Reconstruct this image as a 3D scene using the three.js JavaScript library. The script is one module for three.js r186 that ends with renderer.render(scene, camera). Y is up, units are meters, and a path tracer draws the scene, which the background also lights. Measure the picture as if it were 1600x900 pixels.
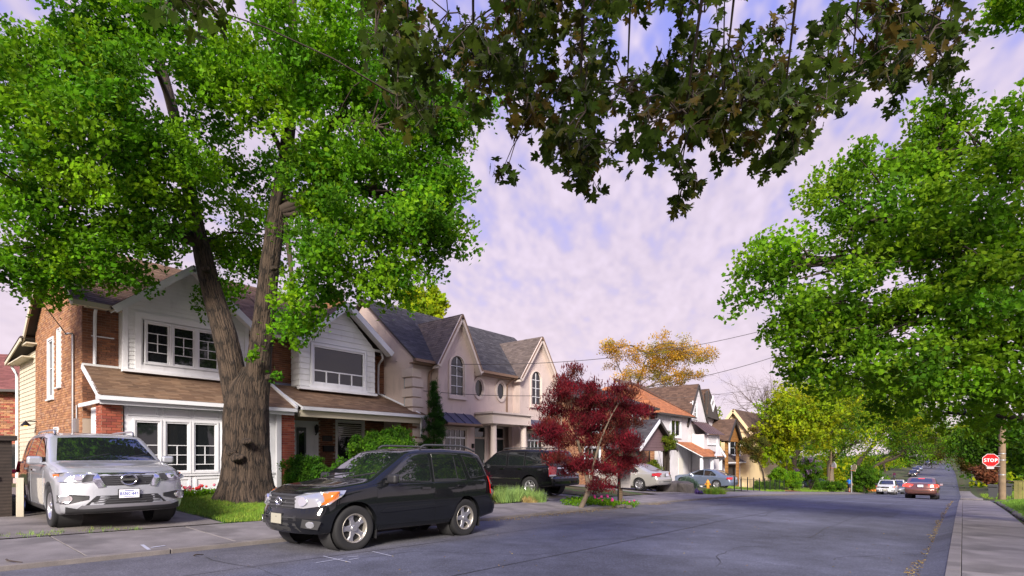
import * as THREE from 'three';
import { mergeGeometries, mergeVertices, toCreasedNormals } from 'three/addons/utils/BufferGeometryUtils.js';
import { RoundedBoxGeometry } from 'three/addons/geometries/RoundedBoxGeometry.js';
import { MarchingCubes } from 'three/addons/objects/MarchingCubes.js';
import { Brush, Evaluator, SUBTRACTION } from 'three-bvh-csg';
import { MeshBVH } from 'three-mesh-bvh';

// ---------------------------------------------------------------- camera, sky, sun, exposure
// World: x to the right of the street, y up, -z along the street away from the camera (s = -z). Metres.
const FOCAL = 850, HORIZON = 712, YAW = Math.atan(705 / 850), EYE = 1.5;
const CY = Math.cos(YAW), SY = Math.sin(YAW);
const scene = new THREE.Scene();
const camera = new THREE.PerspectiveCamera(2 * Math.atan(450 / FOCAL) * 180 / Math.PI, 1600 / 900, 0.1, 3000);
camera.position.set(0, EYE, 0);
camera.lookAt(-SY, EYE, -CY);
camera.setViewOffset(1600, 900, 0, -(HORIZON - 450), 1600, 900);   // a level camera with the lens shifted up
const renderer = new THREE.WebGLRenderer({ antialias: true });
renderer.setSize(1600, 900);
renderer.toneMapping = THREE.LinearToneMapping;
renderer.toneMappingExposure = 1.76;
renderer.shadowMap.enabled = true;
renderer.shadowMap.type = THREE.PCFSoftShadowMap;
const SUN_DIR = new THREE.Vector3(0.50, 0.46, 0.73).normalize();
const sun = new THREE.DirectionalLight(new THREE.Color(1.0, 0.91, 0.81), 4.2);
sun.position.copy(SUN_DIR).multiplyScalar(120).add(new THREE.Vector3(-10, 0, -25));
sun.target.position.set(-10, 0, -25);
sun.castShadow = true; sun.shadow.radius = 30; sun.shadow.mapSize.set(4096, 4096);
Object.assign(sun.shadow.camera, { left: -70, right: 70, top: 60, bottom: -60, near: 1, far: 320 });
sun.shadow.bias = -0.0005;
scene.add(sun, sun.target);

// ---------------------------------------------------------------- numbers
function rng(seed) { let a = seed >>> 0; return () => { a = a + 0x6D2B79F5 | 0; let t = Math.imul(a ^ a >>> 15, 1 | a); t = t + Math.imul(t ^ t >>> 7, 61 | t) ^ t; return ((t ^ t >>> 14) >>> 0) / 4294967296; }; }
const R0 = rng(7);
const rr = (a, b, r = R0) => a + (b - a) * r();
const clamp = (x, a = 0, b = 1) => Math.min(b, Math.max(a, x));
const lerp = (a, b, t) => a + (b - a) * t;
const smooth = (a, b, x) => { const t = clamp((x - a) / (b - a)); return t * t * (3 - 2 * t); };
const hash = (x, y, z = 0) => { let h = Math.imul(x | 0, 374761393) + Math.imul(y | 0, 668265263) + Math.imul(z | 0, 2147483647 ^ 0x5bd1e995) | 0; h = Math.imul(h ^ h >>> 13, 1274126177); return ((h ^ h >>> 16) >>> 0) / 4294967296; };
function vn2(x, y, per = 0, perY = per) {                                       // value noise, tileable with a whole period
  const ix = Math.floor(x), iy = Math.floor(y), fx = x - ix, fy = y - iy, u = fx * fx * (3 - 2 * fx), v = fy * fy * (3 - 2 * fy);
  const w = per ? (k) => ((k % per) + per) % per : (k) => k, q = perY ? (k) => ((k % perY) + perY) % perY : (k) => k;
  return lerp(lerp(hash(w(ix), q(iy)), hash(w(ix + 1), q(iy)), u), lerp(hash(w(ix), q(iy + 1)), hash(w(ix + 1), q(iy + 1)), u), v);
}
function vn3(x, y, z) { const iz = Math.floor(z), f = z - iz, t = f * f * (3 - 2 * f), o = 57.31; return lerp(vn2(x + iz * o, y + iz * 31.7), vn2(x + (iz + 1) * o, y + (iz + 1) * 31.7), t); }
function fbm(x, y, oct = 4, per = 0, perY = per) { let s = 0, a = 0.5, n = 0; for (let i = 0; i < oct; i++) { s += a * vn2(x + i * 17, y + i * 9, per, perY); n += a; a *= 0.5; x *= 2; y *= 2; per *= 2; perY *= 2; } return s / n; }
const V = (x, y, z) => new THREE.Vector3(x, y, z);
const lin = (r, g, b) => new THREE.Color().setRGB(r, g, b);

// ---------------------------------------------------------------- sky: high rippled cloud over blue air
{
  const W = 2048, H = 1024, data = new Float32Array(W * H * 4);
  const sunAz = Math.atan2(SUN_DIR.z, SUN_DIR.x);
  for (let row = 0; row < H; row++) {
    const el = ((row + 0.5) / H - 0.5) * Math.PI, y = Math.sin(el), c = Math.cos(el);
    if (y < -0.02) { for (let k = 0; k < W; k++) { const o = (row * W + k) * 4; data[o] = 0.20; data[o + 1] = 0.19; data[o + 2] = 0.17; data[o + 3] = 1; } continue; }
    const t = clamp(y), g = Math.pow(1 - t, 1.45);
    for (let k = 0; k < W; k++) {
      const az = ((k + 0.5) / W - 0.5) * 2 * Math.PI, x = Math.cos(az) * c, z = Math.sin(az) * c;
      const air = [lerp(0.07, 0.45, g), lerp(0.13, 0.395, g), lerp(0.56, 0.51, g)];
      const q = 1 / (y + 0.24), px = x * q, pz = z * q, a = px * 0.45 + pz * 0.89, b = -px * 0.89 + pz * 0.45;
      const wob = fbm(a * 1.3 + 3, b * 1.3 + 8, 3) * 1.8;
      const big = fbm(a * 1.2 + 11, b * 1.3 + 5, 3);
      const rip = fbm(a * 10 + wob, b * 21 - wob * 0.7, 4);
      const fine = fbm(a * 30 + wob * 2, b * 52, 3);
      const dens = big * 0.42 + rip * 0.52 + fine * 0.24 + (1 - smooth(0.38, 0.76, t)) * 0.20 - 0.02;
      const cov = smooth(0.42, 0.80, dens) * 0.92;
      const lit = 0.86 + 0.55 * (rip * 0.6 + fine * 0.4 - 0.42);
      const cl = [0.47 * lit, 0.405 * lit, 0.505 * lit];
      const o = (row * W + k) * 4;
      let d = Math.cos(az - sunAz); d = Math.pow(Math.max(0, d), 6) * Math.exp(-Math.max(0, y) * 4);
      const tint = [1 + 0.45 * d, 1 + 0.22 * d, 1 - 0.10 * d], haze = Math.exp(-Math.max(0, y) * 4.2) * 0.80;
      const hz = [0.60, 0.50, 0.515];
      for (let j = 0; j < 3; j++) data[o + j] = lerp(lerp(air[j], cl[j], cov), hz[j], haze) * tint[j];
      data[o + 3] = 1;
    }
  }
  const sky = new THREE.DataTexture(data, W, H, THREE.RGBAFormat, THREE.FloatType);
  sky.mapping = THREE.EquirectangularReflectionMapping; sky.magFilter = THREE.LinearFilter; sky.minFilter = THREE.LinearFilter; sky.wrapS = THREE.RepeatWrapping; sky.needsUpdate = true;
  scene.background = sky; scene.environment = sky;
}

// ---------------------------------------------------------------- photograph pixel (1600 x 900) to places: a direction, met with a plane, the ground or a distance
function ray(px, py) { const X = (px - 800) / FOCAL; return V(X * CY - SY, (HORIZON - py) / FOCAL, -(X * SY + CY)); }
const atX = (px, py, x) => { const r = ray(px, py); return r.multiplyScalar(x / r.x).add(V(0, EYE, 0)); };          // on the plane x = const (facades)
const atS = (px, py, s) => { const r = ray(px, py); return r.multiplyScalar(-s / r.z).add(V(0, EYE, 0)); };         // on the plane across the street at s
const atD = (px, py, d) => ray(px, py).multiplyScalar(d).add(V(0, EYE, 0));                                          // at a depth along the view axis
function onGround(px, py) { const r = ray(px, py); let t = 2; for (; t < 400; t += 0.05) if (EYE + r.y * t < groundY(r.x * t, -r.z * t)) break; return V(r.x * t, groundY(r.x * t, -r.z * t), r.z * t); }

// ---------------------------------------------------------------- scene graph helpers
const taken = new Map();
function numbered(name) { const n = taken.get(name) ?? -1; taken.set(name, n + 1); return n < 0 ? name : name + '_' + String(n + 1).padStart(3, '0'); }
function tag(o, label, category, group) { o.userData.label = label; o.userData.category = category; if (group) o.userData.group = group; return o; }
function thing(name, label, category, pos = V(0, 0, 0), turn = 0, group) { const o = new THREE.Group(); o.name = numbered(name); o.position.copy(pos); o.rotation.y = turn; tag(o, label, category, group); scene.add(o); return o; }
function rootOf(p) { while (p.parent && p.parent !== scene) p = p.parent; return p; }
const list = (g) => Array.isArray(g) ? g : [g];
function fuse(geos) {
  const gs = list(geos).map((g) => { const q = g.index ? g.toNonIndexed() : g; for (const k of Object.keys(q.attributes)) if (!['position', 'normal', 'uv'].includes(k)) q.deleteAttribute(k); if (!q.attributes.uv) q.setAttribute('uv', new THREE.BufferAttribute(new Float32Array(q.attributes.position.count * 2), 2)); return q; });
  return gs.length > 1 ? mergeGeometries(gs) : gs[0];
}
function part(name, geos, mat, parent, kind) {                      // geometry in the thing's own axes
  const m = new THREE.Mesh(fuse(geos), mat); m.name = name; if (kind) m.userData.kind = kind; parent.add(m); return m;
}
function wpart(name, geos, mat, parent, kind) {                     // geometry in world axes, under a thing that is not turned
  const g = fuse(geos), p = rootOf(parent).position; g.translate(-p.x, -p.y, -p.z); return part(name, g, mat, parent, kind);
}
function each(name, geos, mat, parent) { for (const g of geos) wpart(name, g, mat, parent); }
function solo(name, geos, mat, label, category, group, pos) {       // a thing of one mesh
  const g = fuse(geos), m = new THREE.Mesh(g, mat); m.name = numbered(name); if (pos) { m.position.copy(pos); } tag(m, label, category, group); scene.add(m); return m;
}
function struct(name, geos, mat) { const m = new THREE.Mesh(fuse(geos), mat); m.name = numbered(name); m.userData.kind = 'structure'; scene.add(m); return m; }
const dummy = new THREE.Object3D(), M4 = new THREE.Matrix4();
function copies(name, geo, mat, mats, cols, parent, kind = 'stuff') {   // an InstancedMesh of uncountable bits, matrices in the parent's axes
  const im = new THREE.InstancedMesh(geo, mat, mats.length); im.name = name; im.userData.kind = kind;
  mats.forEach((m, i) => { im.setMatrixAt(i, m); if (cols) im.setColorAt(i, cols[i % cols.length]); });
  parent.add(im); return im;
}
function cloneThing(o, label, pos, turn, group) { const c = o.clone(); c.name = numbered(o.name.replace(/_\d{3}$/, '')); c.userData = { ...o.userData, label }; if (group) c.userData.group = group; c.position.copy(pos); c.rotation.y = turn; scene.add(c); return c; }

// ---------------------------------------------------------------- textures and materials
function texture(size, fn, { srgb = true, metres = 1 } = {}) {
  const d = new Uint8Array(size * size * 4);
  for (let y = 0; y < size; y++) for (let x = 0; x < size; x++) { const c = fn(x / size, y / size, x, y), o = (y * size + x) * 4; const a = Array.isArray(c) ? c : [c, c, c]; for (let k = 0; k < 3; k++) d[o + k] = clamp(a[k]) * 255; d[o + 3] = 255; }
  const t = new THREE.DataTexture(d, size, size); t.wrapS = t.wrapT = THREE.RepeatWrapping; t.magFilter = THREE.LinearFilter; t.minFilter = THREE.LinearMipmapLinearFilter; t.generateMipmaps = true;
  if (srgb) t.colorSpace = THREE.SRGBColorSpace; t.repeat.set(1 / metres, 1 / metres); t.needsUpdate = true; return t;
}
const mat = (color, rough = 0.8, o = {}) => new THREE.MeshStandardMaterial({ color, roughness: rough, ...o });
const phys = (color, rough, o = {}) => new THREE.MeshPhysicalMaterial({ color, roughness: rough, ...o });
function triUV(g) {                                                  // uv in metres from the face's main direction
  const q = g.index ? g.toNonIndexed() : g, p = q.attributes.position, uv = new Float32Array(p.count * 2), a = V(), b = V(), c = V();
  for (let i = 0; i < p.count; i += 3) {
    a.fromBufferAttribute(p, i); b.fromBufferAttribute(p, i + 1).sub(a); c.fromBufferAttribute(p, i + 2).sub(a); b.cross(c);
    const X = Math.abs(b.x), Y = Math.abs(b.y), Z = Math.abs(b.z);
    for (let k = i; k < i + 3; k++) { const x = p.getX(k), y = p.getY(k), z = p.getZ(k); uv.set(Y >= X && Y >= Z ? [x, z] : X >= Z ? [z, y] : [x, y], k * 2); }
  }
  q.setAttribute('uv', new THREE.BufferAttribute(uv, 2)); return q;
}
// ---------------------------------------------------------------- frames: a wall plane with u along it, v up and w out of it
function frame(O, U, Vv = V(0, 1, 0)) { const N = V().crossVectors(U, Vv).normalize(); return new THREE.Matrix4().makeBasis(U, Vv, N).setPosition(O); }
const front = (x) => frame(V(x, 0, 0), V(0, 0, -1));                 // facade towards the street: u = s, v = y
const side = (s) => frame(V(0, 0, -s), V(1, 0, 0));                  // side wall towards the camera's end of the street: u = x, v = y
const box = (x0, x1, y0, y1, z0, z1) => new THREE.BoxGeometry(x1 - x0, y1 - y0, z1 - z0).translate((x0 + x1) / 2, (y0 + y1) / 2, (z0 + z1) / 2);
const fb = (F, u0, u1, v0, v1, w0, w1) => triUV(box(u0, u1, v0, v1, w0, w1)).applyMatrix4(F);
function bar(a, b, w, h = w, up = V(0, 1, 0)) {                      // a straight square bar from a to b
  const d = V().subVectors(b, a), L = d.length(); const g = new THREE.BoxGeometry(w, h, L); d.normalize();
  const xx = V().crossVectors(up, d); if (xx.lengthSq() < 1e-6) xx.set(1, 0, 0); xx.normalize(); const yy = V().crossVectors(d, xx);
  return g.applyMatrix4(new THREE.Matrix4().makeBasis(xx, yy, d).setPosition(V().addVectors(a, b).multiplyScalar(0.5)));
}
function rod(a, b, r0, r1 = r0, seg = 8) {
  const d = V().subVectors(b, a), L = d.length(), g = new THREE.CylinderGeometry(r1, r0, L, seg, 1); const q = new THREE.Quaternion().setFromUnitVectors(V(0, 1, 0), d.normalize());
  return g.applyQuaternion(q).translate((a.x + b.x) / 2, (a.y + b.y) / 2, (a.z + b.z) / 2);
}
const pipe = (pts, r, seg = 24, rad = 8) => new THREE.TubeGeometry(new THREE.CatmullRomCurve3(pts, false, 'catmullrom', 0.3), seg, r, rad);
function shapeOf(pts, holes = []) { const s = new THREE.Shape(pts.map((p) => new THREE.Vector2(p[0], p[1]))); for (const h of holes) s.holes.push(new THREE.Path(h.map((p) => new THREE.Vector2(p[0], p[1])))); return s; }
function slab(F, pts, holes, depth, w = 0) { const g = new THREE.ExtrudeGeometry(shapeOf(pts, holes), { depth, bevelEnabled: false }); g.translate(0, 0, w - depth); return triUV(g).applyMatrix4(F); }
const rect = (u0, u1, v0, v1) => [[u0, v0], [u1, v0], [u1, v1], [u0, v1]];
function arch(u0, u1, v0, v1, n = 14) { const r = (u1 - u0) / 2, c = (u0 + u1) / 2, pts = [[u0, v0], [u1, v0]]; for (let i = 0; i <= n; i++) { const a = Math.PI * i / n; pts.push([c + r * Math.cos(a), v1 - r + r * Math.sin(a)]); } return pts; }
const oval = (c, v, a, b, n = 28) => Array.from({ length: n }, (_, i) => [c + a * Math.cos(i / n * 2 * Math.PI), v + b * Math.sin(i / n * 2 * Math.PI)]);
function inside(pts, x, y) { let c = false; for (let i = 0, j = pts.length - 1; i < pts.length; j = i++) { const [a, b] = pts[i], [d, e] = pts[j]; if ((b > y) !== (e > y) && x < (d - a) * (y - b) / (e - b) + a) c = !c; } return c; }
function grow(pts, d) { const cx = pts.reduce((s, p) => s + p[0], 0) / pts.length, cy = pts.reduce((s, p) => s + p[1], 0) / pts.length; const w = Math.max(...pts.map((p) => Math.abs(p[0] - cx))), h = Math.max(...pts.map((p) => Math.abs(p[1] - cy))); return pts.map(([x, y]) => [cx + (x - cx) * (w + d) / w, cy + (y - cy) * (h + d) / h]); }

// ================================================================ the ground
const DEPTHS = [[-60, 0.3], [-30, 0.78], [0, 1.40], [20, 1.86], [36, 2.45], [49, 3.1], [76, 4.5], [100, 5.4], [120, 5.8], [140, 5.75], [169, 5.2], [200, 4.75], [250, 4.25], [300, 3.8], [335, 3.75], [400, 4.8], [600, 8], [3000, 8]];
function roadY(s) {
  let i = 0; while (i < DEPTHS.length - 2 && s > DEPTHS[i + 1][0]) i++;
  const g = (k) => DEPTHS[clamp(k, 0, DEPTHS.length - 1)], [x1, y1] = g(i), [x2, y2] = g(i + 1), [x0, y0] = g(i - 1), [x3, y3] = g(i + 2);
  const t = clamp((s - x1) / (x2 - x1)), h = x2 - x1, m1 = i ? (y2 - y0) / (x2 - x0) * h : y2 - y1, m2 = x3 > x2 ? (y3 - y1) / (x3 - x1) * h : 0;
  return EYE - ((2 * t ** 3 - 3 * t ** 2 + 1) * y1 + (t ** 3 - 2 * t ** 2 + t) * m1 + (-2 * t ** 3 + 3 * t ** 2) * y2 + (t ** 3 - t ** 2) * m2);
}
const bend = (s) => s < 60 ? 0 : -4.6 * Math.pow((s - 60) / 250, 1.7);          // the street swings gently at its far end
const KL = -9.1, KR = -0.17, WL = -11.5, WR = 1.12;                               // kerbs and far edges of the pavements
function groundY(x, s) {
  const u = x - bend(s), r = roadY(s);
  if (u >= KL && u <= KR) return r + 0.05 * (1 - ((u - (KL + KR) / 2) / 4.5) ** 2);
  if (u < KL) return u > WL ? r + 0.06 + 0.07 * (KL - u) / (KL - WL) : u > -18 ? r + 0.13 + 0.05 * smooth(WL, -13, u) + 0.19 * smooth(-13, -17.5, u) : r + 0.37 + smooth(18, 80, -u) * 2;
  const cross = smooth(39.5, 43, s) * (1 - smooth(51, 54, s));
  const bank = u < WR ? r + 0.12 + 0.02 * u : r + 0.14 + 0.75 * smooth(WR, 7, u) + smooth(7, 60, u) * 1.5;
  return lerp(bank, u < WR ? bank - 0.08 : r + 0.03, cross);
}
function sheet(us, ss, yOf, follow = true) {                          // a sheet laid along the street
  const nu = us.length, pos = [], uv = [], idx = [];
  for (const s of ss) for (const u of us) { const x = u + (follow ? bend(s) : 0); pos.push(x, yOf(x, s), -s); uv.push(x, s); }
  for (let j = 0; j < ss.length - 1; j++) for (let i = 0; i < nu - 1; i++) { const a = j * nu + i; idx.push(a, a + 1, a + nu, a + 1, a + nu + 1, a + nu); }
  const g = new THREE.BufferGeometry(); g.setAttribute('position', new THREE.Float32BufferAttribute(pos, 3)); g.setAttribute('uv', new THREE.Float32BufferAttribute(uv, 2)); g.setIndex(idx); g.computeVertexNormals(); return g;
}
const steps = (a, b, d) => { const n = Math.max(1, Math.round((b - a) / d)); return Array.from({ length: n + 1 }, (_, i) => a + (b - a) * i / n); };
const along = [...steps(-60, 60, 1), ...steps(64, 420, 4), 500, 700, 1200, 2600];

const speck = (x, y) => hash(x, y);
const asphaltMap = texture(1024, (u, v, x, y) => { const n = fbm(u * 24, v * 24, 4, 24), m = fbm(u * 5, v * 5, 3, 5), f = speck(x, y), f2 = speck(x >> 1, (y >> 1) + 999); const b = 0.36 + 0.10 * (n - 0.5) + 0.14 * (m - 0.5) + 0.10 * (f - 0.5) + (f2 > 0.95 ? 0.10 : f2 < 0.06 ? -0.08 : 0); return [b * 0.96, b * 0.98, b * 1.10]; }, { metres: 7 });
const asphaltBump = texture(512, (u, v, x, y) => 0.5 + 0.35 * (speck(x, y) - 0.5) + 0.4 * (fbm(u * 60, v * 60, 2, 60) - 0.5), { srgb: false, metres: 2.2 });
const concreteMap = texture(1024, (u, v, x, y) => { const n = fbm(u * 10, v * 10, 5, 10), st = smooth(0.55, 0.75, fbm(u * 4 + 3, v * 4, 4, 4)), f = speck(x, y), f3 = speck(x >> 1, y >> 1); const b = 0.53 + 0.16 * (n - 0.5) - 0.09 * st + 0.07 * (f - 0.5) - (f3 > 0.985 ? 0.1 : 0); return [b * 1.02, b * 0.985, b * 0.95]; }, { metres: 3.1 });
const soilMap = texture(512, (u, v, x, y) => { const n = fbm(u * 12, v * 12, 5, 12), f = speck(x, y), g = smooth(0.45, 0.6, fbm(u * 5 + 9, v * 5, 4, 5)); const b = 0.5 + 0.3 * (n - 0.5) + 0.2 * (f - 0.5); return [lerp(0.40, 0.30, g) * b * 1.5, lerp(0.36, 0.46, g) * b * 1.5, lerp(0.22, 0.10, g) * b * 1.5]; }, { metres: 2.3 });
const mAsphalt = mat(0xffffff, 0.88, { map: asphaltMap, bumpMap: asphaltBump, bumpScale: 0.006, vertexColors: true });
const mConcrete = mat(lin(0.86, 0.84, 0.88), 0.9, { map: concreteMap, bumpMap: asphaltBump, bumpScale: 0.003 });
const mConcreteB = mat(lin(0.74, 0.71, 0.72), 0.9, { map: concreteMap, bumpMap: asphaltBump, bumpScale: 0.004 });
const mSoil = mat(0xffffff, 0.95, { map: soilMap });

// open ground, one sheet to the horizon
struct('ground', sheet([-900, -300, -150, -90, ...steps(-70, -20, 4), -18, -16, -14, -12.6, WL, -10.3, KL - 0.2, KL, -7, -4.6, -2, KR, KR + 0.15, 0.5, WR, 1.7, 2.6, 3.6, 5, 7, 10, 16, 26, 45, 90, 200, 400, 900], along, (x, s) => { const u = x - bend(s); return groundY(x, s) - (u > WL - 0.05 && u < WR + 0.05 ? 0.16 : 0.02) - ((x > 0 && s > 41 && s < 53) ? 0.06 : 0); }), mSoil);
{ // carriageway; tone wanders with old patches and wear in the wheel tracks' grain; left lane tinted warmer
  const g = sheet(steps(KL, KR, 0.3), [...steps(-25, 60, 0.5), ...steps(62, 420, 3)], groundY), p = g.attributes.position, c = [];
  for (let i = 0; i < p.count; i++) { const x = p.getX(i), s = -p.getZ(i), n = fbm(x * 0.9 + 20, s * 0.35 + 4, 4) - 0.5, m = fbm(x * 3.1, s * 1.3, 3) - 0.5, lane = smooth(-6.6, -7.1, x + 0.35 * (vn2(s * 1.2, 3) - 0.5)) ; const b = 1 + 0.42 * n + 0.28 * m; c.push(b * lerp(0.92, 1.06, lane), b * lerp(0.93, 1.0, lane), b * lerp(1.0, 0.93, lane)); }
  g.setAttribute('color', new THREE.Float32BufferAttribute(c, 3));
  const m = new THREE.Mesh(g, mAsphalt); m.name = 'road'; m.userData.kind = 'structure'; scene.add(m);
  const h = sheet(steps(KR + 0.002, 70, 2), steps(43.5, 50.5, 0.7), (x, s) => groundY(x, s) + 0.012, false); h.setAttribute('color', new THREE.Float32BufferAttribute(new Array(h.attributes.position.count * 3).fill(1.05), 3));
  const side2 = new THREE.Mesh(h, mAsphalt); side2.name = 'side_road'; side2.userData.kind = 'structure'; scene.add(side2);
}
function strip(name, pts, w, m, lift = 0.006) {                       // a narrow wandering sheet on the ground (crack, paint)
  const pos = [], idx = [];
  pts.forEach(([x, s], i) => { const [x0, s0] = pts[Math.max(0, i - 1)], [x1, s1] = pts[Math.min(pts.length - 1, i + 1)], L = Math.hypot(x1 - x0, s1 - s0) || 1, nx = -(s1 - s0) / L, ns = (x1 - x0) / L, k = (typeof w === 'function' ? w(i / (pts.length - 1)) : w) / 2; for (const q of [1, -1]) { const X = x + nx * k * q, S = s + ns * k * q; pos.push(X, groundY(X, S) + lift, -S); } if (i) { const a = i * 2; idx.push(a - 2, a - 1, a, a - 1, a + 1, a); } });
  const g = new THREE.BufferGeometry(); g.setAttribute('position', new THREE.Float32BufferAttribute(pos, 3)); g.setAttribute('uv', new THREE.Float32BufferAttribute(new Float32Array(pos.length / 3 * 2), 2)); g.setIndex(idx); g.computeVertexNormals(); return struct(name, g, m);
}
const mTar = mat(lin(0.035, 0.034, 0.036), 0.75), mPaint = mat(lin(0.42, 0.43, 0.50), 0.85), mDirt = mat(lin(0.16, 0.115, 0.065), 0.95);
{ const r = rng(21);
  const crack = (x, s, ang, n, w) => { const pts = [[x, s]]; for (let i = 0; i < n; i++) { ang += rr(-0.45, 0.45, r); x += Math.cos(ang) * 0.22; s += Math.sin(ang) * 0.22; if (x < KL + 0.1 || x > KR - 0.1) break; pts.push([x, s]); } if (pts.length > 3) strip('road_crack', pts, (t) => w * (0.5 + r()) * (1 - 0.6 * t), mTar); };
  for (const [x, s, a, n, w] of [[-6.9, 9.2, 1.5, 26, 0.014], [-6.6, 4.6, 1.55, 36, 0.012], [-5.2, 8.4, 1.7, 44, 0.011], [-3.9, 10.5, 0.4, 16, 0.013], [-7.6, 11.6, 0.1, 15, 0.012], [-4.4, 16, 1.5, 30, 0.016], [-2.6, 7.5, 1.6, 40, 0.010], [-8.4, 3.2, 0.1, 12, 0.012], [-6.3, 21, 1.6, 60, 0.02], [-1.5, 9.4, 1.9, 14, 0.010], [-7.9, 1.2, 1.2, 10, 0.013]]) crack(x, s, a, n, w);
  const seam = (x, s0, s1, w) => strip('tar_seam', steps(s0, s1, 0.6).map((s) => [x + 0.10 * (fbm(s * 0.35 + x, 2.5, 3) - 0.5) * 2, s]), (t) => w * (0.6 + 0.8 * r()), mTar, 0.005);
  seam(-4.7, 2, 40, 0.022); seam(-7.0, 0, 30, 0.016); seam(-2.4, 12, 42, 0.014);
  const patch = (x0, x1, s0, s1, k) => { const q = sheet(steps(x0, x1, 0.3), steps(s0, s1, 0.3), (x, s) => groundY(x, s) + 0.004 + 0.001 * k, false); q.setAttribute('color', new THREE.Float32BufferAttribute(Array.from({ length: q.attributes.position.count }, () => [0.80, 0.80, 0.80]).flat(), 3)); const m = new THREE.Mesh(q, mAsphalt); m.name = numbered('asphalt_patch'); m.userData.kind = 'structure'; scene.add(m); };
  patch(-6.4, -5.2, 13.2, 15.6, 0); patch(-3.4, -1.6, 19.5, 23, 1); patch(-8.6, -7.2, 24, 26, 2);
  const mark = (pts, w = 0.024) => strip('paint_mark', pts, w, mPaint, 0.008);
  const G2 = (a, b) => { const p = onGround(a, b); return [p.x, -p.z]; };
  for (const [a, b] of [[[505, 870], [548, 880]], [[494, 881], [535, 874]], [[582, 863], [612, 870]], [[543, 871], [560, 870]], [[545, 876], [561, 873]]]) mark([G2(...a), G2(...b)]);
  mark([G2(222, 852), G2(234, 861)], 0.05); mark([G2(236, 857), G2(258, 853)], 0.05);
}
// left pavement: kerb and poured slabs, each on its own
function slabGeo(w, l, h = 0.14, e = 0.01) { return triUV(new RoundedBoxGeometry(w, h, l, 1, e)); }
function lay(name, w, l, u, s, parent, m, geo) {
  const o = new THREE.Mesh(geo, m); o.name = name; const x = u + bend(s), y = groundY(x, s); o.position.set(x, y - 0.07, -s);
  const sx = Math.atan2(groundY(x, s + l / 2) - groundY(x, s - l / 2), l), sz = Math.atan2(groundY(x + w / 2.2, s) - groundY(x - w / 2.2, s), w / 1.1); o.rotation.set(sx, 0, sz); parent.add(o); return o;
}
{ const walk = new THREE.Group(); walk.name = 'pavement_left'; walk.userData.kind = 'structure'; scene.add(walk);
  const kerb = new THREE.Group(); kerb.name = 'kerb_left'; kerb.userData.kind = 'structure'; scene.add(kerb);
  const walkR = new THREE.Group(); walkR.name = 'pavement_right'; walkR.userData.kind = 'structure'; scene.add(walkR);
  const kerbR = new THREE.Group(); kerbR.name = 'kerb_right'; kerbR.userData.kind = 'structure'; scene.add(kerbR);
  const tones = [0.92, 1.0, 1.06, 0.97].map((k) => { const m = mConcrete.clone(); m.color.multiplyScalar(k); return m; });
  const lw = KL - 0.16 - WL, gL = slabGeo(lw - 0.012, 1.985), gK = slabGeo(0.15, 2.985, 0.16), gR = slabGeo(WR - KR - 0.152, 2.492, 0.14, 0.006), gKr = slabGeo(0.153, 2.485, 0.2, 0.008);
  for (let i = 0, s = -5.98; s < 78; s += 2, i++) lay('slab', lw, 2, (KL - 0.16 + WL) / 2, s + 1, walk, tones[Math.floor(hash(i, 5) * 4)], gL);
  for (let s = -6; s < 78; s += 3) { const o = lay('kerb_stone', 0.15, 3, KL - 0.078, s + 1.5, kerb, mConcreteB, gK); o.position.y += 0.0; }
  const rs = []; for (let s = -1; s < 40; s += 2.5) rs.push(s); for (let s = 52.5; s < 110; s += 2.5) rs.push(s);
  rs.forEach((s, i) => { lay('slab', WR - KR, 2.5, (KR + 0.15 + WR) / 2 + 0.004, s + 1.25, walkR, tones[Math.floor(hash(i, 8) * 4)], gR); const k = lay('kerb_stone', 0.15, 2.5, KR + 0.073, s + 1.25, kerbR, tones[0], gKr); k.position.y -= 0.024; });
}
// drives of poured concrete and asphalt between the gardens
const drive = (name, x0, x1, s0, s1, m) => struct(name, sheet(steps(x0, x1, 0.8), steps(s0, s1, 0.5), (x, s) => groundY(x, s) + 0.012 + 0.006 * (vn2(x * 1.7, s * 1.7) - 0.5), false), m);
drive('driveway', -24, WL - 0.006, 0.3, 4.75, mConcreteB);
drive('driveway', -17.9, WL - 0.006, 16.1, 19.3, mConcreteB);
drive('driveway', -18.2, WL - 0.006, 25.2, 29.6, mConcrete);
drive('driveway', -20, WL - 0.006, 40.6, 44.6, mConcrete);
drive('driveway', -20, WL - 0.006, 52.5, 56, mConcrete);
drive('driveway', -20, WL - 0.006, 66, 70, mConcreteB);

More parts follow.
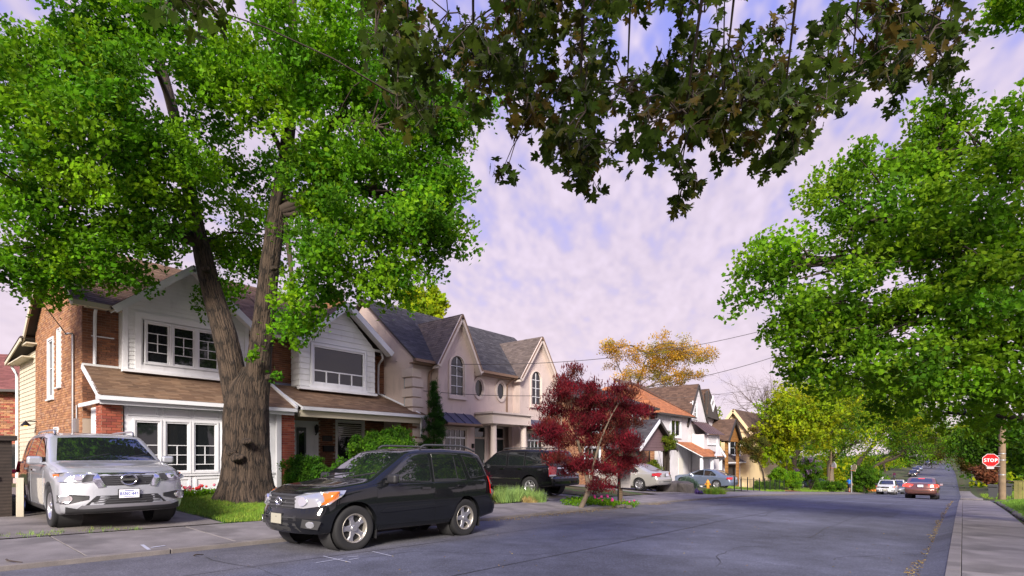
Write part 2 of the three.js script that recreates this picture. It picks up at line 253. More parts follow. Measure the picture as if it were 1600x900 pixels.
// ================================================================ houses
const stuccoBump = texture(512, (u, v, x, y) => 0.5 + 0.5 * (fbm(u * 50, v * 50, 3, 50) - 0.5) + 0.25 * (speck(x, y) - 0.5), { srgb: false, metres: 1.1 });
const paintMap = texture(512, (u, v, x, y) => { const b = 0.95 + 0.07 * (fbm(u * 6, v * 6, 4, 6) - 0.5) + 0.03 * (speck(x, y) - 0.5) - 0.05 * smooth(0.6, 0.8, fbm(u * 14, v * 3, 4, 3)); return [b, b, b]; }, { metres: 2.7 });
const woodMap = texture(512, (u, v) => { const g = fbm(u * 3, v * 60, 4, 3), b = 0.75 + 0.5 * (g - 0.5) + 0.2 * (fbm(u * 8, v * 8, 3, 8) - 0.5); return [b, b * 0.96, b * 0.9]; }, { metres: 1.3 });
const HM = {
  white: mat(lin(0.80, 0.81, 0.84), 0.55, { map: paintMap }), siding: mat(lin(0.78, 0.79, 0.79), 0.6, { map: paintMap }), cream: mat(lin(0.66, 0.60, 0.46), 0.65, { map: paintMap }),
  mortar: mat(lin(0.34, 0.27, 0.21), 0.95, { bumpMap: stuccoBump, bumpScale: 0.004 }), brick: mat(0xffffff, 0.9, { bumpMap: stuccoBump, bumpScale: 0.003 }),
  stucco: mat(lin(0.66, 0.54, 0.49), 0.92, { map: paintMap, bumpMap: stuccoBump, bumpScale: 0.006 }), trim: mat(lin(0.70, 0.60, 0.54), 0.85, { map: paintMap, bumpMap: stuccoBump, bumpScale: 0.003 }),
  whiteStucco: mat(lin(0.68, 0.66, 0.68), 0.9, { map: paintMap, bumpMap: stuccoBump, bumpScale: 0.006 }), yellow: mat(lin(0.80, 0.62, 0.36), 0.9, { map: paintMap, bumpMap: stuccoBump, bumpScale: 0.005 }),
  shingle: mat(0xffffff, 0.95, { bumpMap: asphaltBump, bumpScale: 0.004 }), deck: mat(lin(0.06, 0.05, 0.045), 0.95),
  eaveBrown: mat(lin(0.21, 0.13, 0.085), 0.55), eaveDark: mat(lin(0.05, 0.042, 0.04), 0.55), lead: mat(lin(0.10, 0.105, 0.16), 0.42, { metalness: 0.5 }), copper: mat(lin(0.13, 0.085, 0.09), 0.42, { metalness: 0.4 }),
  glass: phys(lin(0.012, 0.014, 0.016), 0.035, { ior: 1.6, specularIntensity: 1 }), blind: mat(lin(0.55, 0.55, 0.52), 0.8), pane: phys(lin(0.92, 0.95, 0.94), 0.01, { transmission: 1, thickness: 0, ior: 1.5 }),  // glass: opaque, the dark of unlit rooms behind put into its colour
  curtain: mat(lin(0.62, 0.60, 0.55), 0.9), doorDark: mat(lin(0.02, 0.022, 0.02), 0.35), doorGreen: mat(lin(0.035, 0.05, 0.045), 0.4), iron: mat(lin(0.018, 0.018, 0.02), 0.5, { metalness: 0.5 }),
  wood: mat(lin(0.50, 0.25, 0.07), 0.7, { map: woodMap }), greyWood: mat(lin(0.075, 0.06, 0.055), 0.9, { map: woodMap }), purpleSiding: mat(lin(0.17, 0.105, 0.115), 0.65, { map: paintMap }), steel: mat(lin(0.42, 0.43, 0.45), 0.4, { metalness: 0.8 }),
};
const shades = (list_) => list_.map((c) => lin(...c));
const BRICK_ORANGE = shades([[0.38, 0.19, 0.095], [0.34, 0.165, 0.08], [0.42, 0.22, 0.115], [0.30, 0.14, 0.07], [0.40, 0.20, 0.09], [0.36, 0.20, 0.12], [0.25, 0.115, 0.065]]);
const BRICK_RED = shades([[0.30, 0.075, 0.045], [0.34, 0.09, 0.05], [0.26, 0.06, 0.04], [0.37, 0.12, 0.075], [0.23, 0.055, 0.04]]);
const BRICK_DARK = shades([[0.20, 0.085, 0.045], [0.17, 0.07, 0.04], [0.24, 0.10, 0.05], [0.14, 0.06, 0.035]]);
const SH_BROWN = shades([[0.177, 0.105, 0.061], [0.150, 0.088, 0.051], [0.204, 0.126, 0.075], [0.129, 0.075, 0.044], [0.184, 0.116, 0.071]]);
const SH_GREY = shades([[0.061, 0.058, 0.063], [0.047, 0.044, 0.049], [0.076, 0.071, 0.076], [0.054, 0.050, 0.054], [0.040, 0.037, 0.042]]);
const SH_TAUPE = shades([[0.116, 0.090, 0.079], [0.098, 0.075, 0.064], [0.135, 0.105, 0.090]]);
const SH_ORANGE = shades([[0.391, 0.145, 0.055], [0.348, 0.128, 0.047], [0.425, 0.166, 0.068], [0.323, 0.123, 0.051]]);
const SH_DARKBROWN = shades([[0.105, 0.062, 0.042], [0.085, 0.05, 0.035], [0.125, 0.075, 0.052]]);
const SH_MAROON = shades([[0.20, 0.07, 0.06], [0.17, 0.06, 0.05], [0.23, 0.085, 0.07]]);

const brickGeo = triUV(box(-0.5, 0.5, -0.5, 0.5, -0.5, 0.5));
function brickwork(parent, F, poly, holes, tones, seed = 1) {         // laid courses, each brick a little uneven
  const r = rng(seed), us = poly.map((p) => p[0]), vs = poly.map((p) => p[1]), u0 = Math.min(...us), u1 = Math.max(...us), v0 = Math.min(...vs), v1 = Math.max(...vs), ms = [], cs = [], base = rootOf(parent).position;
  const out = holes.map((h) => grow(h, 0.02));
  let k = 0;
  for (let v = v0; v < v1 - 0.03; v += 0.077, k++) for (let u = u0 - (k % 2 ? 0.115 : 0); u < u1; u += 0.228) {
    const a = Math.max(u, u0), b = Math.min(u + 0.216, u1); if (b - a < 0.03) continue;
    const hit = [a + 0.01, (a + b) / 2, b - 0.01].map((x) => inside(poly, x, v + 0.034) && !out.some((h) => inside(h, x, v + 0.034)));
    if (!(hit[0] && hit[1] && hit[2])) continue;
    dummy.position.set((a + b) / 2, v + 0.034, 0.004 + 0.004 * r()); dummy.scale.set(b - a, 0.066, 0.02); dummy.rotation.set(0, rr(-0.006, 0.006, r), 0); dummy.updateMatrix();
    const m = F.clone().multiply(dummy.matrix); m.elements[12] -= base.x; m.elements[13] -= base.y; m.elements[14] -= base.z; ms.push(m); cs.push(tones[Math.floor(r() * tones.length)].clone().multiplyScalar(0.85 + 0.3 * r()));
  }
  if (!ms.length) return;
  const im = copies('brickwork', brickGeo, HM.brick, ms, cs, parent); dummy.scale.set(1, 1, 1); dummy.rotation.set(0, 0, 0); return im;
}
const shingleGeo = (() => { const g = box(-0.5, 0.5, 0, 1, -0.5, 0.5); return triUV(g); })();
function roof(parent, pts, tones, { exposure = 0.135, tab = 0.3, seed = 3, thick = 0.06, name = 'roof', under = HM.deck } = {}) {   // a roof plane: deck and lapped shingles; pts anticlockwise seen from above
  const N = V().subVectors(pts[1], pts[0]).cross(V().subVectors(pts[2], pts[0])).normalize(); if (N.y < 0) N.negate();
  const U = V().crossVectors(V(0, 1, 0), N); if (U.lengthSq() < 1e-6) U.set(0, 0, -1); U.normalize(); const Vv = V().crossVectors(N, U).normalize();
  const F = new THREE.Matrix4().makeBasis(U, Vv, N).setPosition(pts[0]), inv = F.clone().invert(), poly = pts.map((p) => { const q = p.clone().applyMatrix4(inv); return [q.x, q.y]; });
  const deck = wpart(name, slab(F, poly, [], thick), under, parent);
  const r = rng(seed), us = poly.map((p) => p[0]), vs = poly.map((p) => p[1]), u0 = Math.min(...us), u1 = Math.max(...us), v0 = Math.min(...vs), v1 = Math.max(...vs), ms = [], cs = [], base = rootOf(parent).position;
  let k = 0; const span = (v) => { const x = []; poly.forEach(([a, b], i) => { const [c, d] = poly[(i + 1) % poly.length]; if ((b > v) !== (d > v)) x.push(a + (c - a) * (v - b) / (d - b)); }); return x.length > 1 ? [Math.min(...x), Math.max(...x)] : [0, 0]; };
  for (let v = v0 - 0.02; v < v1; v += exposure, k++) for (let u = u0 - (k % 3) * tab / 3; u < u1 + tab; ) {
    const w = tab * (0.7 + 0.6 * r()), m0 = u + w / 2, vm = Math.max(v0 + 0.002, v + exposure * 0.5); u += w + 0.004;
    const [lo, hi] = span(vm), a = Math.max(m0 - w / 2, lo), b = Math.min(m0 + w / 2, hi); if (b - a < 0.015) continue;
    const L = Math.min(exposure * 1.5, v1 - v + 0.01);
    dummy.position.set((a + b) / 2, v, 0.016 + 0.004 * r()); dummy.scale.set(b - a, L, 0.010); dummy.rotation.set(-0.062, 0, 0); dummy.updateMatrix();
    const m = F.clone().multiply(dummy.matrix); m.elements[12] -= base.x; m.elements[13] -= base.y; m.elements[14] -= base.z; ms.push(m); cs.push(tones[Math.floor(r() * tones.length)].clone().multiplyScalar(0.85 + 0.3 * r()));
  }
  dummy.scale.set(1, 1, 1); dummy.rotation.set(0, 0, 0);
  if (ms.length) copies('shingle_cover', shingleGeo, HM.shingle, ms, cs, deck);
  return deck;
}
function hexa(F, q) {                                                  // solid from 8 corners: back 4 then front 4, each anticlockwise from the lower start
  const [a, b, c, d, e, f, g, h] = q.map((p) => V(...p).applyMatrix4(F)), t = [], quad = (A, B, C, D) => { for (const p of [A, B, C, A, C, D]) t.push(p.x, p.y, p.z); };
  quad(e, f, g, h); quad(b, a, d, c); quad(a, e, h, d); quad(f, b, c, g); quad(h, g, c, d); quad(a, b, f, e);
  const G = new THREE.BufferGeometry(); G.setAttribute('position', new THREE.Float32BufferAttribute(t, 3)); G.computeVertexNormals(); return triUV(G);
}
function clapboards(parent, F, v0, v1, edges, m, exposure = 0.125, holes = [], w = 0) {   // lapped boards, each a part; edges(v) -> [u0, u1]
  for (let v = v0; v < v1 - 0.02; v += exposure) {
    const t = Math.min(v + exposure, v1), vm = (v + t) / 2; let spans = [[edges(v + 0.001), edges(t - 0.001)]];
    const hs = holes.filter((h) => vm > h[2] && vm < h[3]);
    let pieces = [[spans[0][0][0], spans[0][0][1], spans[0][1][0], spans[0][1][1]]];
    for (const h of hs) pieces = pieces.flatMap(([a0, a1, b0, b1]) => [[a0, Math.min(a1, h[0]), b0, Math.min(b1, h[0])], [Math.max(a0, h[1]), a1, Math.max(b0, h[1]), b1]]);
    for (const [a0, a1, b0, b1] of pieces) { if (a1 - a0 < 0.03) continue; const c1 = Math.max(b1, b0 + 0.002);
      wpart('siding_board', hexa(F, [[a0, v, w], [a1, v, w], [c1, t, w], [b0, t, w], [a0, v, w + 0.034], [a1, v, w + 0.034], [c1, t, w + 0.012], [b0, t, w + 0.012]]), m, parent); }
  }
}
// a window: casing (frame), sash bars and panes; the shape may be a rectangle, an arch or an oval
function ring(F, outer, inner, depth, w) { const g = new THREE.ExtrudeGeometry(shapeOf(outer, [inner]), { depth, bevelEnabled: true, bevelThickness: 0.006, bevelSize: 0.005, bevelOffset: -0.005, bevelSegments: 1, curveSegments: 4 }); g.translate(0, 0, w); return triUV(g).applyMatrix4(F); }
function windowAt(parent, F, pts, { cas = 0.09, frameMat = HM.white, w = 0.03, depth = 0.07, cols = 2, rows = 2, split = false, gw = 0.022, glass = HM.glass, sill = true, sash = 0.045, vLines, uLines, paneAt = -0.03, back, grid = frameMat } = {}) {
  const us = pts.map((p) => p[0]), vs = pts.map((p) => p[1]), u0 = Math.min(...us), u1 = Math.max(...us), v0 = Math.min(...vs), v1 = Math.max(...vs);
  const win = wpart('window', ring(F, grow(pts, cas), pts, depth, w - depth + 0.012), frameMat, parent);
  const inn = grow(pts, -sash); wpart('sash', ring(F, grow(pts, -0.002), inn, 0.04, paneAt + 0.004), frameMat, win);
  const iu0 = u0 + sash, iu1 = u1 - sash, iv0 = v0 + sash, iv1 = v1 - sash, bars = [];
  const ul = uLines ?? Array.from({ length: cols - 1 }, (_, i) => lerp(iu0, iu1, (i + 1) / cols)), vl = vLines ?? Array.from({ length: rows - 1 }, (_, i) => lerp(iv0, iv1, (i + 1) / rows));
  const topAt = (u) => { let t = iv1; if (!inside(inn, u, iv1 - 0.004)) for (t = iv1; t > iv0 && !inside(inn, u, t); t -= 0.01); return t; }, botAt = (u) => { let t = iv0; for (; t < iv1 && !inside(inn, u, t + 0.002); t += 0.01); return t; };
  const range = (v) => { let a = iu0, b = iu1; while (a < b && !inside(inn, a + 0.002, v)) a += 0.01; while (b > a && !inside(inn, b - 0.002, v)) b -= 0.01; return [a, b]; };
  for (const u of ul) { const q = Array.isArray(u) ? u : [u, botAt(u), topAt(u)]; bars.push(fb(F, q[0] - gw / 2, q[0] + gw / 2, q[1], q[2], paneAt + 0.002, paneAt + 0.026)); }
  for (const v of vl) { const [a, b] = range(v), k = split && v === split ? gw * 2 : gw; bars.push(fb(F, a, b, v - k / 2, v + k / 2, paneAt + 0.003, paneAt + 0.029)); }
  if (bars.length) wpart('glazing_bar', bars, grid, win);
  // panes between the bars
  const ux = [iu0, ...ul.map((u) => Array.isArray(u) ? u[0] : u), iu1], vx = [iv0, ...vl, iv1];
  const straight = pts.length === 4 && !ul.some(Array.isArray);
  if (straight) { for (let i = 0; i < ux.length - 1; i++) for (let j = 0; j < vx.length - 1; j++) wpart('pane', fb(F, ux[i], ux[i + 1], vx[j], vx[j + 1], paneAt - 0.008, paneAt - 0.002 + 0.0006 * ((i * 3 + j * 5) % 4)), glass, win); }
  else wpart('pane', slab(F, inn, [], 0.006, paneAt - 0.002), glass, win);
  if (back) wpart('blind', fb(F, iu0, iu1, back[0], back[1], paneAt - 0.07, paneAt - 0.06), back[2] ?? HM.blind, win);
  if (sill) wpart('sill', fb(F, u0 - cas - 0.03, u1 + cas + 0.03, v0 - cas - 0.045, v0 - cas - 0.001, -0.05, w + 0.06), frameMat, win);
  return win;
}
const gutterAt = (parent, a, b, m, r = 0.055) => wpart('gutter', bar(a, b, r * 2, r * 1.7), m, parent);

// ---------------------------------------------------------------- brick semi with the closed-in white porch (A)
const gyA = 0.34, PX = -17.8, MX = -19.8;
{ const h = thing('semi_detached_house', 'brown brick house with white gabled bay and closed-in white panelled porch behind the big tree', 'house', V(-22, gyA, -7), 0, 'semi-detached pair');
  const F = front(MX), S = side(4.22), B = front(-19.3), Pf = front(PX);
  const eave = 6.05;
  // left side wall of brick, then a cream boarded extension
  const gab = [[-26.2, gyA], [MX, gyA], [MX, eave], [-23.0, 8.45], [-26.2, eave]], sw = rect(-24.1, -23.4, 3.5, 5.4), sw2 = rect(-22.75, -22.35, 3.75, 5.6), sw3 = rect(-23.2, -22.7, 1.5, 2.4);
  wpart('wall', slab(S, gab, [sw, sw2, sw3], 0.25), HM.mortar, h); brickwork(h, S, gab, [sw, sw2, sw3], BRICK_ORANGE, 11);
  wpart('wall', slab(S, rect(-29.2, -26.2, gyA, 5.4), [], 0.2, -0.02), HM.cream, h);
  clapboards(h, S, gyA + 0.1, 5.3, () => [-29.2, -26.2], HM.cream, 0.16, [], 0);
  windowAt(h, S, sw, { cols: 1, rows: 2 }); windowAt(h, S, sw2, { cols: 1, rows: 1, cas: 0.03 }); windowAt(h, S, sw3, { cols: 1, rows: 1, cas: 0.04 });
  // front wall of brick beside the bay
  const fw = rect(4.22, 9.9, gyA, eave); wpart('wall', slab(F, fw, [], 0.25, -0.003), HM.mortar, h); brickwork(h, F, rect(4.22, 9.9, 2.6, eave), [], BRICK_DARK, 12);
  wpart('wall', box(-29, -19.9, gyA, eave, -9.9, -9.65), HM.mortar, h);
  // the white bay
  const bayW = [5.1, 8.75], baySill = 4.12, peak = 7.42, mid = 6.9, winR = [5.62, 7.86];
  const rake = (v) => v < 6.0 ? bayW : [lerp(bayW[0], mid, (v - 6.0) / (peak - 6.0)), lerp(bayW[1], mid, (v - 6.0) / (peak - 6.0))];
  wpart('bay', [slab(B, [[bayW[0], baySill], [bayW[1], baySill], [bayW[1], 6.0], [mid, peak], [bayW[0], 6.0]], [rect(winR[0] - 0.02, winR[1] + 0.02, 4.36, 5.66)], 0.5)], HM.siding, h);
  clapboards(h, B, baySill + 0.02, peak - 0.05, rake, HM.siding, 0.128, [[winR[0] - 0.24, winR[1] + 0.26, 4.1, 5.86]]);
  each('bay_trim', [fb(B, winR[0] - 0.24, winR[1] + 0.26, 5.68, 5.86, 0, 0.06), fb(B, winR[0] - 0.24, winR[0] - 0.08, 4.1, 5.68, 0, 0.06), fb(B, winR[1] + 0.08, winR[1] + 0.26, 4.1, 5.68, 0, 0.06), fb(B, bayW[0] - 0.04, bayW[1] + 0.04, 4.02, 4.1, -0.1, 0.11), fb(B, winR[0] - 0.08, winR[1] + 0.08, 4.1, 4.27, 0, 0.055), fb(B, bayW[0] - 0.03, bayW[0] + 0.1, 4.1, 5.98, -0.05, 0.05), fb(B, bayW[1] - 0.1, bayW[1] + 0.03, 4.1, 5.98, -0.05, 0.05)], HM.white, h);
  for (let i = 0; i < 3; i++) { const a = 5.68 + i * 0.735; windowAt(h, B, rect(a, a + 0.63, 4.36, 5.60), { cas: 0.05, cols: 1, rows: 2, w: 0.03, sill: false, uLines: [[a + 0.315, 4.98 - 0.28, 4.98 + 0.30]], vLines: [4.70, 4.98, 5.28] }); }
  // bay gable roof, with deep white rakes
  const ov = 0.35, rz = 8.0, gl = V(-19.3 + ov, 5.86, -(bayW[0] - 0.32)), gr = V(-19.3 + ov, 5.86, -(bayW[1] + 0.32)), gp = V(-19.3 + ov, peak + 0.17, -mid);
  roof(h, [gl, gp, V(-22.6, peak + 0.17, -mid), V(-20.3, 5.86, -(bayW[0] - 0.32))], SH_BROWN, { seed: 5 }); roof(h, [gp, gr, V(-20.3, 5.86, -(bayW[1] + 0.32)), V(-22.6, peak + 0.17, -mid)], SH_BROWN, { seed: 6 });
  for (const [a, b] of [[gl, gp], [gr, gp]]) wpart('bargeboard', bar(a.clone().add(V(0.02, -0.12, 0)), b.clone().add(V(0.02, -0.10, 0)), 0.045, 0.20), HM.white, h);
  each('soffit', [bar(gl.clone().add(V(-0.18, -0.16, 0)), gp.clone().add(V(-0.18, -0.15, 0)), 0.34, 0.03), bar(gr.clone().add(V(-0.18, -0.16, 0)), gp.clone().add(V(-0.18, -0.15, 0)), 0.34, 0.03)], HM.white, h);
  // main roof: front slope up to the ridge, rear slope
  roof(h, [V(-19.4, 5.95, -3.9), V(-19.4, 5.95, -10.0), V(-23.0, 8.6, -10.0), V(-23.0, 8.6, -3.9)], SH_BROWN, { seed: 7 }); roof(h, [V(-26.8, 5.75, -3.9), V(-23.0, 8.6, -3.9), V(-23.0, 8.6, -10.0), V(-26.8, 5.75, -10.0)], SH_BROWN, { seed: 8 });
  roof(h, [V(-29.6, 5.3, -3.8), V(-26.4, 5.85, -3.8), V(-26.4, 5.85, -9.9), V(-29.6, 5.3, -9.9)], SH_BROWN, { seed: 9 });
  each('eave_board', [bar(V(-19.45, 5.86, -3.92), V(-23.0, 8.47, -3.92), 0.05, 0.2), bar(V(-26.8, 5.62, -3.92), V(-23.0, 8.47, -3.92), 0.05, 0.2), bar(V(-29.6, 5.2, -3.82), V(-26.4, 5.75, -3.82), 0.04, 0.18), bar(V(-19.4, 5.87, -3.9), V(-19.4, 5.87, -10), 0.12, 0.14)], HM.cream, h);
  each('soffit', [box(-26.7, -25.9, 5.55, 5.6, -4.2, -3.9), box(-29.5, -26.4, 5.12, 5.16, -4.2, -3.85), box(-19.85, -19.45, 5.84, 5.88, -9.9, -4.25)], HM.cream, h);
  each('downpipe', [pipe([V(-19.6, 5.8, -4.5), V(-19.72, 5.6, -4.5), V(-19.75, 4.15, -4.5)], 0.045), pipe([V(-29.5, 5.1, -4.0), V(-29.3, 4.8, -4.1), V(-29.22, 4.5, -4.12), V(-29.22, gyA, -4.12)], 0.05), fb(F, 4.42, 4.98, 5.02, 5.05, 0.0, 0.05)], HM.white, h);
  wpart('flashing', fb(F, 4.2, 5.12, 4.1, 4.2, 0, 0.1), HM.siding, h);
  each('conduit', [pipe([V(-20.6, gyA + 0.1, -4.16), V(-20.6, 5.0, -4.16), V(-20.55, 5.15, -4.12), V(-20.7, 5.15, -4.0)], 0.035), pipe([V(-20.2, gyA + 0.1, -4.17), V(-20.2, 3.0, -4.17)], 0.025), box(-20.35, -20.1, 2.2, 2.6, -4.21, -4.1)], HM.steel, h);
  // porch roof of brown shingles
  const top = 4.14, low = 3.1; const pl = V(-17.45, low, -4.05), pr = V(-17.45, low, -9.55);
  roof(h, [pl, pr, V(-19.75, top, -9.75), V(-19.75, top, -4.22)], SH_BROWN, { seed: 10, under: HM.white });
  each('gutter', [bar(V(-17.42, 3.03, -4.0), V(-17.42, 3.03, -9.55), 0.11, 0.11)], HM.white, h); each('fascia', [bar(V(-17.5, 2.95, -4.1), V(-17.5, 2.95, -9.5), 0.04, 0.16), bar(V(-17.45, 3.05, -4.07), V(-19.75, 4.1, -4.2), 0.05, 0.12), bar(V(-17.5, 2.95, -4.12), V(-19.7, 2.95, -4.12), 0.05, 0.1), bar(V(-17.4, 3.14, -9.55), V(-19.75, 4.22, -9.72), 0.08, 0.09)], HM.white, h);
  // enclosed porch: panels, frieze, windows
  const w0 = 4.72, w1 = 9.15, wins = [[4.97, 5.58], [5.72, 6.35], [6.48, 7.12], [7.3, 7.93]];
  wpart('porch_wall', slab(Pf, rect(w0, w1, gyA - 0.1, 2.98), wins.map(([a, b]) => rect(a, b, 1.02, 2.48)), 0.12), HM.white, h);
  wpart('porch_wall', [box(-19.7, -17.8, gyA - 0.1, 2.9, -4.5, -4.4)], HM.white, h);
  for (const [a, b] of [[4.8, 5.55], [5.65, 6.4], [6.5, 7.25], [7.35, 8.1], [8.2, 9.05]]) { wpart('panel', ring(Pf, rect(a, b, 0.42, 0.86), rect(a + 0.07, b - 0.07, 0.49, 0.79), 0.02, 0.0), HM.white, h); wpart('panel', ring(Pf, rect(a, b, 2.62, 2.92), rect(a + 0.06, b - 0.06, 2.67, 2.87), 0.018, 0.0), HM.white, h); }
  wins.forEach(([a, b]) => windowAt(h, Pf, rect(a, b, 1.02, 2.48), { cas: 0.055, cols: 1, rows: 2, w: 0.03, sill: false, uLines: [[(a + b) / 2, 1.24, 1.80]], vLines: [1.24, 1.52, 1.80] }));
  wpart('sill_band', fb(Pf, w0, w1, 0.9, 0.95, 0, 0.05), HM.white, h);
  const sd = side(4.4); windowAt(h, sd, rect(-19.2, -18.6, 1.5, 2.5), { cols: 2, rows: 1 }); 
  for (const [s, i] of [[4.43, 0], [9.42, 1]]) { const w = 0.24, c = wpart('porch_column', box(PX - 0.42, PX + 0.05, gyA - 0.1, 2.95, -s - w, -s + w), HM.mortar, h); for (const [FF, poly] of [[front(PX + 0.05), rect(s - w, s + w, gyA, 2.95)], [side(s - w), rect(PX - 0.42, PX + 0.05, gyA, 2.95)]]) brickwork(c, FF, poly, [], BRICK_RED, 30 + i); }
  wpart('porch_post', fb(Pf, 9.0, 9.16, gyA, 2.95, 0.01, 0.1), HM.white, h);
  { const l = wpart('wall_lamp', [bar(V(-26.0, 2.75, -4.2), V(-26.0, 2.75, -3.95), 0.04), new THREE.ConeGeometry(0.16, 0.2, 16, 1, true).translate(-26.0, 2.68, -3.9)], HM.iron, h); wpart('bulb', new THREE.SphereGeometry(0.06, 10, 8).translate(-26.0, 2.6, -3.9), mat(lin(0.9, 0.5, 0.15), 0.4, { emissive: lin(1, 0.5, 0.12), emissiveIntensity: 1.5 }), l); }
}
// ---------------------------------------------------------------- the other half: white boarded gable bay over an open porch (B)
{ const g0 = 0.3, h = thing('semi_detached_house', 'brown brick house with white boarded gable and open shingled porch numbered on its brick wall', 'house', V(-22, g0, -12.5), 0, 'semi-detached pair');
  delete h.userData.group; const F = front(MX), B = front(-19.1);
  const door = rect(10.75, 11.35, g0, 2.75), win = rect(12.6, 13.85, 1.28, 2.9);
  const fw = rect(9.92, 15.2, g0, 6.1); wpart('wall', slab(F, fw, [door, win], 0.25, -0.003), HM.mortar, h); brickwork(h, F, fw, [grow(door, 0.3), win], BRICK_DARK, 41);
  wpart('wall', [box(-29, MX - 0.25, g0, 6.1, -15.2, -14.95), box(-29, -28.8, g0, 6.1, -14.95, -9.95)], HM.mortar, h);
  wpart('porch_floor', box(-19.79, -17.65, g0 - 0.2, g0 + 0.28, -15.1, -9.7), mConcreteB, h);
  // door with side light
  each('door_surround', [fb(F, 10.5, 11.75, g0 + 0.28, 2.86, -0.02, 0.05)], HM.white, h);
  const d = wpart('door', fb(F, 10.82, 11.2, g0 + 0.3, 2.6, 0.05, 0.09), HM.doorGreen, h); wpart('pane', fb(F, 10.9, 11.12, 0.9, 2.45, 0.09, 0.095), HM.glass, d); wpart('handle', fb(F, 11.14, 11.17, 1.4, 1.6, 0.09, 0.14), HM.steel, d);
  windowAt(h, F, win, { cols: 1, rows: 1, cas: 0.08, vLines: [2.3], back: [1.28, 2.2] });
  for (let i = 0; i < 6; i++) wpart('blind_slat', fb(F, 12.66, 13.79, 2.36 + i * 0.08, 2.40 + i * 0.08, -0.036, -0.029), HM.blind, h);
  { const l = wpart('wall_lamp', [new THREE.CylinderGeometry(0.09, 0.06, 0.24, 8).translate(-19.66, 2.52, -11.62), bar(V(-19.8, 2.3, -11.62), V(-19.66, 2.38, -11.62), 0.04)], HM.iron, h); wpart('finial', new THREE.ConeGeometry(0.1, 0.1, 8).translate(-19.66, 2.7, -11.62), HM.iron, l); }
  { const c = document.createElement('canvas'); c.width = 256; c.height = 128; const x = c.getContext('2d'); x.fillStyle = '#14100c'; x.fillRect(0, 0, 256, 128); x.fillStyle = '#3a2c1c'; x.font = 'bold 100px serif'; x.textAlign = 'center'; x.fillText('801', 128, 98); const t = new THREE.CanvasTexture(c); t.colorSpace = THREE.SRGBColorSpace;
    wpart('number_plate', new THREE.BoxGeometry(0.04, 0.22, 0.42).translate(-19.77, 2.2, -12.15), mat(0xffffff, 0.5, { map: t }), h); }
  wpart('letter_box', [fb(F, 11.95, 12.4, 1.66, 1.88, 0.01, 0.13), fb(F, 11.93, 12.42, 1.86, 1.9, 0.01, 0.15)], HM.iron, h); wpart('doorbell', fb(F, 12.5, 12.56, 1.78, 1.85, 0.01, 0.03), HM.white, h);
  // upper bay
  const b0 = 10.6, b1 = 13.95, base = 4.1, mid = 12.45, pk = 7.35, wn = [11.12, 13.42];
  const rake = (v) => v < 5.95 ? [b0, b1] : [lerp(b0, mid, (v - 5.95) / (pk - 5.95)), lerp(b1, mid, (v - 5.95) / (pk - 5.95))];
  wpart('bay', slab(B, [[b0, base], [b1, base], [b1, 5.95], [mid, pk], [b0, 5.95]], [rect(wn[0], wn[1], 4.28, 5.72)], 0.6), HM.siding, h);
  clapboards(h, B, base + 0.04, pk - 0.05, rake, HM.siding, 0.215, [[wn[0] - 0.14, wn[1] + 0.14, 4.1, 5.86]]);
  clapboards(h, side(b0), base + 0.04, 5.9, () => [-19.7, -19.1], HM.siding, 0.215);
  each('bay_trim', [fb(B, b0 - 0.06, b1 + 0.06, 4.0, 4.1, -0.1, 0.13), fb(B, wn[0] - 0.14, wn[1] + 0.14, 4.1, 4.2, 0, 0.06)], HM.white, h);
  windowAt(h, B, rect(wn[0], wn[1], 4.28, 5.72), { cas: 0.1, w: 0.04, sill: false, cols: 1, rows: 1, sash: 0.06, gw: 0.05, vLines: [4.78], uLines: [11.7, 12.27, 12.84].map((u) => [u, 4.34, 4.76]), paneAt: -0.02 });
  const ov = 0.4, gl = V(-19.1 + ov, 5.8, -(b0 - 0.3)), gr = V(-19.1 + ov, 5.92, -(b1 + 0.62)), gp = V(-19.1 + ov, pk + 0.2, -mid);
  roof(h, [gl, gp, V(-22.8, pk + 0.2, -mid), V(-20.2, 5.8, -(b0 - 0.3))], SH_BROWN, { seed: 51 }); roof(h, [gp, gr, V(-20.4, 5.92, -(b1 + 0.62)), V(-22.8, pk + 0.2, -mid)], SH_BROWN, { seed: 52 });
  for (const [a, b] of [[gl, gp], [gr, gp]]) wpart('bargeboard', bar(a.clone().add(V(0.03, -0.12, 0)), b.clone().add(V(0.03, -0.1, 0)), 0.05, 0.22), HM.white, h);
  each('soffit', [bar(gl.clone().add(V(-0.2, -0.16, 0)), gp.clone().add(V(-0.2, -0.15, 0)), 0.38, 0.03), bar(gr.clone().add(V(-0.2, -0.16, 0)), gp.clone().add(V(-0.2, -0.15, 0)), 0.38, 0.03)], HM.white, h);
  roof(h, [V(-19.35, 5.98, -10.02), V(-19.35, 5.98, -15.7), V(-23.0, 8.6, -15.5), V(-23.0, 8.6, -10.02)], SH_BROWN, { seed: 53 }); roof(h, [V(-26.8, 5.75, -10.02), V(-23.0, 8.6, -10.02), V(-23.0, 8.6, -15.5), V(-26.8, 5.75, -15.7)], SH_BROWN, { seed: 54 });
  gutterAt(h, V(-19.28, 5.98, -13.9), V(-19.28, 5.98, -15.75), HM.white);
  wpart('downpipe', pipe([V(-19.3, 5.95, -14.45), V(-19.4, 5.7, -14.6), V(-19.72, 5.45, -14.62), V(-19.74, 4.2, -14.62), V(-19.6, 4.14, -14.72), V(-17.6, 3.28, -15.1), V(-17.5, 2.9, -15.12), V(-17.5, 2.3, -15.12)], 0.05, 60), HM.white, h);
